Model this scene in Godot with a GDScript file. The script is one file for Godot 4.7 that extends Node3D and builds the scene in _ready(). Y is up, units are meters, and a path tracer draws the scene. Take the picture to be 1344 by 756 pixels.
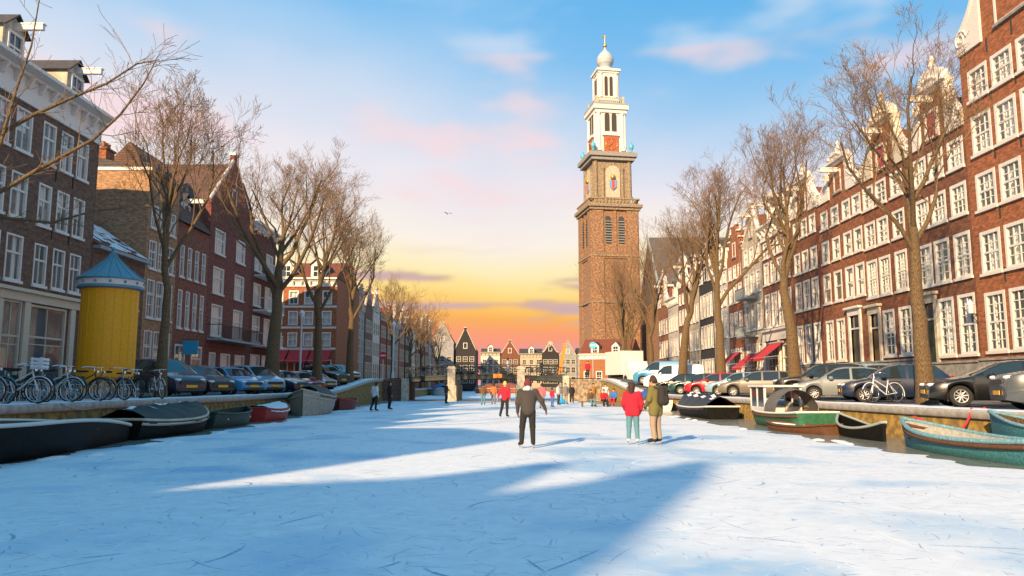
extends Node3D
# ---------------------------------------------------------------- mesh builder
class MB:
	var v := PackedVector3Array()
	var n := PackedVector3Array()
	var ix := PackedInt32Array()
	var uv := PackedVector2Array()
	func tri(a: Vector3, b: Vector3, c: Vector3) -> void:
		var nn := (b - a).cross(c - a).normalized()
		var k := v.size()
		v.append(a); v.append(b); v.append(c)
		n.append(nn); n.append(nn); n.append(nn)
		ix.append(k); ix.append(k + 2); ix.append(k + 1)
	func quad(a: Vector3, b: Vector3, c: Vector3, d: Vector3) -> void:
		var nn := (b - a).cross(d - a)
		if nn.length_squared() < 1e-14:
			nn = (c - b).cross(d - b)
		nn = nn.normalized()
		var k := v.size()
		v.append(a); v.append(b); v.append(c); v.append(d)
		n.append(nn); n.append(nn); n.append(nn); n.append(nn)
		ix.append(k); ix.append(k + 2); ix.append(k + 1)
		ix.append(k); ix.append(k + 3); ix.append(k + 2)
	func box(c: Vector3, s: Vector3, bs := Basis.IDENTITY) -> void:
		var h := s * 0.5
		var p: Array[Vector3] = []
		for i in 8:
			p.append(c + bs * Vector3(h.x * (1 if i & 1 else -1), h.y * (1 if i & 2 else -1), h.z * (1 if i & 4 else -1)))
		quad(p[4], p[5], p[7], p[6]); quad(p[1], p[0], p[2], p[3])
		quad(p[5], p[1], p[3], p[7]); quad(p[0], p[4], p[6], p[2])
		quad(p[6], p[7], p[3], p[2]); quad(p[0], p[1], p[5], p[4])
	func bb(x0: float, x1: float, y0: float, y1: float, z0: float, z1: float) -> void:
		box(Vector3(x0 + x1, y0 + y1, z0 + z1) * 0.5, Vector3(x1 - x0, y1 - y0, z1 - z0))
	func tube(p: PackedVector3Array, r: PackedFloat32Array, sides := 6, caps := true) -> void:
		var m := p.size()
		var t0 := (p[1] - p[0]).normalized()
		var up := Vector3.UP if absf(t0.y) < 0.9 else Vector3.RIGHT
		var a := t0.cross(up).normalized()
		var base := v.size()
		for i in m:
			var t := (p[mini(i + 1, m - 1)] - p[maxi(i - 1, 0)]).normalized()
			a = (a - t * a.dot(t)).normalized()
			var b := t.cross(a)
			for j in sides:
				var an := TAU * j / sides
				var d := a * cos(an) + b * sin(an)
				v.append(p[i] + d * r[i]); n.append(d)
		for i in m - 1:
			for j in sides:
				var q := base + i * sides + j
				var w := base + i * sides + (j + 1) % sides
				ix.append(q); ix.append(q + sides); ix.append(w)
				ix.append(w); ix.append(q + sides); ix.append(w + sides)
		if caps:
			for e in [0, m - 1]:
				var c: int = v.size()
				var dir := (p[0] - p[1]).normalized() if e == 0 else (p[m - 1] - p[m - 2]).normalized()
				v.append(p[e]); n.append(dir)
				for j in sides:
					v.append(v[base + e * sides + j]); n.append(dir)
				for j in sides:
					ix.append(c)
					if e == 0:
						ix.append(c + 1 + j); ix.append(c + 1 + (j + 1) % sides)
					else:
						ix.append(c + 1 + (j + 1) % sides); ix.append(c + 1 + j)
	func rod(a: Vector3, b: Vector3, r: float, sides := 6) -> void:
		tube(PackedVector3Array([a, b]), PackedFloat32Array([r, r]), sides)
	func lathe(pr: Array, sides := 20, c := Vector3.ZERO, smooth := true) -> void:   # pr of [radius, y], upwards
		for i in pr.size() - 1:
			var r0: float = pr[i][0]
			var r1: float = pr[i + 1][0]
			var y0: float = pr[i][1]
			var y1: float = pr[i + 1][1]
			for j in sides:
				var a0 := TAU * j / sides
				var a1 := TAU * (j + 1) / sides
				var d0 := Vector3(sin(a0), 0, cos(a0))
				var d1 := Vector3(sin(a1), 0, cos(a1))
				var k := v.size()
				var y := Vector3.UP
				v.append(c + d0 * r0 + y * y0); v.append(c + d1 * r0 + y * y0); v.append(c + d1 * r1 + y * y1); v.append(c + d0 * r1 + y * y1)
				var sl := Vector2(y1 - y0, r0 - r1).normalized()
				if smooth:
					for d: Vector3 in [d0, d1, d1, d0]:
						n.append(d * sl.x + y * sl.y)
				else:
					var dm := (d0 + d1).normalized()
					for q in 4:
						n.append(dm * sl.x + y * sl.y)
				ix.append(k); ix.append(k + 2); ix.append(k + 1)
				ix.append(k); ix.append(k + 3); ix.append(k + 2)
	func prism(poly: PackedVector2Array, z0: float, z1: float) -> void:   # outline in x, y between z0 < z1
		if Geometry2D.is_polygon_clockwise(poly):
			poly.reverse()
		var t := Geometry2D.triangulate_polygon(poly)
		for i in range(0, t.size(), 3):
			var a := poly[t[i]]
			var b := poly[t[i + 1]]
			var c := poly[t[i + 2]]
			if (b - a).cross(c - a) < 0:
				var s := b
				b = c
				c = s
			tri(Vector3(a.x, a.y, z1), Vector3(b.x, b.y, z1), Vector3(c.x, c.y, z1))
			tri(Vector3(a.x, a.y, z0), Vector3(c.x, c.y, z0), Vector3(b.x, b.y, z0))
		for i in poly.size():
			var p := poly[i]
			var q := poly[(i + 1) % poly.size()]
			quad(Vector3(p.x, p.y, z1), Vector3(p.x, p.y, z0), Vector3(q.x, q.y, z0), Vector3(q.x, q.y, z1))
	func grid(p: Array, closed := false, flip := false) -> void:   # rows of PackedVector3Array, smooth
		var rows := p.size()
		var cols: int = p[0].size()
		var base := v.size()
		var nn := PackedVector3Array()
		nn.resize(rows * cols)
		for i in rows:
			for j in cols:
				v.append(p[i][j])
		var fl: Array[int] = []
		for i in rows - 1:
			for j in (cols if closed else cols - 1):
				var a := i * cols + j
				var b := i * cols + (j + 1) % cols
				var c := b + cols
				var d := a + cols
				var f := (v[base + b] - v[base + a]).cross(v[base + d] - v[base + a]) + (v[base + d] - v[base + c]).cross(v[base + b] - v[base + c])
				if flip:
					f = -f
				nn[a] += f; nn[b] += f; nn[c] += f; nn[d] += f
				fl.append_array([a, b, c, d])
		for i in nn.size():
			n.append(nn[i].normalized())
		for i in range(0, fl.size(), 4):
			var a := base + fl[i]
			var b := base + fl[i + 1]
			var c := base + fl[i + 2]
			var d := base + fl[i + 3]
			if flip:
				ix.append_array([a, b, c, a, c, d])
			else:
				ix.append_array([a, c, b, a, d, c])
	func mesh() -> ArrayMesh:
		var ar := []
		ar.resize(Mesh.ARRAY_MAX)
		ar[Mesh.ARRAY_VERTEX] = v
		ar[Mesh.ARRAY_NORMAL] = n
		ar[Mesh.ARRAY_INDEX] = ix
		if uv.size() == v.size():
			ar[Mesh.ARRAY_TEX_UV] = uv
		var m := ArrayMesh.new()
		m.add_surface_from_arrays(Mesh.PRIMITIVE_TRIANGLES, ar)
		return m

# ---------------------------------------------------------------- nodes
var M := {}
var T := {}
var used := {}
var cache := {}
var R := RandomNumberGenerator.new()

func numbered(s: String) -> String:
	var k: int = used.get(s, 0)
	used[s] = k + 1
	return s if k == 0 else "%s_%03d" % [s, k]

func thing(called: String, label: String, category: String, at := Vector3.ZERO, turn := 0.0, group := "") -> Node3D:
	var o := Node3D.new()
	o.name = numbered(called)
	add_child(o)
	o.position = at
	o.rotation.y = turn
	o.set_meta("label", label)
	o.set_meta("category", category)
	if group:
		o.set_meta("group", group)
	return o

func part(parent: Node3D, called: String, what: Variant, m: Material, at := Transform3D.IDENTITY) -> MeshInstance3D:
	var o := MeshInstance3D.new()
	o.name = called
	o.mesh = what.mesh() if what is MB else what
	o.material_override = m
	o.transform = at
	parent.add_child(o, true)
	return o

func struct(called: String, what: Variant, m: Material) -> MeshInstance3D:
	var o := part(self, called, what, m)
	o.set_meta("kind", "structure")
	return o

func at(x: float, y: float, z: float) -> Transform3D:
	return Transform3D(Basis.IDENTITY, Vector3(x, y, z))

# ---------------------------------------------------------------- materials
func lin(r: float, g: float, b: float) -> Color:
	return Color(r, g, b).linear_to_srgb()

func mat(key: String, c: Color, rough := 0.8, tex := "", scale := 1.0, metal := 0.0, spec := 0.5) -> StandardMaterial3D:
	if M.has(key):
		return M[key]
	var m := StandardMaterial3D.new()
	m.resource_name = key
	m.albedo_color = c
	m.roughness = rough
	m.metallic = metal
	m.metallic_specular = spec
	if tex:
		m.albedo_texture = T[tex]
		m.uv1_triplanar = true
		m.uv1_world_triplanar = true
		m.uv1_scale = Vector3.ONE * scale
	M[key] = m
	return m

func noise_img(size: int, freq: float, sd: int, lo: float, hi: float, oct := 4, stretch := Vector2i(1, 1)) -> Image:
	var f := FastNoiseLite.new()
	f.seed = sd
	f.frequency = freq
	f.fractal_octaves = oct
	f.noise_type = FastNoiseLite.TYPE_SIMPLEX_SMOOTH
	var im := f.get_seamless_image(size, size)
	im.convert(Image.FORMAT_RGB8)
	im.adjust_bcs(1.0, 1.0, 1.0)
	var d := im.get_data()
	for i in d.size():
		d[i] = int(255.0 * lerpf(lo, hi, d[i] / 255.0))
	im = Image.create_from_data(size, size, false, Image.FORMAT_RGB8, d)
	if stretch != Vector2i(1, 1):
		im.resize(size / stretch.x, size / stretch.y)
	return im

func make_textures() -> void:
	R.seed = 11
	# brickwork too fine to tell apart: tone per brick, pale joints
	var bim := noise_img(512, 0.012, 4, 0.72, 1.0)
	var courses := 32
	for row in courses:
		var y := row * 16
		bim.fill_rect(Rect2i(0, y, 512, 2), Color(0.82, 0.80, 0.78))
		for c in 10:
			var x := int(c * 51.2 + (25.6 if row % 2 else 0.0)) % 512
			var k := R.randf_range(0.0, 1.0)
			var col := Color(k * 0.55 + 0.45, k * 0.5 + 0.42, k * 0.45 + 0.42, 0.45)
			var tile := Image.create(49, 14, false, Image.FORMAT_RGBA8)
			tile.fill(col)
			bim.convert(Image.FORMAT_RGBA8)
			bim.blend_rect(tile, Rect2i(0, 0, 49, 14), Vector2i(x, y + 2))
			if x > 463:
				bim.blend_rect(tile, Rect2i(0, 0, 49, 14), Vector2i(x - 512, y + 2))
	T["brick"] = ImageTexture.create_from_image(bim)
	T["patch"] = ImageTexture.create_from_image(noise_img(256, 0.02, 7, 0.74, 1.0, 5))
	T["weather"] = ImageTexture.create_from_image(noise_img(512, 0.03, 17, 0.48, 1.0, 6))
	T["fine"] = ImageTexture.create_from_image(noise_img(256, 0.06, 9, 0.87, 1.0, 3))
	T["bark"] = ImageTexture.create_from_image(noise_img(256, 0.05, 21, 0.35, 1.0, 4))
	# roof tiles, rows across
	var rim := noise_img(256, 0.03, 31, 0.7, 1.0)
	for row in 16:
		rim.fill_rect(Rect2i(0, row * 16, 256, 3), Color(0.45, 0.44, 0.44))
	T["tiles"] = ImageTexture.create_from_image(rim)
	# mossy quay stone
	var qi := noise_img(256, 0.025, 41, 0.0, 1.0, 5)
	var d := qi.get_data()
	for i in range(0, d.size(), 3):
		var k := d[i] / 255.0
		var g := clampf((k - 0.25) * 2.0, 0.0, 1.0)
		d[i] = int(255 * lerpf(0.62, 0.93, g))
		d[i + 1] = int(255 * lerpf(0.58, 0.82, g))
		d[i + 2] = int(255 * lerpf(0.44, 0.52, g))
	T["quay"] = ImageTexture.create_from_image(Image.create_from_data(256, 256, false, Image.FORMAT_RGB8, d))
	# paving with trodden snow
	var sn := noise_img(512, 0.012, 51, 0.0, 1.0, 5)
	d = sn.get_data()
	for i in range(0, d.size(), 3):
		var k := clampf((d[i] / 255.0 - 0.52) * 5.0, 0.0, 1.0)
		d[i] = int(255 * lerpf(0.42, 0.86, k))
		d[i + 1] = int(255 * lerpf(0.39, 0.88, k))
		d[i + 2] = int(255 * lerpf(0.37, 0.92, k))
	T["street"] = ImageTexture.create_from_image(Image.create_from_data(512, 512, false, Image.FORMAT_RGB8, d))
	make_ice_texture()

func make_ice_texture() -> void:
	var S := 2048
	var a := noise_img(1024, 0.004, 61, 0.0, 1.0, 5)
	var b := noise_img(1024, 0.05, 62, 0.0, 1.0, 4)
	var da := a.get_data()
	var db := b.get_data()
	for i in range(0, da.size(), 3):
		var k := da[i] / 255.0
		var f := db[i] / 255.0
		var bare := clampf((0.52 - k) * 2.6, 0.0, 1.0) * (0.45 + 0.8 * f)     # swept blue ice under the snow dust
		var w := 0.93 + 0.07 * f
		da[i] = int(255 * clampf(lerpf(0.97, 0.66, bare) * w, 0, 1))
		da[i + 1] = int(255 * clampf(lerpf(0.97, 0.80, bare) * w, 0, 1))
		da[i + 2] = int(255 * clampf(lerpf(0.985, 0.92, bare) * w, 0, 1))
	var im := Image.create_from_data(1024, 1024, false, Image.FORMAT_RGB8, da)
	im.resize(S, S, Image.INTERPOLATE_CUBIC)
	R.seed = 77
	# skate cuts: long shallow arcs, dark blue or chalky
	for s in 9500:
		var p := Vector2(R.randf() * S, R.randf() * S)
		var an := R.randf() * TAU
		var curve := R.randfn(0.0, 0.009)
		var big := R.randf() < 0.05
		var ln := int(R.randf_range(10, 52) * (2.6 if big else 1.0))
		var wd := (R.randi_range(2, 4) if big else R.randi_range(1, 2))
		var dark := R.randf() < 0.66
		var col := Color(0.46, 0.58, 0.70) if dark else Color(1, 1, 1)
		var st := R.randf_range(0.2, 0.8) * (0.9 if big else 0.8)
		for k in ln:
			p += Vector2.from_angle(an)
			an += curve
			var e := st * sin(PI * k / ln)
			if R.randf() < 0.25:
				continue
			for wy in wd:
				for wx in wd:
					var x := posmod(int(p.x) + wx, S)
					var y := posmod(int(p.y) + wy, S)
					var c := im.get_pixel(x, y)
					im.set_pixel(x, y, c.lerp(col, e * R.randf_range(0.5, 1.0)))
	# ice chips and scuffs
	for s in 7000:
		var p := Vector2i(R.randi() % S, R.randi() % S)
		var k := R.randf_range(0.3, 0.9)
		var wx := R.randi_range(2, 8)
		for i in wx:
			for j in R.randi_range(1, 3):
				var x := posmod(p.x + i, S)
				var y := posmod(p.y + j + int(i * 0.4), S)
				im.set_pixel(x, y, im.get_pixel(x, y).lerp(Color(0.5, 0.66, 0.78) if s % 3 else Color(1, 1, 1), k * 0.6))
	T["ice"] = ImageTexture.create_from_image(im)

func make_materials() -> void:
	mat("white_paint", lin(0.78, 0.76, 0.72), 0.5, "fine", 0.7)
	mat("cream_paint", lin(0.66, 0.60, 0.48), 0.55, "fine", 0.7)
	mat("grey_paint", lin(0.42, 0.43, 0.42), 0.55, "fine", 0.7)
	mat("stone", lin(0.62, 0.55, 0.43), 0.85, "patch", 0.35)
	mat("sandstone", lin(0.50, 0.39, 0.27), 0.9, "weather", 0.14)
	mat("grey_stone", lin(0.36, 0.35, 0.33), 0.85, "patch", 0.4)
	mat("room", lin(0.055, 0.05, 0.045), 0.9)  # near-black stands for the shade inside rooms and tower openings
	mat("door_green", lin(0.02, 0.035, 0.028), 0.35)
	mat("door_dark", lin(0.03, 0.028, 0.026), 0.35)
	mat("red_cloth", lin(0.55, 0.03, 0.04), 0.8, "fine", 1.0)
	mat("red_shutter", lin(0.36, 0.03, 0.06), 0.6)
	mat("roof_red", lin(0.30, 0.085, 0.04), 0.85, "tiles", 0.4)
	mat("roof_brown", lin(0.19, 0.10, 0.075), 0.85, "tiles", 0.4)
	mat("roof_dark", lin(0.10, 0.09, 0.09), 0.8, "tiles", 0.4)
	mat("roof_slate", lin(0.17, 0.155, 0.15), 0.8, "tiles", 0.12)
	mat("bark", lin(0.30, 0.20, 0.10), 0.95, "bark", 1.6)
	M["bark"].uv1_scale = Vector3(2.4, 0.5, 2.4)
	M["bark"].heightmap_enabled = true
	M["bark"].heightmap_texture = T["bark"]
	M["bark"].heightmap_scale = 3.0
	mat("twig", lin(0.20, 0.125, 0.07), 0.95)
	mat("iron", lin(0.03, 0.035, 0.035), 0.5)
	mat("galvanised", lin(0.5, 0.52, 0.54), 0.45, "", 1.0, 0.4)
	mat("rubber", lin(0.02, 0.02, 0.02), 0.85)
	mat("rim", lin(0.55, 0.55, 0.56), 0.35, "", 1.0, 0.6)
	mat("chrome", lin(0.7, 0.7, 0.72), 0.15, "", 1.0, 1.0)
	mat("car_glass", lin(0.02, 0.03, 0.035), 0.04, "", 1.0, 0.0, 0.85)
	mat("underbody", lin(0.012, 0.012, 0.012), 0.9)
	mat("lamp_glass", lin(0.75, 0.77, 0.8), 0.1)
	mat("tail_red", lin(0.4, 0.01, 0.01), 0.2)
	mat("plate", lin(0.75, 0.38, 0.02), 0.5)
	mat("snow", lin(0.82, 0.84, 0.88), 0.9, "fine", 0.8)
	mat("quay_wall", lin(0.52, 0.42, 0.26), 0.95, "quay", 0.45)
	mat("quay_cap", lin(0.52, 0.50, 0.47), 0.9, "patch", 0.5)
	mat("street", lin(0.38, 0.38, 0.38), 0.95, "street", 0.09)
	mat("bridge_iron", lin(0.035, 0.045, 0.038), 0.6, "patch", 0.6)
	mat("wood", lin(0.28, 0.16, 0.07), 0.7, "bark", 0.9)
	mat("gold", lin(0.6, 0.38, 0.08), 0.35, "", 1.0, 0.8)
	mat("lead", lin(0.30, 0.36, 0.40), 0.6, "fine", 0.3)
	mat("skin", lin(0.52, 0.30, 0.21), 0.6)
	var c := mat("curtain", lin(0.78, 0.77, 0.74), 0.9)
	c.backlight_enabled = true
	c.backlight = Color(0.3, 0.3, 0.3)
	var g := StandardMaterial3D.new()
	g.resource_name = "glass"
	g.albedo_color = Color(0.85, 0.92, 0.95, 0.12)
	g.transparency = BaseMaterial3D.TRANSPARENCY_ALPHA
	g.roughness = 0.03
	g.metallic_specular = 0.7
	M["glass"] = g
	mat("far_glass", lin(0.04, 0.05, 0.06), 0.06, "", 1.0, 0.0, 0.8)
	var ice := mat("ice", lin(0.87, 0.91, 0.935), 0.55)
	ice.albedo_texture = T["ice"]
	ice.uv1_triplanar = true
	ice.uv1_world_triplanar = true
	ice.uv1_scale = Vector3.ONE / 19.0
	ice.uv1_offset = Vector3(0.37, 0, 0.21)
	ice.metallic_specular = 0.3
	var thin := mat("thin_ice", lin(0.26, 0.27, 0.24), 0.22, "patch", 0.35)
	thin.metallic_specular = 0.5

func wall_mat(key: String, r: float, g: float, b: float, tex := "brick") -> StandardMaterial3D:
	return mat("wall_" + key, lin(r, g, b), 0.92, tex, 0.48 if tex == "brick" else (0.11 if tex == "weather" else 0.3))

func paint(key: String, r: float, g: float, b: float) -> StandardMaterial3D:
	var m := mat("paint_" + key, lin(r, g, b), 0.32)
	m.clearcoat_enabled = true
	m.clearcoat = 0.8
	m.clearcoat_roughness = 0.06
	return m

func cloth(key: String, r: float, g: float, b: float) -> StandardMaterial3D:
	return mat("cloth_" + key, lin(r, g, b), 0.92, "fine", 3.0)

# ---------------------------------------------------------------- scene
func _ready() -> void:
	# camera, on the ice
	var cam := Camera3D.new()
	cam.name = "camera"
	cam.position = Vector3(0, 1.64, 0)
	cam.rotation.x = atan(127.0 / 1008.0)
	cam.fov = rad_to_deg(2.0 * atan(378.0 / 1008.0))
	cam.near = 0.1
	cam.far = 4000.0
	add_child(cam)
	# sky, sun, exposure
	var env := Environment.new()
	env.background_mode = Environment.BG_SKY
	var sky := Sky.new()
	var sm := PanoramaSkyMaterial.new()
	sm.panorama = sky_picture()
	sky.sky_material = sm
	env.sky = sky
	env.background_energy_multiplier = 0.6
	env.tonemap_mode = Environment.TONE_MAPPER_LINEAR
	env.tonemap_exposure = 1.75
	env.sdfgi_enabled = true
	env.ssao_enabled = true
	env.ssil_enabled = true
	var we := WorldEnvironment.new()
	we.name = "world"
	we.environment = env
	add_child(we)
	var sun := DirectionalLight3D.new()
	sun.name = "sun"
	sun.light_energy = 1.6
	sun.light_color = Color(1.0, 0.85, 0.65)
	sun.light_angular_distance = 0.6
	sun.shadow_enabled = true
	add_child(sun)
	var el := deg_to_rad(23.0)
	sun.look_at_from_position(Vector3.ZERO, Vector3(0.44 * cos(el), -sin(el), -0.898 * cos(el)))

	make_textures()
	make_materials()
	build_ground()
	build_bridge()
	build_right_row()
	build_left_row()
	build_far_rows()
	build_church()
	build_trees()
	build_cars()
	build_boats()
	build_street_things()
	build_people()

# blue overhead, pale cloud lower down, a band of sunset round the horizon; a function of height, with soft cloud noise
func sky_picture() -> ImageTexture:
	var w := 1600
	var h := 800
	var im := Image.create(w, h, false, Image.FORMAT_RGB8)
	var f := FastNoiseLite.new()
	f.seed = 5
	f.frequency = 1.0
	f.fractal_octaves = 4
	var stops := [[0.0, Color8(208, 104, 108)], [2.2, Color8(222, 112, 100)], [3.8, Color8(238, 142, 94)], [5.4, Color8(250, 188, 98)], [7.2, Color8(252, 220, 138)], [9.2, Color8(250, 234, 184)], [12.0, Color8(248, 238, 226)],
		[16.0, Color8(232, 228, 236)], [20.5, Color8(188, 212, 238)], [26.0, Color8(130, 190, 236)], [33.0, Color8(92, 174, 230)], [45.0, Color8(80, 178, 230)], [90.0, Color8(78, 180, 230)]]
	var last := Color8(200, 205, 215)
	for y in h:
		var el := 90.0 - 180.0 * (y + 0.5) / h
		for x in w:
			if el < -0.5:
				im.set_pixel(x, y, last)
				continue
			var az := TAU * (x + 0.5) / w
			if az > PI:
				az -= TAU
			var e := deg_to_rad(el)
			var d := Vector3(sin(az) * cos(e), sin(e), -cos(az) * cos(e))
			# broad warp so that the bands are not level
			var warp := f.get_noise_3d(d.x * 1.6 + 3.0, d.y * 3.0, d.z * 1.6)
			var side := sin(az + 0.15)
			var ee := maxf(0.0, el + warp * 4.0 * smoothstep(0.0, 14.0, el) + side * 6.5 * smoothstep(4.0, 22.0, el))
			var c: Color = stops[-1][1]
			for i in stops.size() - 1:
				if ee <= stops[i + 1][0]:
					var t: float = (ee - stops[i][0]) / (stops[i + 1][0] - stops[i][0])
					c = (stops[i][1] as Color).lerp(stops[i + 1][1], t)
					break
			# pink-white veils
			var q := f.get_noise_3d(d.x * 2.2 + d.y * 1.3, d.y * 7.5, d.z * 2.2 + 9.0) * 0.75 + f.get_noise_3d(d.x * 6.0 + 20.0, d.y * 17.0, d.z * 6.0) * 0.35
			var veil := smoothstep(-0.02, 0.40, q) * smoothstep(8.0, 15.0, el) * (1.0 - 0.55 * smoothstep(30.0, 60.0, el))
			c = c.lerp(Color8(246, 216, 220) if el < 24.0 else Color8(206, 218, 238), veil * 0.75)
			# thin dusk streaks low down
			var s := f.get_noise_3d(d.x * 2.6 - 7.0, d.y * 34.0, d.z * 2.6 + 4.0)
			var streak := smoothstep(0.08, 0.3, s) * smoothstep(1.8, 3.5, el) * (1.0 - smoothstep(7.5, 10.5, el))
			c = c.lerp(Color8(168, 132, 146), streak * 0.85)
			im.set_pixel(x, y, c)
	return ImageTexture.create_from_image(im)

# ---------------------------------------------------------------- ground, ice, quays
func quay_right(d: float) -> float:   # x of the quay edge at distance d ahead
	return 13.68 - 0.0626 * minf(d, 76.0)

func left_top(d: float) -> float:
	return 1.1 + 1.1 * smoothstep(53.0, 76.0, d) * (1.0 - smoothstep(82.0, 105.0, d))

func right_top(d: float) -> float:
	return 0.95 + 1.25 * smoothstep(58.0, 76.0, d) * (1.0 - smoothstep(82.0, 105.0, d))

func build_ground() -> void:
	var b := MB.new()
	var rows := []
	for i in 30:
		var z := 60.0 - 12.0 * i
		var row := PackedVector3Array()
		for j in 9:
			row.append(Vector3(-16.0 + 4.0 * j, 0.0, z))
		rows.append(row)
	b.grid(rows, false, false)
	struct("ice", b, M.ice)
	var ds: Array[float] = [-70.0, -30.0, 0.0, 20.0, 40.0]
	for i in 20:
		ds.append(52.0 + i * 3.0)
	ds.append_array([125.0, 160.0, 205.0])
	for s in [-1, 1]:
		var street := MB.new()
		var wall := MB.new()
		var cap := MB.new()
		var sr := []
		var wr := []
		var cr := []
		for d in ds:
			var x: float = -13.0 if s < 0 else quay_right(d)
			var y: float = left_top(d) if s < 0 else right_top(d)
			var ys: float = 1.1 if s < 0 else 0.95
			sr.append(PackedVector3Array([Vector3(x + 0.02 * s, y, -d), Vector3(x + 2.2 * s, y, -d), Vector3(x + 6.0 * s, lerpf(y, ys, 0.2), -d), Vector3(x + 9.5 * s, lerpf(y, ys, 0.5), -d), Vector3(x + 60.0 * s, ys, -d), Vector3(x + 1800.0 * s, ys, -d)]))
			wr.append(PackedVector3Array([Vector3(x + 0.04 * s, y - 0.2, -d), Vector3(x + 0.02 * s, 0.6, -d), Vector3(x - 0.05 * s, 0.25, -d), Vector3(x - 0.1 * s, -0.6, -d)]))
			cr.append(PackedVector3Array([Vector3(x + 0.5 * s, y + 0.015, -d), Vector3(x - 0.02 * s, y + 0.02, -d), Vector3(x - 0.05 * s, y - 0.03, -d), Vector3(x - 0.05 * s, y - 0.2, -d), Vector3(x + 0.05 * s, y - 0.24, -d)]))
		street.grid(sr, false, s < 0)
		wall.grid(wr, false, s < 0)
		cap.grid(cr, false, s < 0)
		struct("street_left" if s < 0 else "street_right", street, M.street)
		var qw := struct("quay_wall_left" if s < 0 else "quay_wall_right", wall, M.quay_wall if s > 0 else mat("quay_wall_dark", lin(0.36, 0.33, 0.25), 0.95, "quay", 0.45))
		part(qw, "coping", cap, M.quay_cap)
		# trodden snow along the coping
		var sn := MB.new()
		var nr := []
		R.seed = 90 + s
		for i in 120:
			var d := 8.0 + i * 0.75
			var x: float = -13.0 if s < 0 else quay_right(d)
			var y: float = left_top(d) if s < 0 else right_top(d)
			var wd := R.randf_range(0.55, 1.1) + (0.2 if s < 0 else 0.0)
			nr.append(PackedVector3Array([Vector3(x + 0.0 * s, y + 0.022, -d), Vector3(x + 0.05 * s, y + 0.05, -d), Vector3(x + wd * 0.6 * s, y + R.randf_range(0.04, 0.075), -d), Vector3(x + wd * s, y + 0.01, -d)]))
		sn.grid(nr, false, s < 0)
		var so := part(self, "snow", sn, M.snow)
		so.name = numbered("snow")
		so.set_meta("kind", "stuff")
		so.set_meta("label", "trodden snow along the %s quay edge" % ("bicycle rack side" if s < 0 else "sunlit car park side"))
		so.set_meta("category", "snow")
		# thin wet ice beside the wall
		var ti := MB.new()
		var tr := []
		var en := FastNoiseLite.new()
		en.seed = 190 + s
		en.frequency = 0.35
		for i in 240:
			var d := 4.0 + i * 0.3
			var x: float = -13.0 if s < 0 else quay_right(d)
			var wd: float = (3.1 if s > 0 else 2.6) * (1.0 - 0.35 * smoothstep(25.0, 60.0, d)) + en.get_noise_1d(d) * 0.9 + en.get_noise_1d(d * 5.0) * 0.2
			tr.append(PackedVector3Array([Vector3(x + 0.08 * s, 0.006, -d), Vector3(x - wd * 0.5 * s, 0.006, -d), Vector3(x - wd * s, 0.005, -d)]))
		ti.grid(tr, false, s < 0)
		struct("thin_ice_left" if s < 0 else "thin_ice_right", ti, M.thin_ice)
	# land beyond the end of the canal
	var e := MB.new()
	e.quad(Vector3(-1800, 1.0, -205), Vector3(1800, 1.0, -205), Vector3(1800, 1.0, -2500), Vector3(-1800, 1.0, -2500))
	e.quad(Vector3(-40, -0.5, -204.9), Vector3(40, -0.5, -204.9), Vector3(40, 1.0, -204.9), Vector3(-40, 1.0, -204.9))
	struct("ground", e, M.street)
	# ridges of snow swept up on the ice beside the boats
	R.seed = 300
	var sw := MB.new()
	for i in 26:
		var s := -1.0 if i % 2 else 1.0
		var d := R.randf_range(13, 60)
		var x := (-13.0 + R.randf_range(2.6, 3.6)) if s < 0 else quay_right(d) - R.randf_range(2.4, 3.8)
		var ln := R.randf_range(0.5, 1.6)
		var rr := []
		for k in 7:
			var row := PackedVector3Array()
			var t := k / 6.0
			for q in 5:
				var an := PI * q / 4.0
				row.append(Vector3(x + cos(an) * 0.16 * sin(PI * t) + R.randf_range(-0.03, 0.03), sin(an) * 0.06 * sin(PI * t) - 0.004, -d + (t - 0.5) * ln))
			rr.append(row)
		sw.grid(rr, false, true)
	var swo := part(self, "swept_snow", sw, M.snow)
	swo.set_meta("kind", "stuff")
	swo.set_meta("label", "small ridges of snow lying on the ice by the boats")
	swo.set_meta("category", "snow")

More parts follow.
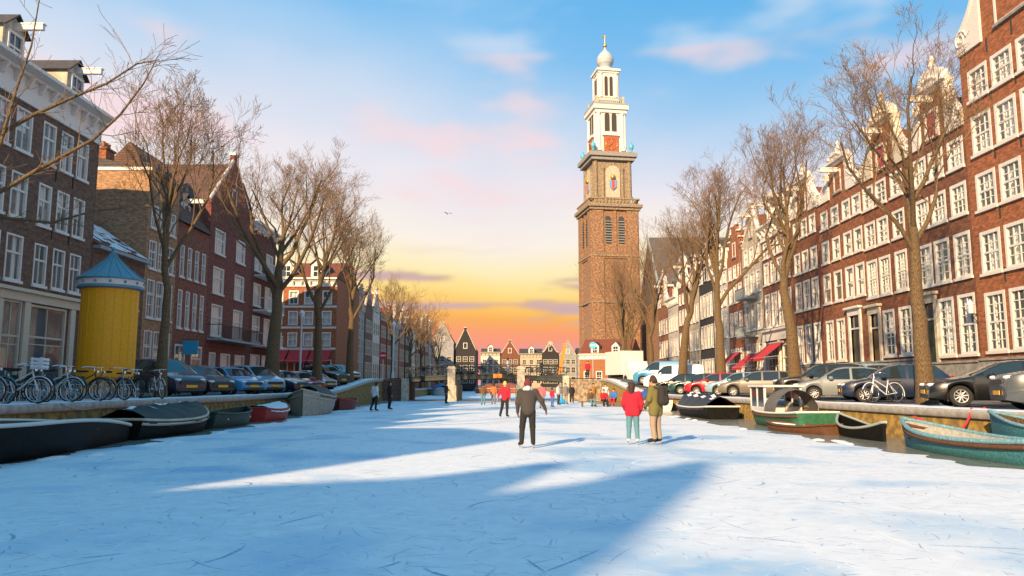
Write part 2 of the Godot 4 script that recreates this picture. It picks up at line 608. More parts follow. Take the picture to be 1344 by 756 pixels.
func build_bridge() -> void:
	var t := thing("bridge", "low iron girder bridge on pale stone piers across the frozen canal", "bridge", Vector3(0, 0, -78))
	var span := [-10.9, -6.1, 0.9, 5.6]   # abutment, piers, abutment
	var hy := func(x: float) -> float: return 2.25 + 0.45 * (1.0 - pow((x + 2.6) / 9.5, 2.0))
	# deck and girders, arched a little
	for e in [0.0, -9.0]:
		for i in 3:
			var g := MB.new()
			for k in 8:
				var x0 := lerpf(span[i] + (0.0 if i == 0 else 0.42), span[i + 1] - (0.42 if i < 2 else 0.0), k / 8.0)
				var x1 := lerpf(span[i] + (0.0 if i == 0 else 0.42), span[i + 1] - (0.42 if i < 2 else 0.0), (k + 1) / 8.0)
				var y0: float = hy.call(x0)
				var y1: float = hy.call(x1)
				g.quad(Vector3(x0, y0 - 0.5, e), Vector3(x1, y1 - 0.5, e), Vector3(x1, y1, e), Vector3(x0, y0, e))
				g.quad(Vector3(x0, y0 - 0.5, e - 0.25), Vector3(x1, y1 - 0.5, e - 0.25), Vector3(x1, y1 - 0.5, e), Vector3(x0, y0 - 0.5, e))
				g.quad(Vector3(x0, y0, e), Vector3(x1, y1, e), Vector3(x1, y1, e - 0.25), Vector3(x0, y0, e - 0.25))
				g.bb(x0, x1, y0 - 0.12, y0 - 0.04, e - 0.01, e + 0.08)
			part(t, "girder", g, M.bridge_iron)
	var dk := MB.new()
	for k in 20:
		var x0 := lerpf(-13.0, 9.2, k / 20.0)
		var x1 := lerpf(-13.0, 9.2, (k + 1) / 20.0)
		var y0: float = hy.call(clampf(x0, -10.9, 5.6)) - 0.06
		var y1: float = hy.call(clampf(x1, -10.9, 5.6)) - 0.06
		dk.quad(Vector3(x0, y0, -0.26), Vector3(x1, y1, -0.26), Vector3(x1, y1, -8.99), Vector3(x0, y0, -8.99))
		dk.quad(Vector3(x0, y0 - 0.3, -8.99), Vector3(x1, y1 - 0.3, -8.99), Vector3(x1, y1 - 0.3, -0.26), Vector3(x0, y0 - 0.3, -0.26))
	part(t, "deck", dk, M.quay_cap)
	for x in [-6.1, 0.9]:
		var p := MB.new()
		p.bb(x - 0.5, x + 0.5, -0.3, 1.6, -9.3, 0.35)
		p.bb(x - 0.38, x + 0.38, 1.6, 3.2, -0.55, 0.25)
		p.bb(x - 0.46, x + 0.46, 3.2, 3.4, -0.65, 0.34)
		p.bb(x - 0.34, x + 0.34, 3.4, 3.5, -0.52, 0.2)
		p.bb(x - 0.38, x + 0.38, 1.6, 2.2, -9.3, -0.55)
		p.bb(x - 0.56, x + 0.56, -0.3, 0.35, 0.35, 0.6)
		part(t, "pier", p, M.stone)
	var ab := MB.new()
	ab.bb(-13.2, -10.9, -0.3, 2.2, -9.2, 0.1)
	part(t, "abutment", ab, wall_mat("dark_brown", 0.23, 0.145, 0.105))
	var abp := MB.new()
	abp.bb(-11.1, -10.4, -0.3, 2.3, -0.4, 0.4)
	part(t, "abutment_quoin", abp, M.stone)
	ab = MB.new()
	ab.bb(5.6, 9.3, -0.3, 2.2, -9.2, 0.1)
	part(t, "abutment", ab, M.sandstone)
	abp = MB.new()
	abp.bb(5.1, 5.75, -0.3, 2.55, -0.4, 0.4)
	part(t, "abutment_quoin", abp, M.stone)
	# railings: top rail, mid rail and uprights
	for e in [0.02, -8.95]:
		var rl := MB.new()
		var rt := PackedVector3Array()
		var rb := PackedVector3Array()
		var rw := PackedFloat32Array()
		var rv := PackedFloat32Array()
		for k in 40:
			var x0 := lerpf(-10.9, 5.6, k / 40.0)
			var x1 := lerpf(-10.9, 5.6, (k + 1) / 40.0)
			var y0: float = hy.call(x0)
			var y1: float = hy.call(x1)
			if k == 0:
				rt.append(Vector3(x0, y0 + 0.98, e)); rw.append(0.045); rb.append(Vector3(x0, y0 + 0.5, e)); rv.append(0.03)
			rt.append(Vector3(x1, y1 + 0.98, e)); rw.append(0.045); rb.append(Vector3(x1, y1 + 0.5, e)); rv.append(0.03)
		rl.tube(rt, rw, 5)
		part(t, "handrail", rl, M.bridge_iron)
		rl = MB.new()
		rl.tube(rb, rv, 4)
		part(t, "middle_rail", rl, M.bridge_iron)
		for k in 28:
			var x := lerpf(-10.8, 5.5, k / 27.0)
			var pm: ArrayMesh = shared("baluster", func() -> MB:
				var q := MB.new()
				q.lathe([[0.035, 0.0], [0.03, 0.3], [0.055, 0.5], [0.03, 0.7], [0.035, 0.98]], 5)
				return q)
			part(t, "baluster", pm, M.bridge_iron, at(x, hy.call(x), e))
	var sg := MB.new()
	sg.bb(-1.9, -1.0, 2.32, 2.72, 0.1, 0.16)
	part(t, "warning_board", sg, mat("orange", lin(0.75, 0.22, 0.02), 0.6))

func shared(key: String, make: Callable) -> ArrayMesh:
	if not cache.has(key):
		cache[key] = make.call().mesh()
	return cache[key]

# ---------------------------------------------------------------- houses
# a house stands with its front in its own plane z = 0, facing +z; x across, heights above the street
func wall_shape(W: float, y0: float, H: float, D: float, ops: Array, rev := 0.2) -> MB:
	var b := MB.new()
	var xs: Array[float] = [-W / 2, W / 2]
	var ys: Array[float] = [y0, H]
	for o in ops:
		for q in [o[0], o[1]]:
			if not xs.has(q):
				xs.append(q)
		for q in [o[2], o[3]]:
			if not ys.has(q):
				ys.append(q)
	xs.sort()
	ys.sort()
	for i in xs.size() - 1:
		for j in ys.size() - 1:
			var cx := (xs[i] + xs[i + 1]) * 0.5
			var cy := (ys[j] + ys[j + 1]) * 0.5
			var hole := false
			for o in ops:
				if cx > o[0] and cx < o[1] and cy > o[2] and cy < o[3]:
					hole = true
					break
			if not hole:
				b.quad(Vector3(xs[i], ys[j], 0), Vector3(xs[i + 1], ys[j], 0), Vector3(xs[i + 1], ys[j + 1], 0), Vector3(xs[i], ys[j + 1], 0))
	for o in ops:
		var a0 := Vector3(o[0], o[2], 0)
		var a1 := Vector3(o[1], o[2], 0)
		var a2 := Vector3(o[1], o[3], 0)
		var a3 := Vector3(o[0], o[3], 0)
		var k := Vector3(0, 0, -rev)
		b.quad(a0, a0 + k, a1 + k, a1)
		b.quad(a2, a2 + k, a3 + k, a3)
		b.quad(a3, a3 + k, a0 + k, a0)
		b.quad(a1, a1 + k, a2 + k, a2)
	var l := W / 2
	b.quad(Vector3(l, y0, 0), Vector3(l, y0, -D), Vector3(l, H, -D), Vector3(l, H, 0))
	b.quad(Vector3(-l, y0, -D), Vector3(-l, y0, 0), Vector3(-l, H, 0), Vector3(-l, H, -D))
	b.quad(Vector3(l, y0, -D), Vector3(-l, y0, -D), Vector3(-l, H, -D), Vector3(l, H, -D))
	b.quad(Vector3(-l, H, 0), Vector3(l, H, 0), Vector3(l, H, -D), Vector3(-l, H, -D))
	return b

# frame with glazing bars; origin at the middle of its foot
func frame_shape(w: float, h: float, cols: int, rows: int, rail: float, fw: float, arch := false) -> MB:
	var b := MB.new()
	b.bb(-w / 2, -w / 2 + fw, 0, h, -0.12, 0.025)
	b.bb(w / 2 - fw, w / 2, 0, h, -0.12, 0.025)
	b.bb(-w / 2 + fw, w / 2 - fw, 0, fw * 0.7, -0.12, 0.02)
	b.bb(-w / 2 + fw, w / 2 - fw, h - fw, h, -0.12, 0.02)
	var gh := h - 1.7 * fw
	if rail > 0.0:
		var y := fw * 0.7 + gh * rail
		b.bb(-w / 2 + fw, w / 2 - fw, y - 0.045, y + 0.045, -0.1, -0.02)
	for c in range(1, cols):
		var x := -w / 2 + fw + (w - 2 * fw) * c / cols
		b.bb(x - 0.022, x + 0.022, fw * 0.7, h - fw, -0.085, -0.035)
	for r in range(1, rows):
		var y := fw * 0.7 + gh * r / rows
		if absf(y - (fw * 0.7 + gh * rail)) > 0.1:
			b.bb(-w / 2 + fw, w / 2 - fw, y - 0.022, y + 0.022, -0.08, -0.04)
	return b

func curtain_shape(w: float, h: float, folds: int) -> MB:
	var b := MB.new()
	var rows := []
	for i in 2:
		var row := PackedVector3Array()
		for j in folds * 4 + 1:
			row.append(Vector3(-w / 2 + w * j / (folds * 4.0), h * i, 0.035 * sin(PI * 0.5 * j)))
		rows.append(row)
	b.grid(rows)
	return b

# st: cols, rows, rail, fw, detail (0 one pane, 1 a pane per sash, 2 every pane), curtain ("", "full", "drapes", "half"), m frame material
func window(house: Node3D, x: float, y: float, w: float, h: float, st: Dictionary) -> void:
	var cols: int = st.get("cols", 2)
	var rows: int = st.get("rows", 4)
	var rail: float = st.get("rail", 0.5)
	var fw: float = st.get("fw", 0.13)
	var fm: Material = M[st.get("m", "white_paint")]
	var key := "%.2f_%.2f_%d_%d_%.2f_%.2f" % [w, h, cols, rows, rail, fw]
	var f := part(house, "window", shared("fr" + key, func() -> MB: return frame_shape(w, h, cols, rows, rail, fw)), fm, at(x, y, 0))
	var detail: int = st.get("detail", 1)
	var gw := w - 2 * fw
	var gh := h - 1.7 * fw
	var gm: Material = M["far_glass"] if detail == 0 or st.get("dark", false) else M["glass"]
	var cuts_x := cols if detail == 2 else 1
	var ys := [0.0, gh]
	if detail == 2:
		ys = []
		for r in rows + 1:
			ys.append(gh * r / rows)
	elif detail == 1 and rail > 0.0:
		ys = [0.0, gh * rail, gh]
	for i in cuts_x:
		for j in ys.size() - 1:
			var pw := gw / cuts_x
			var ph: float = ys[j + 1] - ys[j]
			var pm := shared("pane%.3f_%.3f" % [pw, ph], func() -> MB:
				var q := MB.new()
				q.quad(Vector3(-pw / 2, 0, 0), Vector3(pw / 2, 0, 0), Vector3(pw / 2, ph, 0), Vector3(-pw / 2, ph, 0))
				return q)
			# old panes never sit quite in one plane
			var bs := Basis.from_euler(Vector3(R.randf_range(-0.012, 0.012), R.randf_range(-0.012, 0.012), 0))
			part(f, "pane", pm, gm, Transform3D(bs, Vector3(-gw / 2 + pw * (i + 0.5), fw * 0.7 + ys[j], -0.062)))
	if st.get("sill", true):
		part(f, "sill", shared("sill%.2f" % w, func() -> MB:
			var q := MB.new()
			q.bb(-w / 2 - 0.06, w / 2 + 0.06, -0.13, -0.003, -0.05, 0.11)
			return q), M[st.get("sm", "grey_stone")])
	var cu: String = st.get("curtain", "")
	if cu == "any":
		cu = ["full", "drapes", "half", "drapes", "full", ""][R.randi() % 6]
	var cm: Material = M["curtain"]
	if cu == "full":
		part(f, "curtain", shared("cu%.2f_%.2f" % [gw, gh], func() -> MB: return curtain_shape(gw, gh, 6)), cm, at(0, fw * 0.7, -0.24))
	elif cu == "half":
		part(f, "curtain", shared("cu%.2f_%.2f" % [gw, gh * 0.5], func() -> MB: return curtain_shape(gw, gh * 0.5, 6)), cm, at(0, fw * 0.7 + (gh * 0.5 if R.randf() < 0.5 else 0.0), -0.24))
	elif cu == "drapes":
		var dw := gw * R.randf_range(0.22, 0.4)
		for s in [-1, 1]:
			part(f, "curtain", shared("cu%.1f_%.2f" % [dw, gh], func() -> MB: return curtain_shape(snappedf(dw, 0.1), gh, 3)), cm, at(s * (gw / 2 - snappedf(dw, 0.1) / 2), fw * 0.7, -0.24))

func door(house: Node3D, x: float, y: float, w: float, h: float, surround: Material, dm: Material) -> void:
	var s := MB.new()
	s.bb(-w / 2 - 0.22, -w / 2, 0, h + 0.1, -0.1, 0.1)
	s.bb(w / 2, w / 2 + 0.22, 0, h + 0.1, -0.1, 0.1)
	s.bb(-w / 2 - 0.22, w / 2 + 0.22, h + 0.1, h + 0.5, -0.1, 0.12)
	s.bb(-w / 2 - 0.36, w / 2 + 0.36, h + 0.5, h + 0.64, -0.1, 0.3)
	s.bb(-w / 2, w / 2, h - 0.75, h - 0.65, -0.1, 0.02)
	var f := part(house, "door_surround", s, surround, at(x, y, 0))
	var d := MB.new()
	d.bb(-w / 2, w / 2, 0, h - 0.75, -0.14, -0.08)
	for i in 2:
		for j in 2:
			d.bb(-w * 0.4 + i * w * 0.42, -w * 0.02 + i * w * 0.42, 0.2 + j * (h - 1.0) * 0.5, (h - 1.0) * 0.5 + j * (h - 1.0) * 0.5, -0.08, -0.06)
	part(f, "door", d, dm)
	var q := MB.new()
	q.quad(Vector3(-w / 2, h - 0.65, -0.07), Vector3(w / 2, h - 0.65, -0.07), Vector3(w / 2, h + 0.1, -0.07), Vector3(-w / 2, h + 0.1, -0.07))
	part(f, "transom_pane", q, M["far_glass"])
	var st := MB.new()
	var steps := maxi(1, int(round(y / 0.19)))
	for i in steps:
		st.bb(-w / 2 - 0.3, w / 2 + 0.3, y - (i + 1) * y / steps - y, y - i * y / steps - y - (0.0 if i == 0 else 0.0), 0.13, 0.5 + 0.28 * i)
	if y > 0.2:
		part(house, "stoop", st, M["grey_stone"], at(x, y, 0))

# white scroll that leans against the neck: s = -1 on the side of smaller x
func scroll_shape(w: float, h: float, th := 0.3) -> MB:   # foot at the origin, the neck on the +x side at x = w
	var b := MB.new()
	var p := PackedVector2Array([Vector2(0, 0), Vector2(w, 0), Vector2(w, h), Vector2(w * 0.8, h)])
	for k in 9:
		var t := k / 8.0
		p.append(Vector2(lerpf(w * 0.8, w * 0.1, pow(t, 1.7)), lerpf(h * 0.97, h * 0.36, pow(t, 0.8))))
	p.append(Vector2(0.0, h * 0.30))
	b.prism(p, -th, 0.12)
	# rolled volutes at the foot and the top
	for c: Array in [[w * 0.2, h * 0.22, minf(w, h) * 0.26], [w * 0.8, h * 0.9, minf(w, h) * 0.16]]:
		var ring := PackedVector3Array()
		var rr := PackedFloat32Array()
		for k in 22:
			var a := k * 0.55
			var r: float = c[2] * (1.0 - k / 26.0)
			ring.append(Vector3(c[0] + cos(a) * r, c[1] + sin(a) * r, 0.13))
			rr.append(0.055)
		b.tube(ring, rr, 5)
	# raised rib following the hollow
	var rib := PackedVector3Array()
	var r2 := PackedFloat32Array()
	for k in 9:
		var t := k / 8.0
		rib.append(Vector3(lerpf(w * 0.9, w * 0.25, pow(t, 1.7)), lerpf(h * 0.92, h * 0.3, pow(t, 0.8)), 0.13))
		r2.append(0.05)
	b.tube(rib, r2, 5)
	return b

func roof_ridge_back(W: float, H: float, rh: float, D: float) -> MB:   # ridge runs back from the gable
	var b := MB.new()
	b.prism(PackedVector2Array([Vector2(-W / 2 - 0.05, H), Vector2(W / 2 + 0.05, H), Vector2(0, H + rh)]), -D, -0.4)
	return b

func roof_ridge_along(W: float, H: float, rh: float, D: float, over := 0.0) -> MB:
	var b := MB.new()
	var m := -D * 0.42
	var l := W / 2
	b.quad(Vector3(-l, H, over), Vector3(l, H, over), Vector3(l, H + rh, m), Vector3(-l, H + rh, m))
	b.quad(Vector3(l, H, -D), Vector3(-l, H, -D), Vector3(-l, H + rh, m), Vector3(l, H + rh, m))
	b.tri(Vector3(l, H, over), Vector3(l, H, -D), Vector3(l, H + rh, m))
	b.tri(Vector3(-l, H, -D), Vector3(-l, H, over), Vector3(-l, H + rh, m))
	return b

func cornice(house: Node3D, W: float, H: float, fr: float, m: Material, out := 0.5) -> void:
	var f := MB.new()
	f.bb(-W / 2, W / 2, H - fr, H - 0.32, -0.02, 0.07)
	f.bb(-W / 2, W / 2, H - fr - 0.08, H - fr, -0.02, 0.12)
	part(house, "frieze", f, m)
	var c := MB.new()
	c.prism(PackedVector2Array([Vector2(-0.02, H - 0.32), Vector2(out * 0.35, H - 0.3), Vector2(out * 0.45, H - 0.2), Vector2(out * 0.9, H - 0.12), Vector2(out, H - 0.1), Vector2(out, H + 0.06), Vector2(-0.02, H + 0.06)]), -W / 2 - 0.06, W / 2 + 0.06)
	part(house, "cornice", c, m, Transform3D(Basis(Vector3(0, 0, 1), Vector3(0, 1, 0), Vector3(-1, 0, 0)), Vector3.ZERO))
	var n := int(W / 0.9)
	var bm := shared("corbel", func() -> MB:
		var q := MB.new()
		q.prism(PackedVector2Array([Vector2(0.075, -0.5), Vector2(0.2, -0.42), Vector2(0.4, -0.08), Vector2(0.4, 0), Vector2(0.075, 0)]), -0.07, 0.07)
		return q)
	for i in n + 1:
		part(house, "corbel", bm, m, Transform3D(Basis(Vector3(0, 0, 1), Vector3(0, 1, 0), Vector3(-1, 0, 0)), Vector3(lerpf(-W / 2 + 0.12, W / 2 - 0.12, i / float(n)), H - 0.31, 0)))

func hoist_beam(house: Node3D, x: float, y: float, z: float, ln := 1.1) -> void:
	var b := MB.new()
	b.bb(-0.1, 0.1, -0.12, 0.12, -0.2, ln)
	b.bb(-0.14, 0.14, 0.125, 0.17, -0.2, ln + 0.05)
	b.rod(Vector3(0, -0.12, ln - 0.15), Vector3(0, -0.3, ln - 0.15), 0.025, 5)
	part(house, "hoist_beam", b, M["white_paint"], at(x, y, z))

func dormer(house: Node3D, x: float, y: float, w: float, h: float, z: float, back: float, m: Material, beam := true) -> void:
	var b := MB.new()
	b.prism(PackedVector2Array([Vector2(-w / 2, 0), Vector2(w / 2, 0), Vector2(w / 2, h), Vector2(0, h + w * 0.42), Vector2(-w / 2, h)]), -back, 0)
	var d := part(house, "dormer", b, m, at(x, y, z))
	var r := MB.new()
	for s in [-1.0, 1.0]:
		var e := w / 2 + 0.2
		var a := Vector3(s * e, h - 0.16, 0.2)
		var c := Vector3(0, h + w * 0.42 + 0.06, 0.2)
		var k := Vector3(0, 0, -back - 0.2)
		var u := Vector3(0, 0.09, 0)
		if s < 0:
			r.quad(a + u, c + u, c + u + k, a + u + k)
			r.quad(a, c, c + u, a + u)
		else:
			r.quad(c + u, a + u, a + u + k, c + u + k)
			r.quad(c, a, a + u, c + u)
	part(d, "dormer_roof", r, M["roof_dark"])
	part(d, "dormer_frame", shared("df%.1f%.1f" % [w, h], func() -> MB: return frame_shape(w * 0.72, h * 0.86, 2, 2, 0.5, 0.1)), M["white_paint"], at(0, h * 0.06, 0.1))
	var q := MB.new()
	q.quad(Vector3(-w * 0.3, h * 0.12, 0.02), Vector3(w * 0.3, h * 0.12, 0.02), Vector3(w * 0.3, h * 0.85, 0.02), Vector3(-w * 0.3, h * 0.85, 0.02))
	part(d, "dormer_pane", q, M["far_glass"])
	if beam:
		hoist_beam(house, x, y + h + w * 0.1, z, 1.3)

func chimney(house: Node3D, x: float, y: float, z: float, m: Material, h := 1.4) -> void:
	var b := MB.new()
	b.bb(-0.5, 0.5, 0, h, -0.3, 0.3)
	b.bb(-0.58, 0.58, h, h + 0.12, -0.38, 0.38)
	var c := part(house, "chimney", b, m, at(x, y, z))
	for k in 3:
		part(c, "chimney_pot", shared("pot", func() -> MB:
			var q := MB.new()
			q.lathe([[0.13, 0.0], [0.11, 0.35], [0.14, 0.4], [0.0, 0.4]], 8)
			return q), mat("terracotta", lin(0.4, 0.16, 0.08), 0.9), at(-0.32 + 0.32 * k, h + 0.12, 0))

# sp: label, W, H (wall top above the datum), z0 (street level), wall, cols (list of x), fl (list of [y0, y1, w, style]), gable, gh ...
func house(sp: Dictionary) -> Node3D:
	var W: float = sp.W
	var base: float = sp.get("base", 1.0)
	var H: float = sp.H - base
	var D: float = sp.get("D", 11.0)
	var pos: Vector3 = sp.pos
	var t := thing("canal_house", sp.label, "house", Vector3(pos.x, base, pos.z), sp.get("turn", 0.0), sp.get("group", ""))
	var wm: Material = sp.wall
	var ops := []
	for f in sp.get("fl", []):
		for x in (f[4] if f.size() > 4 else sp.cols):
			ops.append([snappedf(x - f[2] / 2, 0.001), snappedf(x + f[2] / 2, 0.001), snappedf(f[0] - base, 0.001), snappedf(f[1] - base, 0.001), f[3]])
	for o in sp.get("holes", []):
		ops.append([o[0], o[1], o[2] - base, o[3] - base, o[4]])
	var doors: Array = sp.get("doors", [])
	for o in doors:
		ops.append([o[0] - o[1] / 2, o[0] + o[1] / 2, o[2] - base, o[2] - base + o[3] + 0.1, {}])
	part(t, "wall", wall_shape(W, -0.4, H, D, ops), wm)
	var rm := MB.new()
	rm.bb(-W / 2 + 0.06, W / 2 - 0.06, 0.0, H - 0.1, -0.75, -0.7)
	part(t, "dark_backing", rm, M["room"])  # dark board close behind the windows, its colour standing for unlit rooms
	if sp.has("plinth"):
		var p := MB.new()
		var py: float = sp.plinth[0] - base
		p.bb(-W / 2, W / 2, -0.4, py, 0.0, 0.14)
		p.bb(-W / 2, W / 2, py, py + 0.1, 0.0, 0.2)
		part(t, "plinth", p, sp.plinth[1])
	for o in ops:
		if o[4]:
			window(t, (o[0] + o[1]) / 2, o[2], o[1] - o[0], o[3] - o[2], o[4])
	for o in doors:
		door(t, o[0], o[2] - base, o[1], o[3], o[4], o[5])
	var gh: float = sp.get("gh", 3.0)
	var tm: Material = M[sp.get("trim", "white_paint")]
	var rmat: Material = M[sp.get("roof", "roof_red")]
	match sp.get("gable", "cornice"):
		"neck":
			var nw: float = sp.get("nw", W * 0.5)
			var b := MB.new()
			b.bb(-nw / 2, nw / 2, H, H + gh, -0.35, -0.01)
			var g := part(t, "gable", b, wm)
			var sw := (W - nw) / 2
			var shh: float = sp.get("sh", gh * 0.8)
			for s in [-1.0, 1.0]:
				var bs := Basis(Vector3(-s, 0, 0), Vector3.UP, Vector3(0, 0, 1))
				part(g, "scroll", shared("sc%.2f_%.2f_%d" % [sw, shh, int(s)], func() -> MB:
					var q := scroll_shape(sw, shh)
					if s > 0:
						for i in q.v.size():
							q.v[i].x = sw - q.v[i].x
							q.n[i].x = -q.n[i].x
						q.ix.reverse()
					return q), tm, at(-W / 2 if s < 0 else nw / 2, H, -0.02))
			# segmental or pointed crest
			var c := MB.new()
			var poly := PackedVector2Array([Vector2(-nw / 2 - 0.2, 0), Vector2(nw / 2 + 0.2, 0), Vector2(nw / 2 + 0.25, 0.3)])
			for k in 9:
				var a := PI * k / 8.0
				poly.append(Vector2(cos(a) * nw * 0.5, 0.32 + sin(a) * nw * sp.get("crest", 0.35)))
			poly.append(Vector2(-nw / 2 - 0.25, 0.3))
			c.prism(poly, -0.4, 0.12)
			c.bb(-nw / 2 - 0.35, nw / 2 + 0.35, 0.18, 0.31, 0.121, 0.3)
			for k in 5:
				c.lathe([[0.0, -0.12], [0.13, -0.06], [0.15, 0.0], [0.13, 0.06], [0.0, 0.12]], 7, Vector3(-nw * 0.3 + nw * 0.15 * k, 0.55 + 0.2 * sin(PI * k / 4.0), 0.14))
			c.lathe([[0.12, 0.0], [0.2, 0.12], [0.12, 0.3], [0.22, 0.45], [0.0, 0.75]], 8, Vector3(0, 0.3 + nw * sp.get("crest", 0.35), -0.14))
			part(g, "crest", c, tm, at(0, H + gh, 0))
			# white edges of the neck
			for s in [-1.0, 1.0]:
				var e := MB.new()
				e.bb(s * nw / 2 - 0.16, s * nw / 2 + 0.16, shh, gh, -0.36, 0.06)
				part(g, "quoin", e, tm, at(0, H, 0))
			part(t, "roof", roof_ridge_back(W, H, gh * 0.92, D), rmat)
			if sp.get("hatch", "") == "shutter":
				var hm := MB.new()
				hm.bb(-0.42, 0.42, 0, 1.25, -0.02, 0.05)
				var ho := part(g, "hatch_shutter", hm, M["red_shutter"], at(0, H + 0.25, 0.01))
				part(t, "hatch_frame", shared("hf", func() -> MB: return frame_shape(1.14, 1.45, 1, 1, 0, 0.14)), tm, at(0, H + 0.15, 0.12))
			elif sp.get("hatch", "") == "window":
				window(t, 0, H + 0.25, 1.1, minf(1.5, gh - 0.6), {"cols": 2, "rows": 2, "detail": 0, "sill": true})
			elif sp.get("hatch", "") == "wide":
				window(t, 0, H + 0.3, nw * 0.62, 1.3, {"cols": 3, "rows": 2, "detail": 1, "sill": true, "dark": true})
			if sp.get("beam", true):
				hoist_beam(t, 0, H + gh - 0.35, 0.0)
		"bell":
			var poly := PackedVector2Array()
			var poly2 := PackedVector2Array()
			for k in 25:
				var tt := -1.0 + 2.0 * k / 24.0
				var y := H + gh * (0.5 + 0.5 * cos(PI * clampf(absf(tt) * 1.12 - 0.06, 0, 1)))
				poly.append(Vector2(tt * W / 2, y + 0.02))
				poly2.append(Vector2(tt * W / 2, y))
			poly.append(Vector2(W / 2, H - 0.005))
			poly.append(Vector2(-W / 2, H - 0.005))
			var b := MB.new()
			b.prism(poly, -0.35, -0.01)
			var g := part(t, "gable", b, wm)
			var e := MB.new()
			var tp := PackedVector3Array()
			var tr := PackedFloat32Array()
			for q in poly2:
				tp.append(Vector3(q.x, q.y, -0.12))
				tr.append(0.2)
			e.tube(tp, tr, 8)
			part(g, "coping", e, tm)
			var c := MB.new()
			c.bb(-W * 0.14, W * 0.14, gh, gh + 0.35, -0.4, 0.1)
			c.prism(PackedVector2Array([Vector2(-W * 0.18, gh + 0.35), Vector2(W * 0.18, gh + 0.35), Vector2(0, gh + 0.9)]), -0.4, 0.15)
			part(g, "crest", c, tm, at(0, H, 0))
			part(t, "roof", roof_ridge_back(W, H, gh * 0.85, D), rmat)
			window(t, 0, H + 0.3, 1.0, 1.4, {"cols": 2, "rows": 2, "detail": 0})
			hoist_beam(t, 0, H + gh * 0.8, 0.0)
		"spout":
			var b := MB.new()
			b.prism(PackedVector2Array([Vector2(-W / 2, H - 0.005), Vector2(W / 2, H - 0.005), Vector2(0.35, H + gh), Vector2(0.35, H + gh + 0.5), Vector2(-0.35, H + gh + 0.5), Vector2(-0.35, H + gh)]), -0.35, -0.01)
			var g := part(t, "gable", b, wm)
			var c := MB.new()
			c.tube(PackedVector3Array([Vector3(-W / 2, H, -0.1), Vector3(-0.3, H + gh + 0.05, -0.1)]), PackedFloat32Array([0.14, 0.14]), 6)
			c.tube(PackedVector3Array([Vector3(W / 2, H, -0.1), Vector3(0.3, H + gh + 0.05, -0.1)]), PackedFloat32Array([0.14, 0.14]), 6)
			c.bb(-0.45, 0.45, H + gh + 0.5, H + gh + 0.7, -0.42, 0.08)
			part(g, "coping", c, tm)
			part(t, "roof", roof_ridge_back(W, H, gh * 0.97, D), rmat)
			window(t, 0, H + 0.4, 1.0, 1.4, {"cols": 2, "rows": 2, "detail": 0})
		"step":
			var poly := PackedVector2Array([Vector2(-W / 2, H - 0.005), Vector2(W / 2, H - 0.005)])
			var b := MB.new()
			var c := MB.new()
			var n := 5
			for i in n:
				var hw := W / 2 * (1.0 - i / float(n)) * 0.98 + 0.2
				b.bb(-hw, hw, H + gh * i / n, H + gh * (i + 1) / n, -0.35, -0.01)
				for s in [-1.0, 1.0]:
					c.bb(s * hw - 0.22, s * hw + 0.22, H + gh * (i + 1) / n, H + gh * (i + 1) / n + 0.12, -0.42, 0.06)
			var g := part(t, "gable", b, wm)
			part(g, "coping", c, tm)
			part(t, "roof", roof_ridge_back(W, H, gh * 0.9, D), rmat)
			window(t, 0, H + 0.4, 1.0, 1.4, {"cols": 2, "rows": 2, "detail": 0})
		"shadow_roofline":   # thin skyline slab shaped for its shadow, given as points in x and height
			var poly := PackedVector2Array([Vector2(-W / 2, H - 0.005), Vector2(W / 2, H - 0.005)])
			for q in sp.line:
				poly.append(Vector2(clampf(q[0], -W / 2, W / 2), q[1] - base))
			var b := MB.new()
			b.prism(poly, -0.6, -0.01)
			part(t, "gable", b, wm)
		"cornice":
			cornice(t, W, H, sp.get("frieze", 0.9), tm, sp.get("out", 0.5))
			part(t, "roof", roof_ridge_along(W, H + 0.07, gh, D, 0.1), rmat)
			for dx in sp.get("dormers", []):
				dormer(t, dx, H + 0.1, 1.5, 1.5, -0.25, 3.0, M[sp.get("dm", "white_paint")], sp.get("beam", true))
	for c in sp.get("chim", []):
		chimney(t, c[0], c[1] - base, c[2], c[3])
	if sp.get("anchors", false):
		for f in sp.fl:
			for i in sp.cols.size() - 1:
				part(t, "wall_anchor", shared("anchor", func() -> MB:
					var q := MB.new()
					q.bb(-0.03, 0.03, 0, 0.6, 0.002, 0.035)
					return q), M["iron"], at((sp.cols[i] + sp.cols[i + 1]) / 2, f[1] - base + 0.35, 0))
	return t

func right_house(zf: float, zn: float, sp: Dictionary) -> Node3D:
	sp.W = zn - zf - 0.02
	var zc := (zn + zf) / 2
	sp.pos = Vector3(sp.get("x", 21.0), 0, zc)
	sp.turn = -PI / 2
	sp.base = 0.95
	if sp.has("zs"):
		sp.cols = []
		for z in sp.zs:
			sp.cols.append(z - zc)
	if sp.has("n"):
		sp.cols = []
		for i in sp.n:
			sp.cols.append((i - (sp.n - 1) / 2.0) * (sp.W - 0.5) / sp.n)
	sp.group = "canal houses along the sunlit quay"
	return house(sp)

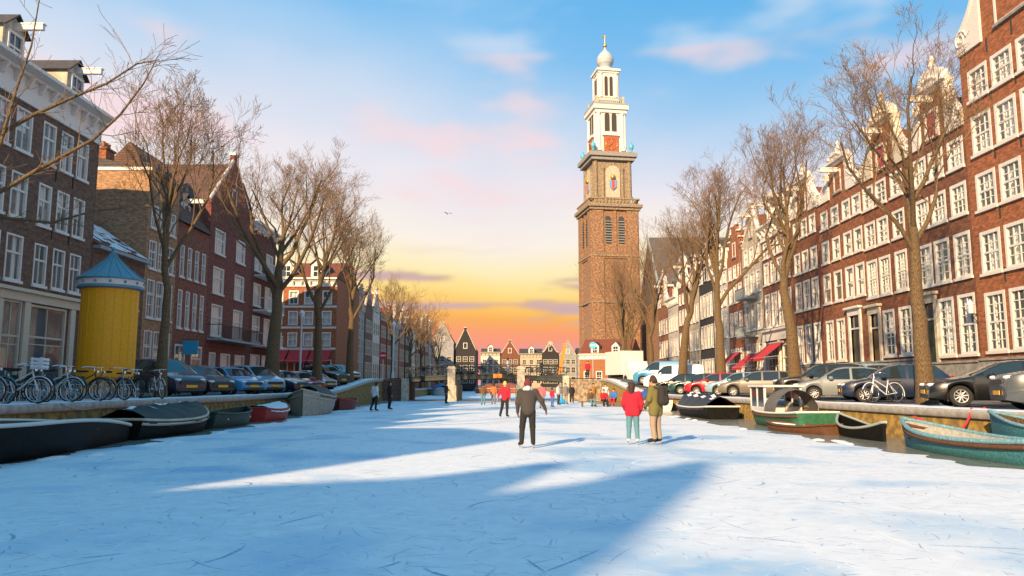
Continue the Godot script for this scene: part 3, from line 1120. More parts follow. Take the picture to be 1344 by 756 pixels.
func build_right_row() -> void:
	R.seed = 1001
	var st := func(c: int, r: int, d: int, fw := 0.15) -> Dictionary: return {"cols": c, "rows": r, "rail": 0.5, "fw": fw, "detail": d, "curtain": "any", "sm": "white_paint"}
	var red := wall_mat("red", 0.46, 0.18, 0.085)
	var brown := wall_mat("brown", 0.26, 0.115, 0.07)
	var brown2 := wall_mat("brown_two", 0.30, 0.12, 0.065)
	var rust := wall_mat("rust", 0.38, 0.16, 0.085)
	var w := 1.42
	right_house(-34.45, -25.85, {"label": "tallest red brick house, sunlit, with white scrolled gable shoulders, behind the black hatchback", "H": 16.85, "wall": red, "zs": [-33.2, -31.5, -29.8, -28.1], "gable": "neck", "nw": 5.0, "gh": 4.2, "sh": 3.2, "hatch": "wide", "anchors": true, "beam": false,
		"fl": [[3.1, 5.67, w, st.call(3, 6, 2)], [6.53, 8.4, w, st.call(3, 4, 2)], [9.4, 11.05, w, st.call(3, 4, 2)], [11.95, 13.75, w, st.call(3, 4, 2)], [14.5, 15.92, w, st.call(3, 4, 2)]], "plinth": [2.7, M["grey_stone"]]})
	right_house(-39.55, -34.45, {"label": "brown brick house with large white crest and red hatch, beside the tallest house", "H": 13.65, "wall": brown, "zs": [-38.55, -37.0, -35.3], "gable": "neck", "nw": 2.3, "gh": 2.5, "sh": 2.3, "crest": 0.42, "hatch": "shutter",
		"fl": [[3.05, 5.82, 1.35, st.call(2, 6, 2), [0.0, 1.7]], [6.6, 8.7, 1.32, st.call(2, 5, 2)], [9.55, 11.05, 1.3, st.call(3, 4, 2)], [11.8, 13.2, 1.3, st.call(3, 4, 2)]], "plinth": [2.65, M["grey_stone"]],
		"doors": [[-1.5, 1.1, 2.3, 3.3, M["stone"], M["door_green"]]]})
	var wl := thing("wall_lantern", "small black lantern on a bracket between the first two sunlit houses", "lantern", Vector3(20.7, 4.7, -34.5))
	var lb := MB.new()
	lb.rod(Vector3(0.28, 0.1, 0), Vector3(0, 0.1, 0), 0.03, 6)
	lb.rod(Vector3(0.28, -0.3, 0), Vector3(0, 0.1, 0), 0.02, 5)
	part(wl, "bracket", lb, M["iron"])
	lb = MB.new()
	lb.lathe([[0.0, 0.1], [0.1, 0.14], [0.17, 0.5], [0.2, 0.52], [0.06, 0.7], [0.0, 0.78]], 6, Vector3.ZERO, false)
	part(wl, "lantern_head", lb, M["lamp_glass"])
	right_house(-45.0, -39.55, {"label": "brown brick house with ochre scrolled gable and magenta hatch shutter behind the big bare tree", "H": 13.6, "wall": brown2, "zs": [-44.3, -42.75, -40.95], "gable": "neck", "nw": 2.5, "gh": 2.7, "sh": 2.5, "crest": 0.4, "hatch": "shutter", "trim": "cream_paint",
		"fl": [[3.25, 5.8, 1.3, st.call(2, 5, 2), [-0.4, 1.4]], [6.7, 8.85, 1.3, st.call(3, 5, 2)], [9.6, 11.1, 1.3, st.call(2, 4, 1)], [11.9, 13.25, 1.3, st.call(2, 4, 1)]], "plinth": [2.9, M["grey_stone"]],
		"doors": [[-1.98, 1.0, 2.5, 3.1, M["cream_paint"], M["wood"]]]})
	right_house(-51.7, -45.0, {"label": "four-bay brown brick house with small stepped attic gable and white doorcase", "H": 13.75, "wall": rust, "zs": [-50.7, -49.0, -47.3, -45.85], "gable": "neck", "nw": 2.6, "gh": 2.0, "sh": 1.7, "crest": 0.25, "hatch": "window",
		"fl": [[3.2, 5.85, 1.2, st.call(2, 4, 1), [-2.3, -0.6]], [7.0, 8.95, 1.2, st.call(1, 2, 1)], [9.7, 11.15, 1.15, st.call(1, 2, 1)], [12.0, 13.2, 1.15, st.call(1, 2, 1)]], "plinth": [2.9, M["grey_stone"]],
		"doors": [[1.5, 1.3, 2.45, 3.3, M["white_paint"], M["door_dark"]]]})
	right_house(-56.9, -51.7, {"label": "three-bay rust brick house with heavy white scrolls beside the attic gable", "H": 13.85, "wall": brown2, "n": 3, "gable": "neck", "nw": 2.2, "gh": 2.2, "sh": 2.4, "crest": 0.3, "hatch": "window",
		"fl": [[3.2, 5.9, 1.15, st.call(2, 4, 1)], [6.98, 9.05, 1.2, st.call(2, 4, 1)], [9.7, 11.2, 1.15, st.call(1, 2, 1)], [12.25, 13.5, 1.1, st.call(1, 2, 1)]], "plinth": [2.9, M["grey_stone"]]})
	var h := right_house(-63.8, -56.9, {"label": "white stone fronted house with corniced bay windows over a red sloping awning", "H": 14.6, "wall": wall_mat("red_stone", 0.34, 0.14, 0.08), "n": 4, "gable": "cornice", "gh": 2.6, "dormers": [-1.6, 1.6], "frieze": 1.1,
		"fl": [[6.3, 9.0, 1.25, st.call(2, 3, 1)], [9.8, 11.6, 1.2, st.call(2, 3, 1)], [12.0, 13.3, 1.2, st.call(2, 2, 1)]], "holes": [[-2.9, -0.3, 1.5, 4.8, {"cols": 3, "rows": 2, "rail": 0.7, "detail": 1}], [0.6, 2.8, 1.5, 4.8, {"cols": 2, "rows": 2, "rail": 0.7, "detail": 1}]]})
	shop_face(h, 6.9, 5.9 - 0.95, M["white_paint"])
	awning("bright red sloping awning on the white stone fronted house", Vector3(20.85, 4.9, -60.9), 3.4)
	h = right_house(-69.2, -63.8, {"label": "cream plastered house with projecting balcony canopies beside a red awning", "H": 14.2, "wall": wall_mat("cream", 0.62, 0.54, 0.42, "patch"), "n": 3, "gable": "bell", "gh": 2.8, "fl": [[3.0, 5.2, 1.2, st.call(2, 3, 1)], [6.4, 8.7, 1.2, st.call(2, 3, 1)], [9.6, 11.4, 1.2, st.call(2, 3, 1)], [12.2, 13.6, 1.1, st.call(2, 2, 1)]]})
	for y in [5.7, 9.0]:
		var bc := MB.new()
		bc.bb(-2.2, 0.6, 0, 0.14, 0.002, 1.1)
		bc.bb(-2.2, 0.6, 0.9, 0.96, 1.02, 1.1)
		for k in 15:
			bc.bb(-2.18 + k * 0.195, -2.14 + k * 0.195, 0.14, 0.9, 1.04, 1.08)
		part(h, "balcony", bc, M["lead"], at(0.6, y - 0.95, 0))
	awning("faded red awning low over a shop beside the bare tree", Vector3(20.85, 4.3, -66.5), 3.0)
	right_house(-74.2, -69.2, {"label": "red brick house with stepped gable between cream and white neighbours", "H": 13.2, "wall": red, "n": 3, "gable": "step", "gh": 3.4, "fl": [[2.6, 5.0, 1.1, st.call(2, 3, 1)], [6.2, 8.4, 1.1, st.call(2, 3, 1)], [9.3, 11.0, 1.1, st.call(2, 3, 1)], [11.6, 12.8, 1.0, st.call(2, 2, 1)]]})
	awning("second red awning farther along the sunlit quay", Vector3(20.85, 4.6, -71.7), 2.8)
	right_house(-79.6, -74.2, {"label": "white painted house with cornice and tall narrow windows along the sunlit quay", "H": 13.9, "wall": wall_mat("white", 0.74, 0.71, 0.66, "patch"), "n": 3, "gable": "cornice", "gh": 2.6, "dormers": [0.0], "fl": [[2.4, 5.0, 1.2, st.call(2, 3, 1)], [6.3, 8.5, 1.1, st.call(2, 3, 1)], [9.4, 11.1, 1.1, st.call(2, 3, 1)], [11.7, 12.8, 1.1, st.call(2, 2, 1)]]})
	right_house(-85.6, -79.6, {"label": "charcoal painted house with bright white window frames", "H": 12.6, "wall": wall_mat("charcoal", 0.045, 0.045, 0.05), "n": 4, "gable": "neck", "nw": 2.5, "gh": 2.6, "hatch": "window", "fl": [[2.2, 4.4, 1.05, st.call(2, 3, 0)], [5.6, 8.0, 1.05, st.call(2, 3, 0)], [8.9, 11.4, 1.05, st.call(2, 3, 0)]]})
	right_house(-91.0, -85.6, {"label": "pale stone house with curved white gable before the church roof", "H": 12.9, "wall": wall_mat("pale", 0.6, 0.5, 0.38, "patch"), "n": 3, "gable": "bell", "gh": 3.0, "fl": [[2.2, 4.4, 1.05, st.call(2, 3, 0)], [5.6, 7.8, 1.05, st.call(2, 3, 0)], [8.8, 10.8, 1.05, st.call(2, 3, 0)]]})
	right_house(-96.6, -91.0, {"label": "dark red brick house with white pediment hood below its attic", "H": 13.6, "wall": brown, "n": 3, "gable": "neck", "nw": 2.2, "gh": 2.8, "hatch": "window", "fl": [[2.2, 4.6, 1.1, st.call(2, 3, 0)], [5.8, 8.0, 1.1, st.call(2, 3, 0)], [9.0, 10.8, 1.1, st.call(2, 3, 0)], [11.5, 12.8, 1.0, st.call(2, 2, 0)]]})
	right_house(-103.0, -96.6, {"label": "narrow white and red banded house farthest but one in the sunlit row", "H": 12.8, "wall": wall_mat("white_b", 0.68, 0.62, 0.56, "patch"), "n": 4, "gable": "cornice", "gh": 2.8, "dormers": [0.0], "fl": [[2.2, 4.4, 1.0, st.call(2, 3, 0)], [5.4, 7.6, 1.0, st.call(2, 3, 0)], [8.6, 10.6, 1.0, st.call(2, 3, 0)]]})
	right_house(-110.0, -103.0, {"label": "rust brick house at the far end of the sunlit row near the tower", "H": 12.4, "wall": rust, "n": 4, "gable": "neck", "nw": 2.8, "gh": 3.2, "hatch": "window", "fl": [[2.2, 4.4, 1.0, st.call(2, 3, 0)], [5.4, 7.6, 1.0, st.call(2, 3, 0)], [8.6, 10.6, 1.0, st.call(2, 3, 0)]]})
	# low house before the tower
	var lo := right_house(-150.0, -140.0, {"label": "low orange brick house with white dormer at the foot of the church tower", "x": 17.5, "H": 7.4, "wall": wall_mat("orange", 0.45, 0.2, 0.09), "n": 4, "gable": "cornice", "gh": 3.0, "dormers": [-2.0, 2.0], "beam": false, "fl": [[1.9, 4.2, 1.2, st.call(2, 3, 0)]]})
	lo.rotation.y = -0.35

func shop_face(h: Node3D, W: float, top: float, m: Material) -> void:
	var b := MB.new()
	b.bb(-W / 2, W / 2, top - 0.75, top, 0.002, 0.2)
	b.bb(-W / 2, W / 2, top, top + 0.15, 0.002, 0.4)
	for x in [-W / 2 + 0.2, 0.15, W / 2 - 0.2]:
		b.bb(x - 0.2, x + 0.2, -0.3, top - 0.75, 0.003, 0.16)
	part(h, "shop_front", b, m)

func awning(label: String, p: Vector3, w: float, turn := -PI / 2) -> void:
	var t := thing("awning", label, "awning", p, turn, "red awnings")
	var b := MB.new()
	var rows := []
	for i in 7:
		var row := PackedVector3Array()
		var k := i / 6.0
		for j in 13:
			row.append(Vector3(-w / 2 + w * j / 12.0, -1.15 * k - 0.05 * sin(PI * k), 1.5 * k))
		rows.append(row)
	b.grid(rows, false, true)
	for j in 12:
		var x0 := -w / 2 + w * j / 12.0
		b.quad(Vector3(x0, -1.4, 1.5), Vector3(x0 + w / 12, -1.4, 1.5), Vector3(x0 + w / 12, -1.15, 1.5), Vector3(x0, -1.15, 1.5))
	part(t, "canvas", b, M["red_cloth"])
	var f := MB.new()
	for s in [-1.0, 1.0]:
		f.rod(Vector3(s * w / 2, -1.0, -0.1), Vector3(s * w / 2, -1.16, 1.48), 0.025, 5)
	f.rod(Vector3(-w / 2, -1.17, 1.48), Vector3(w / 2, -1.17, 1.48), 0.03, 5)
	f.rod(Vector3(-w / 2, 0.04, -0.02), Vector3(w / 2, 0.04, -0.02), 0.09, 6)
	part(t, "awning_frame", f, M["galvanised"])

func left_house(zn: float, zf: float, sp: Dictionary) -> Node3D:   # near and far end
	sp.W = zn - zf - 0.02
	var zc := (zn + zf) / 2
	sp.pos = Vector3(sp.get("x", -22.0), 0, zc)
	sp.turn = PI / 2
	sp.base = 1.05
	if sp.has("zs"):
		sp.cols = []
		for z in sp.zs:
			sp.cols.append(zc - z)
	if sp.has("n"):
		sp.cols = []
		for i in sp.n:
			sp.cols.append((i - (sp.n - 1) / 2.0) * (sp.W - 0.5) / sp.n)
	sp.group = "canal houses along the shaded quay"
	return house(sp)

func build_left_row() -> void:
	R.seed = 2002
	var st := func(c: int, r: int, d: int, fw := 0.08) -> Dictionary: return {"cols": c, "rows": r, "rail": 0.62, "fw": fw, "detail": d, "curtain": ["", "drapes", "half"][R.randi() % 3], "sm": "white_paint"}
	var dark := wall_mat("dark_brown", 0.23, 0.145, 0.105)
	var zc := (-39.7 - 27.0) / 2
	var zs := [-38.2, -36.8, -35.35]
	var zs2 := [-33.45, -31.9, -30.3, -28.7]
	var xs := zs.map(func(z: float) -> float: return zc - z)
	var xs2 := zs2.map(func(z: float) -> float: return zc - z)
	var h := left_house(-27.0, -39.7, {"label": "dark brown brick house with deep white cornice, hoist dormers and cream shop fronts", "H": 15.75, "wall": dark, "zs": zs, "gable": "cornice", "frieze": 1.4, "out": 0.75, "gh": 0.4, "roof": "roof_dark", "dormers": [-0.7, 4.2], "dm": "stone", "D": 12.0,
		"fl": [[12.05, 13.98, 1.0, st.call(2, 1, 1), xs], [9.05, 11.0, 1.0, st.call(2, 1, 1), xs], [6.23, 8.15, 0.98, st.call(2, 1, 1), xs], [12.08, 14.0, 1.15, st.call(2, 1, 1), xs2], [9.05, 11.05, 1.15, st.call(2, 1, 1), xs2], [6.23, 8.25, 1.15, st.call(2, 1, 1), xs2]],
		"holes": [[zc + 34.85, zc + 37.75, 1.7, 5.3, {"cols": 2, "rows": 2, "rail": 0.6, "fw": 0.1, "detail": 2, "sill": false, "m": "cream_paint"}], [zc + 32.95, zc + 34.3, 1.5, 5.35, {"cols": 2, "rows": 2, "rail": 0.6, "fw": 0.1, "detail": 2, "sill": false, "m": "cream_paint"}],
			[zc + 29.6, zc + 32.4, 1.7, 5.3, {"cols": 2, "rows": 2, "rail": 0.6, "fw": 0.1, "detail": 2, "sill": false, "m": "cream_paint"}]], "anchors": true})
	var b := MB.new()
	b.bb(-6.3, 6.3, 5.36 - 1.05, 5.75 - 1.05, 0.002, 0.16)
	b.bb(-6.34, 6.34, 5.75 - 1.05, 5.9 - 1.05, 0.002, 0.34)
	for z in [-39.3, -38.2, -34.58, -32.65, -29.3]:
		b.bb(zc - z - 0.2, zc - z + 0.2, -0.3, 5.36 - 1.05, 0.003, 0.12)
		b.bb(zc - z - 0.24, zc - z + 0.24, -0.3, 0.3, 0.004, 0.16)
	part(h, "shop_front", b, M["cream_paint"])
	var pd := MB.new()
	pd.bb(-6.33, 6.33, -0.3, 0.55, 0.003, 0.08)
	part(h, "shop_plinth", pd, M["grey_stone"])
	# low house with snow on its roof
	h = left_house(-39.75, -45.45, {"label": "low dark brick house with patchy snow on its red roof, behind the yellow column", "H": 9.0, "wall": dark, "n": 3, "gable": "none", "D": 9.0, "fl": [[6.0, 8.0, 1.1, st.call(2, 3, 1)], [2.2, 5.0, 1.2, st.call(2, 2, 1)]]})
	part(h, "roof", roof_ridge_along(5.68, 9.0 - 1.05, 2.7, 9.0, 0.25), M["roof_red"])
	# snow lying in patches on the slope facing the canal
	R.seed = 71
	var sn := MB.new()
	var fn := FastNoiseLite.new()
	fn.seed = 8
	fn.frequency = 0.5
	var sl := Vector3(0, 2.7, -9.0 * 0.42 - 0.25).normalized()
	var nr := Vector3(0, 9.0 * 0.42 + 0.25, 2.7).normalized()
	for i in 40:
		for j in 40:
			var px := -2.8 + 5.6 * i / 40.0
			var q := j / 40.0
			if fn.get_noise_2d(px * 1.3, q * 9.0) + 0.42 - absf(q - 0.5) * 0.6 > 0.08:
				var o := Vector3(px, 7.95, 0.25) + sl * q * 4.7 + nr * 0.05
				sn.quad(o, o + Vector3(0.1405, 0, 0), o + Vector3(0.1405, 0, 0) + sl * 0.119, o + sl * 0.119)
	part(h, "snow_cover", sn, M["snow"])
	var eave := MB.new()
	eave.bb(-2.84, 2.84, 7.72, 7.9, 0.0, 0.4)
	part(h, "gutter", eave, M["lead"])
	# tan house with blank sunlit side wall
	h = left_house(-45.5, -49.7, {"label": "tan house with blank sunlit side wall and chimney stack above the low roof", "H": 14.6, "wall": wall_mat("tan", 0.52, 0.33, 0.19), "n": 3, "gable": "none", "D": 8.5, "chim": [[-1.4, 14.6, -3.2, wall_mat("red", 0.46, 0.18, 0.085)]], "fl": [[2.4, 4.9, 1.0, st.call(2, 3, 1)], [5.7, 8.0, 0.95, st.call(2, 3, 1)], [8.7, 10.4, 0.95, st.call(2, 3, 1)], [11.2, 12.6, 0.9, st.call(2, 2, 1)]]})
	part(h, "roof", roof_ridge_along(4.15, 14.6 - 1.05, 0.9, 8.5, 0.2), M["roof_dark"])
	var cp := MB.new()
	cp.bb(-2.15, -1.9, 13.55, 13.75, -8.5, 0.1)
	part(h, "coping", cp, M["white_paint"])
	h = left_house(-49.7, -55.0, {"label": "red brick house with triple arched-height windows and steep streaked roof", "H": 12.4, "wall": wall_mat("dull_red", 0.34, 0.14, 0.095), "n": 4, "gable": "none", "D": 8.5, "fl": [[5.4, 7.9, 0.62, st.call(1, 2, 1)], [8.8, 10.9, 0.62, st.call(1, 2, 1)]], "holes": [[-2.2, -0.6, 1.6, 4.3, {"cols": 2, "rows": 2, "rail": 0.7, "detail": 1}], [0.4, 2.2, 1.6, 4.3, {"cols": 2, "rows": 2, "rail": 0.7, "detail": 1}]], "chim": [[2.0, 15.6, -3.6, wall_mat("dull_red", 0.34, 0.14, 0.095)]]})
	part(h, "roof", roof_ridge_along(5.25, 12.4 - 1.05, 5.4, 8.5, 0.2), M["roof_brown"])
	dormer(h, 0.4, 12.0, 1.4, 1.2, -0.9, 2.4, M["white_paint"], true)
	var st2 := {"cols": 4, "rows": 2, "rail": 0.6, "fw": 0.1, "detail": 1, "curtain": "full", "sm": "white_paint"}
	h = left_house(-55.0, -64.0, {"label": "plain maroon brick house with broad white windows and a long first-floor balcony", "H": 15.2, "wall": wall_mat("maroon", 0.29, 0.10, 0.08), "zs": [-57.0, -61.4], "gable": "spout", "gh": 4.0, "beam": false, "D": 10.0, "roof": "roof_brown",
		"fl": [[5.25, 7.55, 2.1, st2], [8.4, 10.35, 2.1, st2], [11.4, 13.2, 2.0, st2]], "holes": [[-3.6, -2.4, 1.2, 4.0, st2], [-1.4, 0.6, 1.4, 4.0, st2], [1.6, 3.8, 1.4, 4.0, st2]]})
	balcony(h, -4.2, 4.2, 5.0 - 1.05, 1.1)
	h = left_house(-64.0, -70.6, {"label": "dark brick corner house with stacked white balconies at its end", "H": 15.4, "wall": wall_mat("dark_red", 0.21, 0.08, 0.06), "n": 2, "gable": "cornice", "gh": 2.6, "frieze": 0.5, "D": 9.0, "fl": [[5.3, 7.5, 1.9, st2], [8.4, 10.3, 1.9, st2], [11.4, 13.3, 1.9, st2]], "holes": [[-2.6, -0.2, 1.4, 4.2, st2], [0.4, 2.6, 1.4, 4.2, st2]], "chim": [[1.5, 15.4, -2.0, wall_mat("red", 0.46, 0.18, 0.085)]]})
	for y in [5.0, 8.0, 11.0]:
		balcony(h, -2.4, 2.6, y - 1.05, 1.2, true)
	# corner house across the side street, seen face on
	var r := wall_mat("red", 0.46, 0.18, 0.085)
	h = house({"label": "red brick corner house with white bands, stepped white dormers and red ground-floor awnings", "W": 7.6, "H": 13.0, "base": 1.05, "pos": Vector3(-22.6, 0, -82.0), "turn": 0.0, "D": 12.0, "wall": r, "cols": [-2.5, -0.85, 0.8, 2.75], "gable": "cornice", "frieze": 0.8, "gh": 2.4, "dormers": [-1.8, 1.6], "beam": false, "group": "canal houses along the shaded quay",
		"fl": [[5.7, 7.2, 1.05, {"cols": 2, "rows": 2, "detail": 1, "curtain": "full"}], [8.0, 9.5, 1.05, {"cols": 2, "rows": 2, "detail": 1, "curtain": "full"}], [10.2, 11.7, 1.05, {"cols": 2, "rows": 2, "detail": 1, "curtain": "half"}]], "holes": [[-3.2, -1.2, 1.4, 4.3, {"cols": 2, "rows": 2, "detail": 1}], [-0.6, 1.4, 1.4, 4.3, {"cols": 2, "rows": 2, "detail": 1}], [2.0, 3.4, 1.4, 4.3, {"cols": 1, "rows": 2, "detail": 1}]]})
	for y in [5.35, 7.6, 9.85]:
		var bd := MB.new()
		bd.bb(-3.78, 3.78, y - 1.05, y - 1.05 + 0.22, 0.002, 0.05)
		part(h, "stone_band", bd, M["white_paint"])
	for k in 3:
		awning(["scalloped red awning on the corner house, nearest the big tree", "middle red awning on the corner house", "red awning on the corner house's canal end"][k], Vector3(-24.9 + 2.3 * k, 5.3, -81.95), 2.1, 0.0)
	# houses farther along, before the camera's side and behind it: they throw the long shadows on the ice
	var off := [[-27.0, -18.5, 14.3, "spout", 3.2, "brick house with pointed gable just out of view beside the cornice house"], [-18.5, -9.5, 15.2, "spout", 2.6, "wide brick house second out of view along the shaded quay"], [-9.5, 0.5, 15.6, "spout", 2.6, "wide brick house abreast of the ice in the foreground"],
		[0.5, 5.0, 15.4, "spout", 2.2, "broad house behind the viewpoint with low gable"]]
	for o in off:
		left_house(o[1], o[0], {"label": o[5], "H": o[2], "wall": dark, "n": 3, "gable": o[3], "gh": o[4], "D": 9.0, "roof": "roof_dark", "fl": [[6.2, 8.2, 1.1, st.call(2, 2, 0)], [9.4, 11.2, 1.1, st.call(2, 2, 0)]]})

	for o: Array in [[5.0, 21.5, 15.6, [[5.0, 16.4], [11.0, 19.3], [18.6, 21.4], [21.5, 21.6]], "large unseen house behind the viewpoint, its skyline shaped for the ice shadow"],
			[21.5, 32.7, 15.3, [[21.5, 15.8], [24.6, 17.8], [28.8, 20.2], [30.9, 22.5], [32.0, 21.6], [32.7, 20.8]], "unseen house behind the viewpoint, its lopsided gable shaped for the ice shadow"],
			[32.7, 41.0, 17.5, [[32.7, 20.8], [35.2, 22.9], [36.0, 24.2], [37.1, 25.5], [38.2, 24.6], [38.9, 23.2], [39.6, 21.9], [41.0, 18.0]], "tallest unseen gabled house behind the viewpoint, shaped for the ice shadow"]]:
		var zm: float = (o[0] + o[1]) / 2
		var ln: Array = o[3].map(func(q: Array) -> Array: return [zm - q[0], q[1]])  # unseen skylines, outlined so their shadow edges fall as wanted on the ice
		left_house(o[1], o[0], {"label": o[4], "H": o[2], "wall": dark, "n": 3, "gable": "shadow_roofline", "line": ln, "D": 9.0, "roof": "roof_dark", "fl": [[6.2, 8.2, 1.1, st.call(2, 2, 0)], [9.4, 11.2, 1.1, st.call(2, 2, 0)]]})
	left_house(60.0, 41.0, {"label": "long house far behind the viewpoint", "H": 17.0, "wall": dark, "n": 5, "gable": "cornice", "gh": 3.0, "D": 9.0, "roof": "roof_dark", "fl": [[6.2, 8.2, 1.1, st.call(2, 2, 0)], [9.4, 11.2, 1.1, st.call(2, 2, 0)]]})

func balcony(h: Node3D, x0: float, x1: float, y: float, out: float, white := false) -> void:
	var m: Material = M["white_paint"] if white else M["lead"]
	var b := MB.new()
	b.bb(x0, x1, y - 0.16, y, 0.003, out)
	var o := part(h, "balcony", b, m)
	var r := MB.new()
	r.bb(x0, x1, y + 0.95, y + 1.0, out - 0.06, out)
	r.bb(x0, x0 + 0.05, y + 0.95, y + 1.0, 0.01, out - 0.06)
	r.bb(x1 - 0.05, x1, y + 0.95, y + 1.0, 0.01, out - 0.06)
	var n := int((x1 - x0) / 0.16)
	for k in n + 1:
		var x := lerpf(x0 + 0.02, x1 - 0.02, k / float(n))
		r.bb(x - 0.012, x + 0.012, y, y + 0.95, out - 0.045, out - 0.02)
	part(o, "railing", r, M["white_paint"] if white else M["iron"])

func build_far_rows() -> void:
	R.seed = 3003
	var st := {"cols": 2, "rows": 2, "detail": 0, "fw": 0.1, "sill": false, "m": "cream_paint"}
	var walls := [wall_mat("dark_brown", 0.23, 0.145, 0.105), wall_mat("pale_grey", 0.36, 0.37, 0.38, "patch"), wall_mat("maroon", 0.29, 0.10, 0.08), wall_mat("white", 0.74, 0.71, 0.66, "patch"), wall_mat("dull_red", 0.34, 0.14, 0.095), wall_mat("charcoal", 0.045, 0.045, 0.05), wall_mat("brown", 0.26, 0.115, 0.07)]
	var wn := ["dark brown", "pale grey", "maroon", "white", "dull red", "charcoal", "brown"]
	var gs := ["spout", "neck", "cornice", "bell", "step"]
	var gn := ["pointed gable", "neck gable", "level cornice", "rounded gable", "stepped gable"]
	var z := -94.5
	var k := 0
	var place := ["first past the corner house", "second past the corner house", "third past the corner house", "fourth past the corner house", "fifth past the corner house", "sixth past the corner house", "seventh past the corner house", "eighth past the corner house", "ninth past the corner house", "tenth past the corner house", "eleventh past the corner house", "twelfth past the corner house", "thirteenth past the corner house", "fourteenth past the corner house", "fifteenth past the corner house"]
	while z > -178.0:
		var w := R.randf_range(5.0, 7.0)
		var wi: int = [1, 0, 3, 2, 6, 1, 4, 5, 3, 0, 2, 6, 1, 4, 3][k % 15]
		var gi := (k * 2 + 1) % 5
		left_house(z, z - w, {"label": "%s house with %s, %s" % [wn[wi], gn[gi], place[k]], "x": -19.5 + k * 0.12, "H": R.randf_range(10.8, 13.2), "wall": walls[wi], "n": 3, "gable": gs[gi], "nw": 2.4, "gh": R.randf_range(2.2, 3.2), "fl": [[2.4, 4.6, 1.15, st], [5.6, 7.6, 1.15, st], [8.6, 10.3, 1.1, st]], "hatch": "window", "trim": "stone", "crest": 0.2})
		z -= w
		k += 1
	# the far end of the canal, facing the camera
	var far := [
		[-24.0, 7.0, -186.0, 8.6, "cornice", 5.0, "dull_red", "roof_red", "house with broad bright red roof beyond the bridge"],
		[-17.2, 5.6, -190.0, 10.8, "spout", 4.6, "pale_grey", "roof_dark", "grey house with sharp pointed gable topped by a finial, beyond the bridge"],
		[-11.6, 5.4, -191.0, 9.2, "spout", 5.0, "charcoal", "roof_dark", "dark house with steep gable and white edges, beside the sharp grey gable"],
		[-6.0, 5.4, -214.0, 9.6, "cornice", 1.2, "white", "roof_dark", "white house with level attic storey beyond the bridge's middle span"],
		[-0.6, 5.2, -214.5, 9.0, "spout", 3.4, "brown", "roof_red", "brown house under an orange pointed roof beyond the middle span"],
		[5.4, 6.6, -215.0, 9.2, "cornice", 1.6, "pale", "roof_dark", "broad cream house with dark flat-looking roof beyond the bridge"],
		[10.6, 4.6, -213.0, 9.6, "bell", 2.2, "charcoal", "roof_dark", "blue-black house with rounded gable beyond the bridge"],
		[15.4, 4.8, -212.0, 8.6, "spout", 3.4, "pale_grey", "roof_red", "slate blue house with brick-red side roof beyond the bridge"],
		[20.4, 5.0, -211.0, 8.8, "cornice", 2.0, "pale_grey", "roof_dark", "pale blue-grey house with dark roof beside the brick-red roof"],
		[25.6, 5.2, -210.0, 8.6, "step", 2.4, "maroon", "roof_dark", "maroon stepped house partly behind the church tower"],
		[-30.8, 6.4, -186.0, 10.4, "step", 3.0, "brown", "roof_dark", "brown stepped house beyond the trees on the shaded quay"],
	]
	for f in far:
		house({"label": f[8], "W": f[1] - 0.04, "H": f[3] + 1.0, "base": 1.0, "pos": Vector3(f[0], 0, f[2]), "wall": M["wall_" + f[6]], "cols": [-f[1] * 0.3, 0.0, f[1] * 0.3], "gable": f[4], "gh": f[5], "roof": f[7], "D": 12.0, "dormers": [0.0] if f[4] == "cornice" else [], "beam": false, "trim": "stone", "group": "houses closing the far end of the canal",
			"fl": [[2.0, 3.9, 1.2, st], [4.9, 6.5, 1.2, st], [7.3, 8.6, 1.15, st]]})

# ---------------------------------------------------------------- church
func arch_poly(w: float, h: float) -> PackedVector2Array:
	var p := PackedVector2Array([Vector2(-w / 2, 0), Vector2(w / 2, 0)])
	for k in 9:
		var a := PI * k / 8.0
		p.append(Vector2(cos(a) * w / 2, h - w / 2 + sin(a) * w / 2))
	return p

func stage(t: Node3D, called: String, w: float, y0: float, y1: float, m: Material) -> MeshInstance3D:
	var b := MB.new()
	b.bb(-w / 2, w / 2, y0, y1, -w / 2, w / 2)
	return part(t, called, b, m)

func ledge(t: Node3D, w: float, y: float, h: float, out: float, m: Material) -> void:
	var b := MB.new()
	b.bb(-w / 2 - out * 0.5, w / 2 + out * 0.5, y, y + h * 0.45, -w / 2 - out * 0.5, w / 2 + out * 0.5)
	b.bb(-w / 2 - out, w / 2 + out, y + h * 0.45, y + h, -w / 2 - out, w / 2 + out)
	part(t, "cornice", b, m)

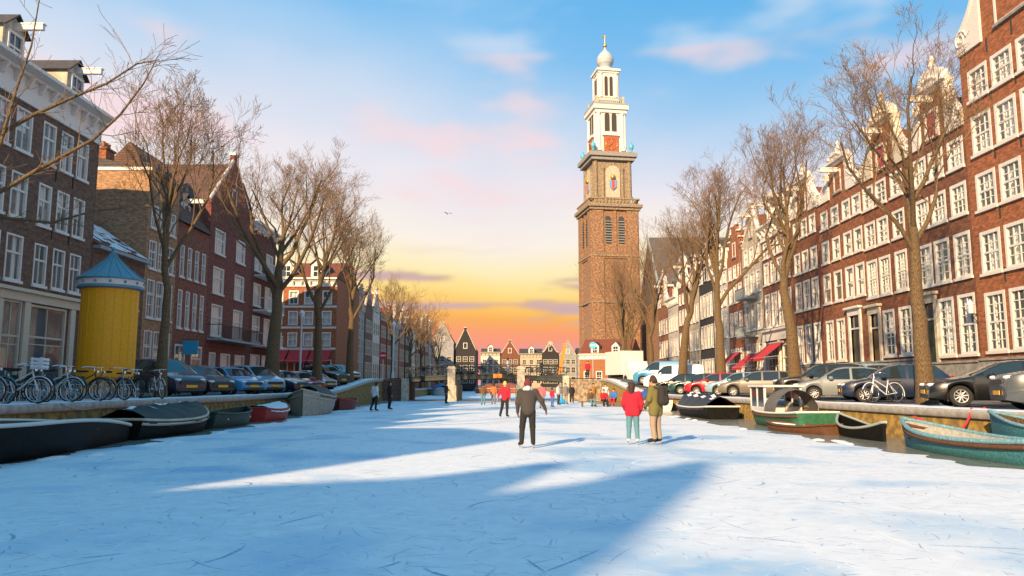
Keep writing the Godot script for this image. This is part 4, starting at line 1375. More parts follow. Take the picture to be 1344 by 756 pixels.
func build_church() -> void:
	var brick := wall_mat("tower", 0.50, 0.29, 0.17, "weather")
	var t := thing("church_tower", "tall brick and stone church tower with white lantern stages and domed crown", "church tower", Vector3(22.6, 0.9, -178), 0.17)
	var y := func(a: float) -> float: return a - 0.9
	# brick shaft with recessed panels
	stage(t, "shaft", 10.9, -1.0, y.call(42.0), brick)
	for a in 4:
		var bs := Basis(Vector3.UP, a * PI / 2)
		for s in [-1.0, 1.0]:
			var e := MB.new()
			e.bb(s * 4.1 - 1.35, s * 4.1 + 1.35, 0.0, y.call(41.4), 5.44, 5.75)
			part(t, "corner_pilaster", e, brick, Transform3D(bs, Vector3.ZERO))
		var q := MB.new()
		q.bb(-2.75, 2.75, y.call(30.2), y.call(31.4), 5.452, 5.7)
		q.bb(-0.35, 0.35, y.call(31.4), y.call(41.4), 5.453, 5.7)
		part(t, "pilaster", q, brick, Transform3D(bs, Vector3.ZERO))
		for yy in [9.0, 20.0, 30.6]:
			var ln := MB.new()
			ln.bb(-5.5, 5.5, y.call(yy), y.call(yy) + 0.35, 5.7, 5.9)
			part(t, "string_course", ln, M["sandstone"], Transform3D(bs, Vector3.ZERO))
		for s in [-1.0, 1.0]:
			var o := MB.new()
			o.prism(arch_poly(1.35, 6.4), 5.4, 5.5)
			var lou := part(t, "louvre_opening", o, M["room"], Transform3D(bs, bs * Vector3(s * 1.55, y.call(33.6), 0)))
			for k in 9:
				part(lou, "louvre", shared("louvre", func() -> MB:
					var l := MB.new()
					l.box(Vector3(0, 0, 5.6), Vector3(1.34, 0.07, 0.42), Basis(Vector3.RIGHT, 0.6))
					return l), M["lead"], at(0, 0.35 + k * 0.6, 0))
		# corner turned stone stage with coat of arms
		for s in [-1.0, 1.0]:
			var pc := MB.new()
			pc.lathe([[0.75, 0.0], [0.75, 0.5], [0.55, 0.7], [0.52, 8.6], [0.75, 9.0], [0.75, 9.5]], 12, Vector3(s * 4.05, y.call(44.4), 4.15))
			part(t, "column", pc, M["sandstone"], Transform3D(bs, Vector3.ZERO))
			pc = MB.new()
			pc.lathe([[0.5, 0.0], [0.42, 0.3], [0.4, 6.6], [0.55, 7.0]], 10, Vector3(s * 2.35, y.call(44.4), 4.35))
			part(t, "column", pc, M["sandstone"], Transform3D(bs, Vector3.ZERO))
		var ni := MB.new()
		ni.prism(arch_poly(3.4, 7.6), 4.3, 4.62)
		part(t, "arched_niche", ni, M["stone"], Transform3D(bs, bs * Vector3(0, y.call(44.6), 0)))
		var sh := MB.new()
		sh.prism(PackedVector2Array([Vector2(-0.8, 0.5), Vector2(0, -0.4), Vector2(0.8, 0.5), Vector2(0.85, 2.1), Vector2(-0.85, 2.1)]), 4.63, 4.85)
		var so := part(t, "coat_of_arms", sh, mat("shield_blue", lin(0.16, 0.3, 0.55), 0.5), Transform3D(bs, bs * Vector3(0, y.call(46.6), 0)))
		var s2 := MB.new()
		s2.bb(-0.3, 0.3, -0.1, 2.0, 4.86, 4.95)
		part(so, "shield_pale", s2, mat("shield_red", lin(0.5, 0.08, 0.06), 0.5))
		var s3 := MB.new()
		s3.lathe([[0.55, 0.0], [0.7, 0.4], [0.62, 0.8], [0.25, 1.15], [0.0, 1.3]], 10, Vector3(0, 2.25, 4.62))
		part(so, "crown", s3, M["gold"])
		# clock face stage
		var ck := MB.new()
		ck.bb(-1.75, 1.75, y.call(55.6), y.call(59.6), 3.72, 3.95)
		var co := part(t, "clock_face", ck, mat("clock_red", lin(0.5, 0.13, 0.07), 0.7, "patch", 0.5), Transform3D(bs, Vector3.ZERO))
		var rg := MB.new()
		for k in 24:
			var a0 := TAU * k / 24.0
			var a1 := TAU * (k + 1) / 24.0
			rg.rod(Vector3(cos(a0) * 1.35, y.call(57.5) + sin(a0) * 1.35, 4.0), Vector3(cos(a1) * 1.35, y.call(57.5) + sin(a1) * 1.35, 4.0), 0.09, 4)
		for k in 12:
			var a0 := TAU * k / 12.0
			rg.rod(Vector3(cos(a0) * 1.05, y.call(57.5) + sin(a0) * 1.05, 4.0), Vector3(cos(a0) * 1.28, y.call(57.5) + sin(a0) * 1.28, 4.0), 0.08, 4)
		part(co, "clock_ring", rg, M["gold"])
		var hd := MB.new()
		hd.rod(Vector3(0, y.call(57.5), 4.06), Vector3(0.5, y.call(58.2), 4.06), 0.09, 4)
		hd.rod(Vector3(0, y.call(57.5), 4.06), Vector3(-0.75, y.call(56.9), 4.06), 0.07, 4)
		part(co, "clock_hand", hd, M["gold"])
		var pe := MB.new()
		pe.prism(PackedVector2Array([Vector2(-2.2, 0), Vector2(2.2, 0), Vector2(0, 1.1)]), 3.7, 4.15)
		part(t, "pediment", pe, M["white_paint"], Transform3D(bs, bs * Vector3(0, y.call(59.6), 0)))
		for s in [-1.0, 1.0]:
			var o := MB.new()
			o.prism(arch_poly(1.25, 4.5), 3.3, 3.62)
			part(t, "bell_opening", o, M["room"], Transform3D(bs, bs * Vector3(s * 0.85, y.call(60.7), 0)))
			var o2 := MB.new()
			o2.prism(arch_poly(0.75, 4.8), 2.3, 2.52)
			part(t, "lantern_opening", o2, M["room"], Transform3D(bs, bs * Vector3(s * 0.62, y.call(69.9), 0)))
		for s in [-1.0, 1.0]:
			var wc := MB.new()
			wc.lathe([[0.5, 0.0], [0.5, 0.4], [0.36, 0.6], [0.34, 8.0], [0.5, 8.4], [0.5, 8.8]], 10, Vector3(s * 2.85, y.call(56.6), 3.55))
			wc.bb(s * 2.85 - 0.45, s * 2.85 + 0.45, y.call(56.0), y.call(56.6), 3.1, 4.0)
			part(t, "white_column", wc, M["white_paint"], Transform3D(bs, Vector3.ZERO))
			wc = MB.new()
			wc.lathe([[0.36, 0.0], [0.27, 0.4], [0.26, 5.6], [0.4, 6.0]], 8, Vector3(s * 1.85, y.call(69.5), 2.45))
			part(t, "white_column", wc, M["white_paint"], Transform3D(bs, Vector3.ZERO))
		var ur := MB.new()
		ur.lathe([[0.3, 0.0], [0.2, 0.3], [0.55, 1.0], [0.6, 1.6], [0.2, 2.0], [0.25, 2.2], [0.0, 2.5]], 8)
		for s in [-1.0]:
			part(t, "urn", ur, mat("urn_blue", lin(0.1, 0.42, 0.62), 0.4), Transform3D(bs, bs * Vector3(4.6, y.call(55.6), 4.6)))
		var bl := MB.new()
		bl.bb(-3.3, 3.3, y.call(69.0), y.call(69.15), 3.1, 3.3)
		for k in 14:
			bl.lathe([[0.09, 0.0], [0.14, 0.4], [0.08, 0.9], [0.1, 1.2]], 5, Vector3(-3.1 + k * 0.477, y.call(67.7), 3.2))
		for s in [-1.0, 1.0]:
			bl.bb(s * 3.3 - 0.25, s * 3.3 + 0.25, y.call(67.6), y.call(69.4), 3.0, 3.45)
		part(t, "balustrade", bl, M["stone"], Transform3D(bs, Vector3.ZERO))
		var bl2 := MB.new()
		for k in 12:
			bl2.bb(-4.9 + k * 0.82, -4.4 + k * 0.82, y.call(42.8), y.call(43.9), 5.6, 5.9)
		bl2.bb(-5.9, 5.9, y.call(43.9), y.call(44.2), 5.5, 6.0)
		part(t, "parapet", bl2, M["sandstone"], Transform3D(bs, Vector3.ZERO))
	ledge(t, 11.3, y.call(41.4), 1.4, 0.8, M["sandstone"])
	stage(t, "stone_stage", 8.7, y.call(42.8), y.call(53.6), M["sandstone"])
	ledge(t, 9.4, y.call(53.4), 1.8, 1.0, M["grey_stone"])
	stage(t, "clock_stage", 7.2, y.call(55.2), y.call(66.0), M["white_paint"])
	ledge(t, 7.0, y.call(65.2), 1.9, 0.75, M["white_paint"])
	var dkl := MB.new()
	dkl.bb(-4.3, 4.3, y.call(67.1), y.call(67.5), -4.3, 4.3)
	part(t, "lead_ledge", dkl, M["lead"])
	stage(t, "lantern_stage", 4.8, y.call(67.5), y.call(76.0), M["white_paint"])
	ledge(t, 4.6, y.call(75.6), 1.0, 0.6, M["white_paint"])
	var dm := MB.new()
	dm.lathe([[2.4, 0.0], [1.9, 0.7], [1.35, 1.2], [1.5, 1.5], [1.95, 2.2], [2.1, 3.0], [1.9, 3.9], [1.3, 4.8], [0.6, 5.5], [0.25, 6.0], [0.2, 6.4]], 16, Vector3(0, y.call(76.6), 0))
	part(t, "crown_dome", dm, mat("dome", lin(0.55, 0.62, 0.66), 0.5, "patch", 0.8))
	var fin := MB.new()
	fin.lathe([[0.0, 0.0], [0.5, 0.4], [0.5, 0.7], [0.12, 1.1], [0.08, 3.2]], 10, Vector3(0, y.call(82.9), 0))
	fin.bb(-0.7, 0.15, y.call(85.4), y.call(86.0), -0.05, 0.05)
	part(t, "weather_vane", fin, M["gold"])
	# nave
	var n := thing("church_nave", "broad grey slate church roof with dark gable edge behind the sunlit houses", "church", Vector3(46.0, 0.9, -172))
	var b := MB.new()
	b.bb(-15, 30, -0.5, 18.5, -14, 14)
	part(n, "wall", b, brick)
	var r := MB.new()
	r.prism(PackedVector2Array([Vector2(-15, 18.5), Vector2(15, 18.5), Vector2(0, 34.0)]), -15, 31)
	part(n, "roof", r, M["roof_slate"], Transform3D(Basis(Vector3.UP, PI / 2), Vector3(0, 0, 0)))
	var gb := MB.new()
	gb.prism(PackedVector2Array([Vector2(-14.5, 18.0), Vector2(-15.6, 18.0), Vector2(0, 34.8), Vector2(0, 33.6)]), -15.4, -15.05)
	part(n, "gable_edge", gb, M["lead"], Transform3D(Basis(Vector3.UP, PI / 2), Vector3.ZERO))

# ---------------------------------------------------------------- bare winter trees
var tree_budget := 0

func limb(thick: MB, fine: MB, p: Vector3, dir: Vector3, ln: float, r: float, level: int, most: int, up: float) -> void:
	var segs := 5 if level < 3 else 3
	var pts := PackedVector3Array([p])
	var rad := PackedFloat32Array([r])
	var d := dir.normalized()
	var q := p
	var tip := r * (0.34 if level < most else 0.45)
	for i in segs:
		d = (d + Vector3(R.randfn(0, 0.17), R.randfn(0, 0.1) + up * 0.13, R.randfn(0, 0.17))).normalized()
		q += d * ln / segs
		pts.append(q)
		rad.append(maxf(lerpf(r, tip, (i + 1.0) / segs), 0.006))
	(thick if level <= 1 else fine).tube(pts, rad, 8 if level <= 1 else (5 if level == 2 else 3), level < 2)
	if level >= most:
		return
	var kids: int = [0, 6, 5, 5, 3, 3][level]
	for k in kids:
		var t := lerpf(0.3, 1.0, (k + R.randf() * 0.8) / kids)
		var f := t * segs
		var i := mini(int(f), segs - 1)
		var o := pts[i].lerp(pts[i + 1], f - i)
		var main := (pts[i + 1] - pts[i]).normalized()
		var side := main.cross(Vector3(R.randfn(0, 1), R.randfn(0, 1), R.randfn(0, 1))).normalized()
		var an := R.randf_range(0.45, 1.0)
		var cd := main * cos(an) + side * sin(an)
		cd.y += 0.16 * up
		limb(thick, fine, o, cd, ln * R.randf_range(0.42, 0.68) * (1.15 - 0.45 * t), rad[i] * R.randf_range(0.36, 0.52), level + 1, most, up)

# h total height, th height of the fork, r radius at the foot, sp spread of the limbs (0 upright .. 1 wide)
func tree(label: String, p: Vector3, h: float, th: float, r: float, sp: float, sd: int, most := 5, lean := Vector3.ZERO, n := 6, bm := "bark") -> Node3D:
	R.seed = sd
	var t := thing("bare_tree", label, "tree", p, 0.0, "bare trees along the quays")
	var trunk := MB.new()
	var fine := MB.new()
	var pts := PackedVector3Array()
	var rad := PackedFloat32Array()
	var lead := h * 0.66
	var wob := Vector3.ZERO
	for i in 15:
		var k := i / 14.0
		wob += Vector3(R.randfn(0, 0.10), 0, R.randfn(0, 0.10)) * smoothstep(0.25, 0.6, k)
		pts.append(Vector3(0, -0.1 + k * lead, 0) + lean * k * lead + wob)
		rad.append(r * (1.0 + 0.4 * pow(1.0 - k, 10.0)) * lerpf(1.0, 0.26, pow(k, 1.3)))
	trunk.tube(pts, rad, 12)
	var a0 := R.randf() * TAU
	for i in n + 4:
		var k := lerpf(th / lead, 1.0, (i + R.randf() * 0.5) / (n + 3.5))
		k = minf(k, 1.0)
		var ii := mini(int(k * 14.0), 13)
		var o := pts[ii].lerp(pts[ii + 1], k * 14.0 - ii)
		var a := a0 + 2.4 * i + R.randfn(0, 0.3)
		var tilt := sp * R.randf_range(0.65, 1.15) * lerpf(1.1, 0.55, k)
		var d := Vector3(cos(a) * sin(tilt), cos(tilt), sin(a) * sin(tilt)) + lean * 0.4
		var lr := lerpf(rad[ii], rad[ii + 1], k * 14.0 - ii)
		limb(trunk, fine, o, d, (h - o.y) * R.randf_range(0.56, 0.78) / maxf(cos(tilt * 0.7), 0.5), minf(lr * R.randf_range(0.5, 0.72), r * 0.42), 1, most, 0.8)
	part(t, "trunk", trunk, M[bm])
	part(t, "crown", fine, M["twig"])
	return t

func build_trees() -> void:
	# sunlit quay
	tree("large bare tree with ochre trunk standing between the navy and black cars", Vector3(14.7, 0.95, -27.5), 13.4, 5.3, 0.29, 0.9, 12, 5, Vector3(-0.03, 0, 0.0), 4)
	tree("tall bare tree rising behind the silver hatchback, before the white stone house", Vector3(15.4, 0.95, -42.0), 16.0, 6.0, 0.36, 0.8, 23, 5, Vector3(-0.03, 0, 0), 5)
	tree("bare tree behind the brown estate car, before the red awnings", Vector3(14.2, 0.95, -52.5), 16.2, 6.0, 0.36, 0.7, 34, 5)
	tree("leaning bare tree behind the dark green car", Vector3(13.2, 0.95, -60.5), 15.2, 5.6, 0.38, 0.7, 45, 5, Vector3(0.09, 0, 0))
	tree("slim bare tree over the white vans", Vector3(13.0, 1.3, -72.0), 14.5, 5.0, 0.28, 0.7, 56, 4)
	tree("bare tree with upright reddish twigs near the bridge end", Vector3(12.2, 2.0, -84.0), 14.5, 4.6, 0.28, 0.65, 67, 4)
	tree("spreading bare tree before the foot of the church tower", Vector3(16.0, 1.2, -104.0), 16.0, 5.0, 0.3, 0.8, 78, 4)
	tree("far bare tree between the tower and the sunlit row", Vector3(18.5, 1.0, -124.0), 17.0, 5.0, 0.32, 0.8, 89, 4)
	# shaded quay
	tree("slender dark tree with two upright leaders beside the dark car and bicycles", Vector3(-13.7, 1.1, -30.2), 13.4, 3.4, 0.2, 0.6, 102, 5, Vector3(0, 0, 0), 4)
	tree("stout dark tree with crooked low limbs above the silver-blue van", Vector3(-14.8, 1.1, -47.5), 16.0, 5.6, 0.46, 0.85, 114, 5, Vector3(0.02, 0, 0), 6)
	tree("bare tree with sunlit limbs before the red awning corner house", Vector3(-14.5, 1.2, -57.5), 16.4, 5.6, 0.36, 0.7, 127, 5, Vector3(0, 0, 0), 6)
	tree("bare tree with long level limb toward the bridge", Vector3(-14.2, 1.7, -67.5), 15.5, 5.4, 0.34, 0.8, 139, 5)
	tree("small bare tree just before the bridge on the shaded quay", Vector3(-13.9, 1.8, -90.0), 12.5, 4.2, 0.24, 0.85, 141, 4)
	tree("bare tree beyond the bridge before the far houses", Vector3(-14.2, 1.1, -108.0), 13.5, 4.4, 0.26, 0.85, 152, 4)
	tree("second bare tree beyond the bridge", Vector3(-14.6, 1.1, -124.0), 13.0, 4.2, 0.26, 0.85, 163, 4)
	tree("third bare tree beyond the bridge, smallest in view", Vector3(-13.6, 1.1, -142.0), 12.0, 4.0, 0.24, 0.85, 174, 4)
	# the tree at the edge of the picture whose limbs reach in
	R.seed = 205
	var t := thing("bare_tree", "tree whose bare branches reach in at the top corner before the cornice house", "tree", Vector3(-14.6, 1.1, -17.0), 0.0, "bare trees along the quays")
	var trunk := MB.new()
	var fine := MB.new()
	var pts := PackedVector3Array()
	var rad := PackedFloat32Array()
	for i in 7:
		pts.append(Vector3(0.05 * sin(i * 1.3), -0.1 + i * 0.72, 0.05 * cos(i)))
		rad.append(0.36 - 0.02 * i)
	trunk.tube(pts, rad, 12)
	var base := Vector3(-14.6, 1.1, -17.0)
	for path: Array in [
		[[-14.6, 4.2, -17.0], [-12.9, 5.3, -17.2], [-11.0, 6.5, -17.2], [-9.75, 7.3, -17.3], [-9.2, 7.95, -17.4], [-8.75, 8.75, -17.5], [-8.5, 9.3, -17.5]],
		[[-14.6, 4.6, -17.0], [-13.2, 6.8, -17.5], [-11.6, 8.1, -17.9], [-10.7, 8.6, -18.0], [-9.9, 8.95, -18.0], [-9.2, 9.45, -18.0], [-8.7, 9.6, -18.1]],
		[[-14.6, 4.4, -17.0], [-12.6, 5.6, -16.8], [-11.6, 6.8, -16.8], [-11.3, 8.3, -16.8], [-11.1, 9.4, -16.9], [-11.05, 10.8, -17.0]],
		[[-14.6, 4.0, -17.0], [-13.0, 4.7, -16.6], [-11.3, 5.3, -16.6], [-10.2, 5.2, -16.7], [-9.3, 5.5, -16.8], [-8.7, 5.6, -17.0]],
		[[-14.6, 4.8, -17.0], [-15.5, 8.0, -18.0], [-15.8, 11.0, -18.4], [-15.6, 13.6, -18.2]], [[-14.6, 4.8, -17.0], [-14.4, 8.2, -14.6], [-14.6, 11.5, -13.2], [-14.5, 13.0, -12.6]]]:
		var lp := PackedVector3Array()
		var lr := PackedFloat32Array()
		for i in path.size():
			lp.append(Vector3(path[i][0], path[i][1], path[i][2]) - base)
			lr.append(lerpf(0.085, 0.012, pow(i / float(path.size() - 1), 0.6)))
		trunk.tube(lp, lr, 7)
		for i in range(1, path.size()):
			for k in 3:
				var o := lp[i - 1].lerp(lp[i], R.randf())
				var d := (lp[i] - lp[i - 1]).normalized() + Vector3(R.randfn(0, 0.7), R.randfn(0.1, 0.6), R.randfn(0, 0.7))
				limb(trunk, fine, o, d, R.randf_range(0.5, 1.2), lr[i] * 0.4 + 0.003, 3, 4, 0.3)
	part(t, "trunk", trunk, M["bark"])
	part(t, "crown", fine, M["twig"])

# ---------------------------------------------------------------- cars: nose along +z
const CAR_KINDS := {
	"hatch": {"L": 4.0, "w": 1.70, "belt": 0.92, "r": 0.30, "fa": 0.78, "ra": 3.28, "top": [[0.0, 0.62], [0.12, 0.72], [0.5, 0.82], [1.05, 0.95], [1.75, 1.38], [2.1, 1.45], [2.9, 1.46], [3.4, 1.40], [3.82, 1.02], [3.95, 0.95], [4.0, 0.7]], "ws": [1.05, 1.75], "rw": [3.4, 3.82], "sw": [1.35, 3.5], "bp": [[2.3, 2.4]]},
	"sporty": {"L": 4.3, "w": 1.77, "belt": 0.93, "r": 0.33, "fa": 0.86, "ra": 3.45, "top": [[0.0, 0.60], [0.14, 0.72], [0.6, 0.83], [1.25, 0.95], [2.1, 1.36], [2.5, 1.42], [3.0, 1.42], [3.6, 1.33], [4.1, 1.02], [4.25, 0.98], [4.3, 0.7]], "ws": [1.25, 2.1], "rw": [3.6, 4.1], "sw": [1.55, 3.75], "bp": [[2.62, 2.7]]},
	"estate": {"L": 4.55, "w": 1.76, "belt": 0.93, "r": 0.31, "fa": 0.86, "ra": 3.55, "top": [[0.0, 0.60], [0.12, 0.70], [0.6, 0.83], [1.2, 0.95], [1.95, 1.40], [2.3, 1.46], [3.4, 1.48], [4.0, 1.43], [4.42, 1.02], [4.5, 0.95], [4.55, 0.7]], "ws": [1.2, 1.95], "rw": [4.0, 4.42], "sw": [1.5, 4.05], "bp": [[2.45, 2.55], [3.4, 3.48]]},
	"mpv": {"L": 4.2, "w": 1.76, "belt": 0.98, "r": 0.31, "fa": 0.78, "ra": 3.45, "top": [[0.0, 0.66], [0.1, 0.78], [0.45, 0.90], [0.85, 1.02], [1.7, 1.56], [2.1, 1.63], [3.2, 1.65], [3.85, 1.58], [4.1, 1.08], [4.16, 1.0], [4.2, 0.7]], "ws": [0.85, 1.7], "rw": [3.85, 4.1], "sw": [1.15, 3.85], "bp": [[2.05, 2.15], [3.0, 3.1]]},
	"suv": {"L": 4.5, "w": 1.84, "belt": 1.05, "r": 0.36, "fa": 0.85, "ra": 3.55, "top": [[0.0, 0.78], [0.1, 0.92], [0.6, 1.02], [1.25, 1.10], [1.9, 1.58], [2.3, 1.68], [3.5, 1.70], [4.05, 1.63], [4.38, 1.15], [4.45, 1.08], [4.5, 0.75]], "ws": [1.25, 1.9], "rw": [4.05, 4.38], "sw": [1.5, 4.05], "bp": [[2.4, 2.5], [3.4, 3.5]]},
	"van": {"L": 4.9, "w": 1.92, "belt": 1.2, "r": 0.34, "fa": 0.85, "ra": 3.95, "top": [[0.0, 0.75], [0.1, 0.95], [0.5, 1.12], [0.95, 1.22], [1.65, 1.86], [2.0, 1.95], [4.4, 1.97], [4.75, 1.93], [4.86, 1.3], [4.9, 0.8]], "ws": [0.95, 1.65], "rw": [4.75, 4.86], "sw": [1.2, 2.3], "bp": []},
}

func car(label: String, nose: Vector3, dir: Vector2, kind: String, pm: Material, plate := true) -> Node3D:
	var K: Dictionary = CAR_KINDS[kind]
	var L: float = K.L
	var d3 := Vector3(dir.x, 0, dir.y).normalized()
	var t := thing("parked_car" if kind != "van" else "parked_van", label, "car" if kind != "van" else "van", nose - d3 * L / 2, atan2(d3.x, d3.z), "cars parked along the quays")
	var ck := "car" + kind
	if not cache.has(ck):
		make_car_meshes(K, ck)
	part(t, "body", cache[ck + "_body"], pm)
	part(t, "windscreen", cache[ck + "_ws"], M["car_glass"])
	part(t, "rear_window", cache[ck + "_rw"], M["car_glass"])
	part(t, "side_window", cache[ck + "_s1"], M["car_glass"])
	part(t, "side_window", cache[ck + "_s0"], M["car_glass"])
	part(t, "underbody", cache[ck + "_under"], M["underbody"])
	var hw: float = K.w / 2
	var r: float = K.r
	for s in [-1.0, 1.0]:
		for ax: float in [K.fa, K.ra]:
			var wx := at(s * (hw - 0.12), r, L / 2 - ax)
			var w := part(t, "wheel", shared("tyre%.2f" % r, func() -> MB:
				var q := MB.new()
				q.lathe([[r * 0.62, -0.1], [r * 0.93, -0.1], [r, -0.06], [r, 0.06], [r * 0.93, 0.1], [r * 0.62, 0.1]], 24)
				for i in q.v.size():
					q.v[i] = Vector3(q.v[i].y, q.v[i].x, q.v[i].z)
					q.n[i] = Vector3(q.n[i].y, q.n[i].x, q.n[i].z)
				q.ix.reverse()
				return q), M["rubber"], wx)
			part(w, "rim", shared("rim%.2f" % r, func() -> MB:
				var q := MB.new()
				q.rod(Vector3(-0.05, 0, 0), Vector3(0.05, 0, 0), r * 0.2, 10)
				for k in 9:
					var a := TAU * k / 9
					var c := Vector3(0, cos(a), sin(a))
					q.tube(PackedVector3Array([c * r * 0.12 + Vector3(0.06, 0, 0), c * r * 0.62 + Vector3(0.07, 0, 0)]), PackedFloat32Array([r * 0.09, r * 0.07]), 5)
					q.tube(PackedVector3Array([c * r * 0.12 - Vector3(0.06, 0, 0), c * r * 0.62 - Vector3(0.07, 0, 0)]), PackedFloat32Array([r * 0.09, r * 0.07]), 5)
				for e in [-0.085, 0.085]:
					for k in 20:
						var a := TAU * k / 20
						var b := TAU * (k + 1) / 20
						q.rod(Vector3(e, cos(a), sin(a)) * Vector3(1, r * 0.62, r * 0.62), Vector3(e, cos(b), sin(b)) * Vector3(1, r * 0.62, r * 0.62), r * 0.055, 4)
				return q), M["rim"])
		var hl := MB.new()
		var y: float = K.top[1][1] - 0.04
		hl.lathe([[0.0, -0.07], [0.11, -0.05], [0.15, 0.0], [0.11, 0.05], [0.0, 0.07]], 10)
		part(t, "headlight", hl, M["lamp_glass"], Transform3D(Basis(Vector3.UP, s * 0.5) * Basis.from_scale(Vector3(1.15, 0.95, 0.75)), Vector3(s * (hw - 0.3), y, L / 2 - 0.1)))
		part(t, "tail_light", shared("tail", func() -> MB:
			var q := MB.new()
			q.bb(-0.07, 0.07, -0.16, 0.16, -0.05, 0.05)
			return q), M["tail_red"], Transform3D(Basis(Vector3.UP, s * -0.4), Vector3(s * (hw - 0.2), K.belt - 0.05, -L / 2 + 0.05)))
		var mr := MB.new()
		mr.lathe([[0.0, -0.08], [0.09, -0.06], [0.11, 0.0], [0.08, 0.07], [0.0, 0.09]], 8)
		part(t, "wing_mirror", mr, pm, at(s * (hw + 0.07), K.belt + 0.06, L / 2 - K.ws[0] - 0.45))
	var g := MB.new()
	g.bb(-0.5, 0.5, -0.07, 0.07, -0.03, 0.03)
	part(t, "grille", g, M["iron"], at(0, K.top[0][1] - 0.02, L / 2 + 0.0))
	g = MB.new()
	g.bb(-0.62, 0.62, -0.06, 0.06, -0.03, 0.03)
	part(t, "air_intake", g, M["iron"], at(0, 0.33, L / 2 - 0.015))
	if plate:
		g = MB.new()
		g.bb(-0.26, 0.26, -0.056, 0.056, -0.01, 0.012)
		part(t, "licence_plate", g, M["plate"], at(0, 0.47, L / 2 + 0.035))
	return t

func make_car_meshes(K: Dictionary, ck: String) -> void:
	var L: float = K.L
	var ss: Array[float] = []
	var ns := 46
	for i in ns + 1:
		ss.append(L * i / ns)
	for q in K.top:
		ss.append(q[0])
	for b in K.bp:
		ss.append_array([b[0], b[1]])
	for ax in [K.fa, K.ra]:
		for k in 13:
			ss.append(ax + cos(PI * k / 12) * (K.r + 0.055))
	for q in K.sw:
		ss.append(q)
	ss.sort()
	var st: Array[float] = []
	for s in ss:
		if st.is_empty() or s - st[-1] > 0.012:
			st.append(s)
	var maxtop := 0.0
	for q in K.top:
		maxtop = maxf(maxtop, q[1])
	var rows := []
	for s in st:
		var yt: float = K.top[-1][1]
		for i in K.top.size() - 1:
			if s <= K.top[i + 1][0]:
				yt = lerpf(K.top[i][1], K.top[i + 1][1], (s - K.top[i][0]) / (K.top[i + 1][0] - K.top[i][0]))
				break
		var belt := minf(K.belt, yt - 0.02)
		var hw: float = K.w / 2
		hw *= 1.0 - 0.20 * pow(maxf(0.0, (0.55 - s) / 0.55), 2.2) - 0.13 * pow(maxf(0.0, (s - L + 0.45) / 0.45), 2.2)
		var lo := 0.22 + 0.06 * maxf(0.0, (0.3 - s) / 0.3) + 0.1 * maxf(0.0, (s - L + 0.3) / 0.3)
		for ax: float in [K.fa, K.ra]:
			var rr: float = K.r + 0.055
			if absf(s - ax) < rr:
				lo = maxf(lo, K.r + sqrt(rr * rr - (s - ax) * (s - ax)))
		lo = minf(lo, belt - 0.06)
		var k := clampf((yt - belt) / (maxtop - K.belt), 0, 1)
		var hr := hw * lerpf(0.93, 0.76, k)
		var z := L / 2 - s
		var row := PackedVector3Array()
		row.append(Vector3(hw * 0.90, lo, z))
		row.append(Vector3(hw * 0.985, lerpf(lo, belt, 0.25), z))
		row.append(Vector3(hw, lerpf(lo, belt, 0.5), z))
		row.append(Vector3(hw * 0.99, lerpf(lo, belt, 0.78), z))
		row.append(Vector3(hw * 0.945, belt, z))
		row.append(Vector3(hr, lerpf(belt, yt, 0.93) , z))
		row.append(Vector3(hr * 0.88, yt + 0.005, z))
		row.append(Vector3(hr * 0.5, yt + 0.03, z))
		row.append(Vector3(0, yt + 0.04, z))
		for j in range(7, -1, -1):
			row.append(row[j] * Vector3(-1, 1, 1))
		rows.append(row)
	var all := MB.new()
	all.grid(rows, false, true)
	var cols := 17
	var names := ["_body", "_ws", "_rw", "_s1", "_s0"]
	var out := {}
	for nme in names:
		out[nme] = PackedInt32Array()
	for i in st.size() - 1:
		var sm := (st[i] + st[i + 1]) / 2
		for j in cols - 1:
			var to := "_body"

			if (j == 4 or j == 11) and sm > K.sw[0] and sm < K.sw[1] and rows[i][8].y - K.belt > 0.2 and rows[i + 1][8].y - K.belt > 0.2:
				to = "_s1" if j == 4 else "_s0"
				for b in K.bp:
					if sm > b[0] and sm < b[1]:
						to = "_body"
			elif j > 5 and j < 10 and sm > K.ws[0] and sm < K.ws[1]:
				to = "_ws"
			elif j > 5 and j < 10 and sm > K.rw[0] and sm < K.rw[1]:
				to = "_rw"
			var a := i * cols + j
			out[to].append_array([a, a + 1, a + 1 + cols, a, a + 1 + cols, a + cols])
	for nme in names:
		var m := MB.new()
		var remap := {}
		for q in out[nme]:
			if not remap.has(q):
				remap[q] = m.v.size()
				m.v.append(all.v[q])
				m.n.append(all.n[q])
			m.ix.append(remap[q])
		if nme == "_body":   # close nose and tail
			for e in 2:
				var row: PackedVector3Array = rows[0] if e == 0 else rows[-1]
				for j in 8:
					if e == 0:
						m.quad(row[16 - j], row[j], row[j + 1], row[15 - j])
					else:
						m.quad(row[j], row[16 - j], row[15 - j], row[j + 1])
		if m.ix.is_empty():
			m.tri(Vector3.ZERO, Vector3(0.001, 0, 0), Vector3(0, 0.001, 0))
		cache[ck + nme] = m.mesh()
	var u := MB.new()
	u.bb(-K.w * 0.36, K.w * 0.36, 0.2, 0.75, -L / 2 + 0.25, L / 2 - 0.25)
	cache[ck + "_under"] = u.mesh()
	cache[ck] = cache[ck + "_body"]

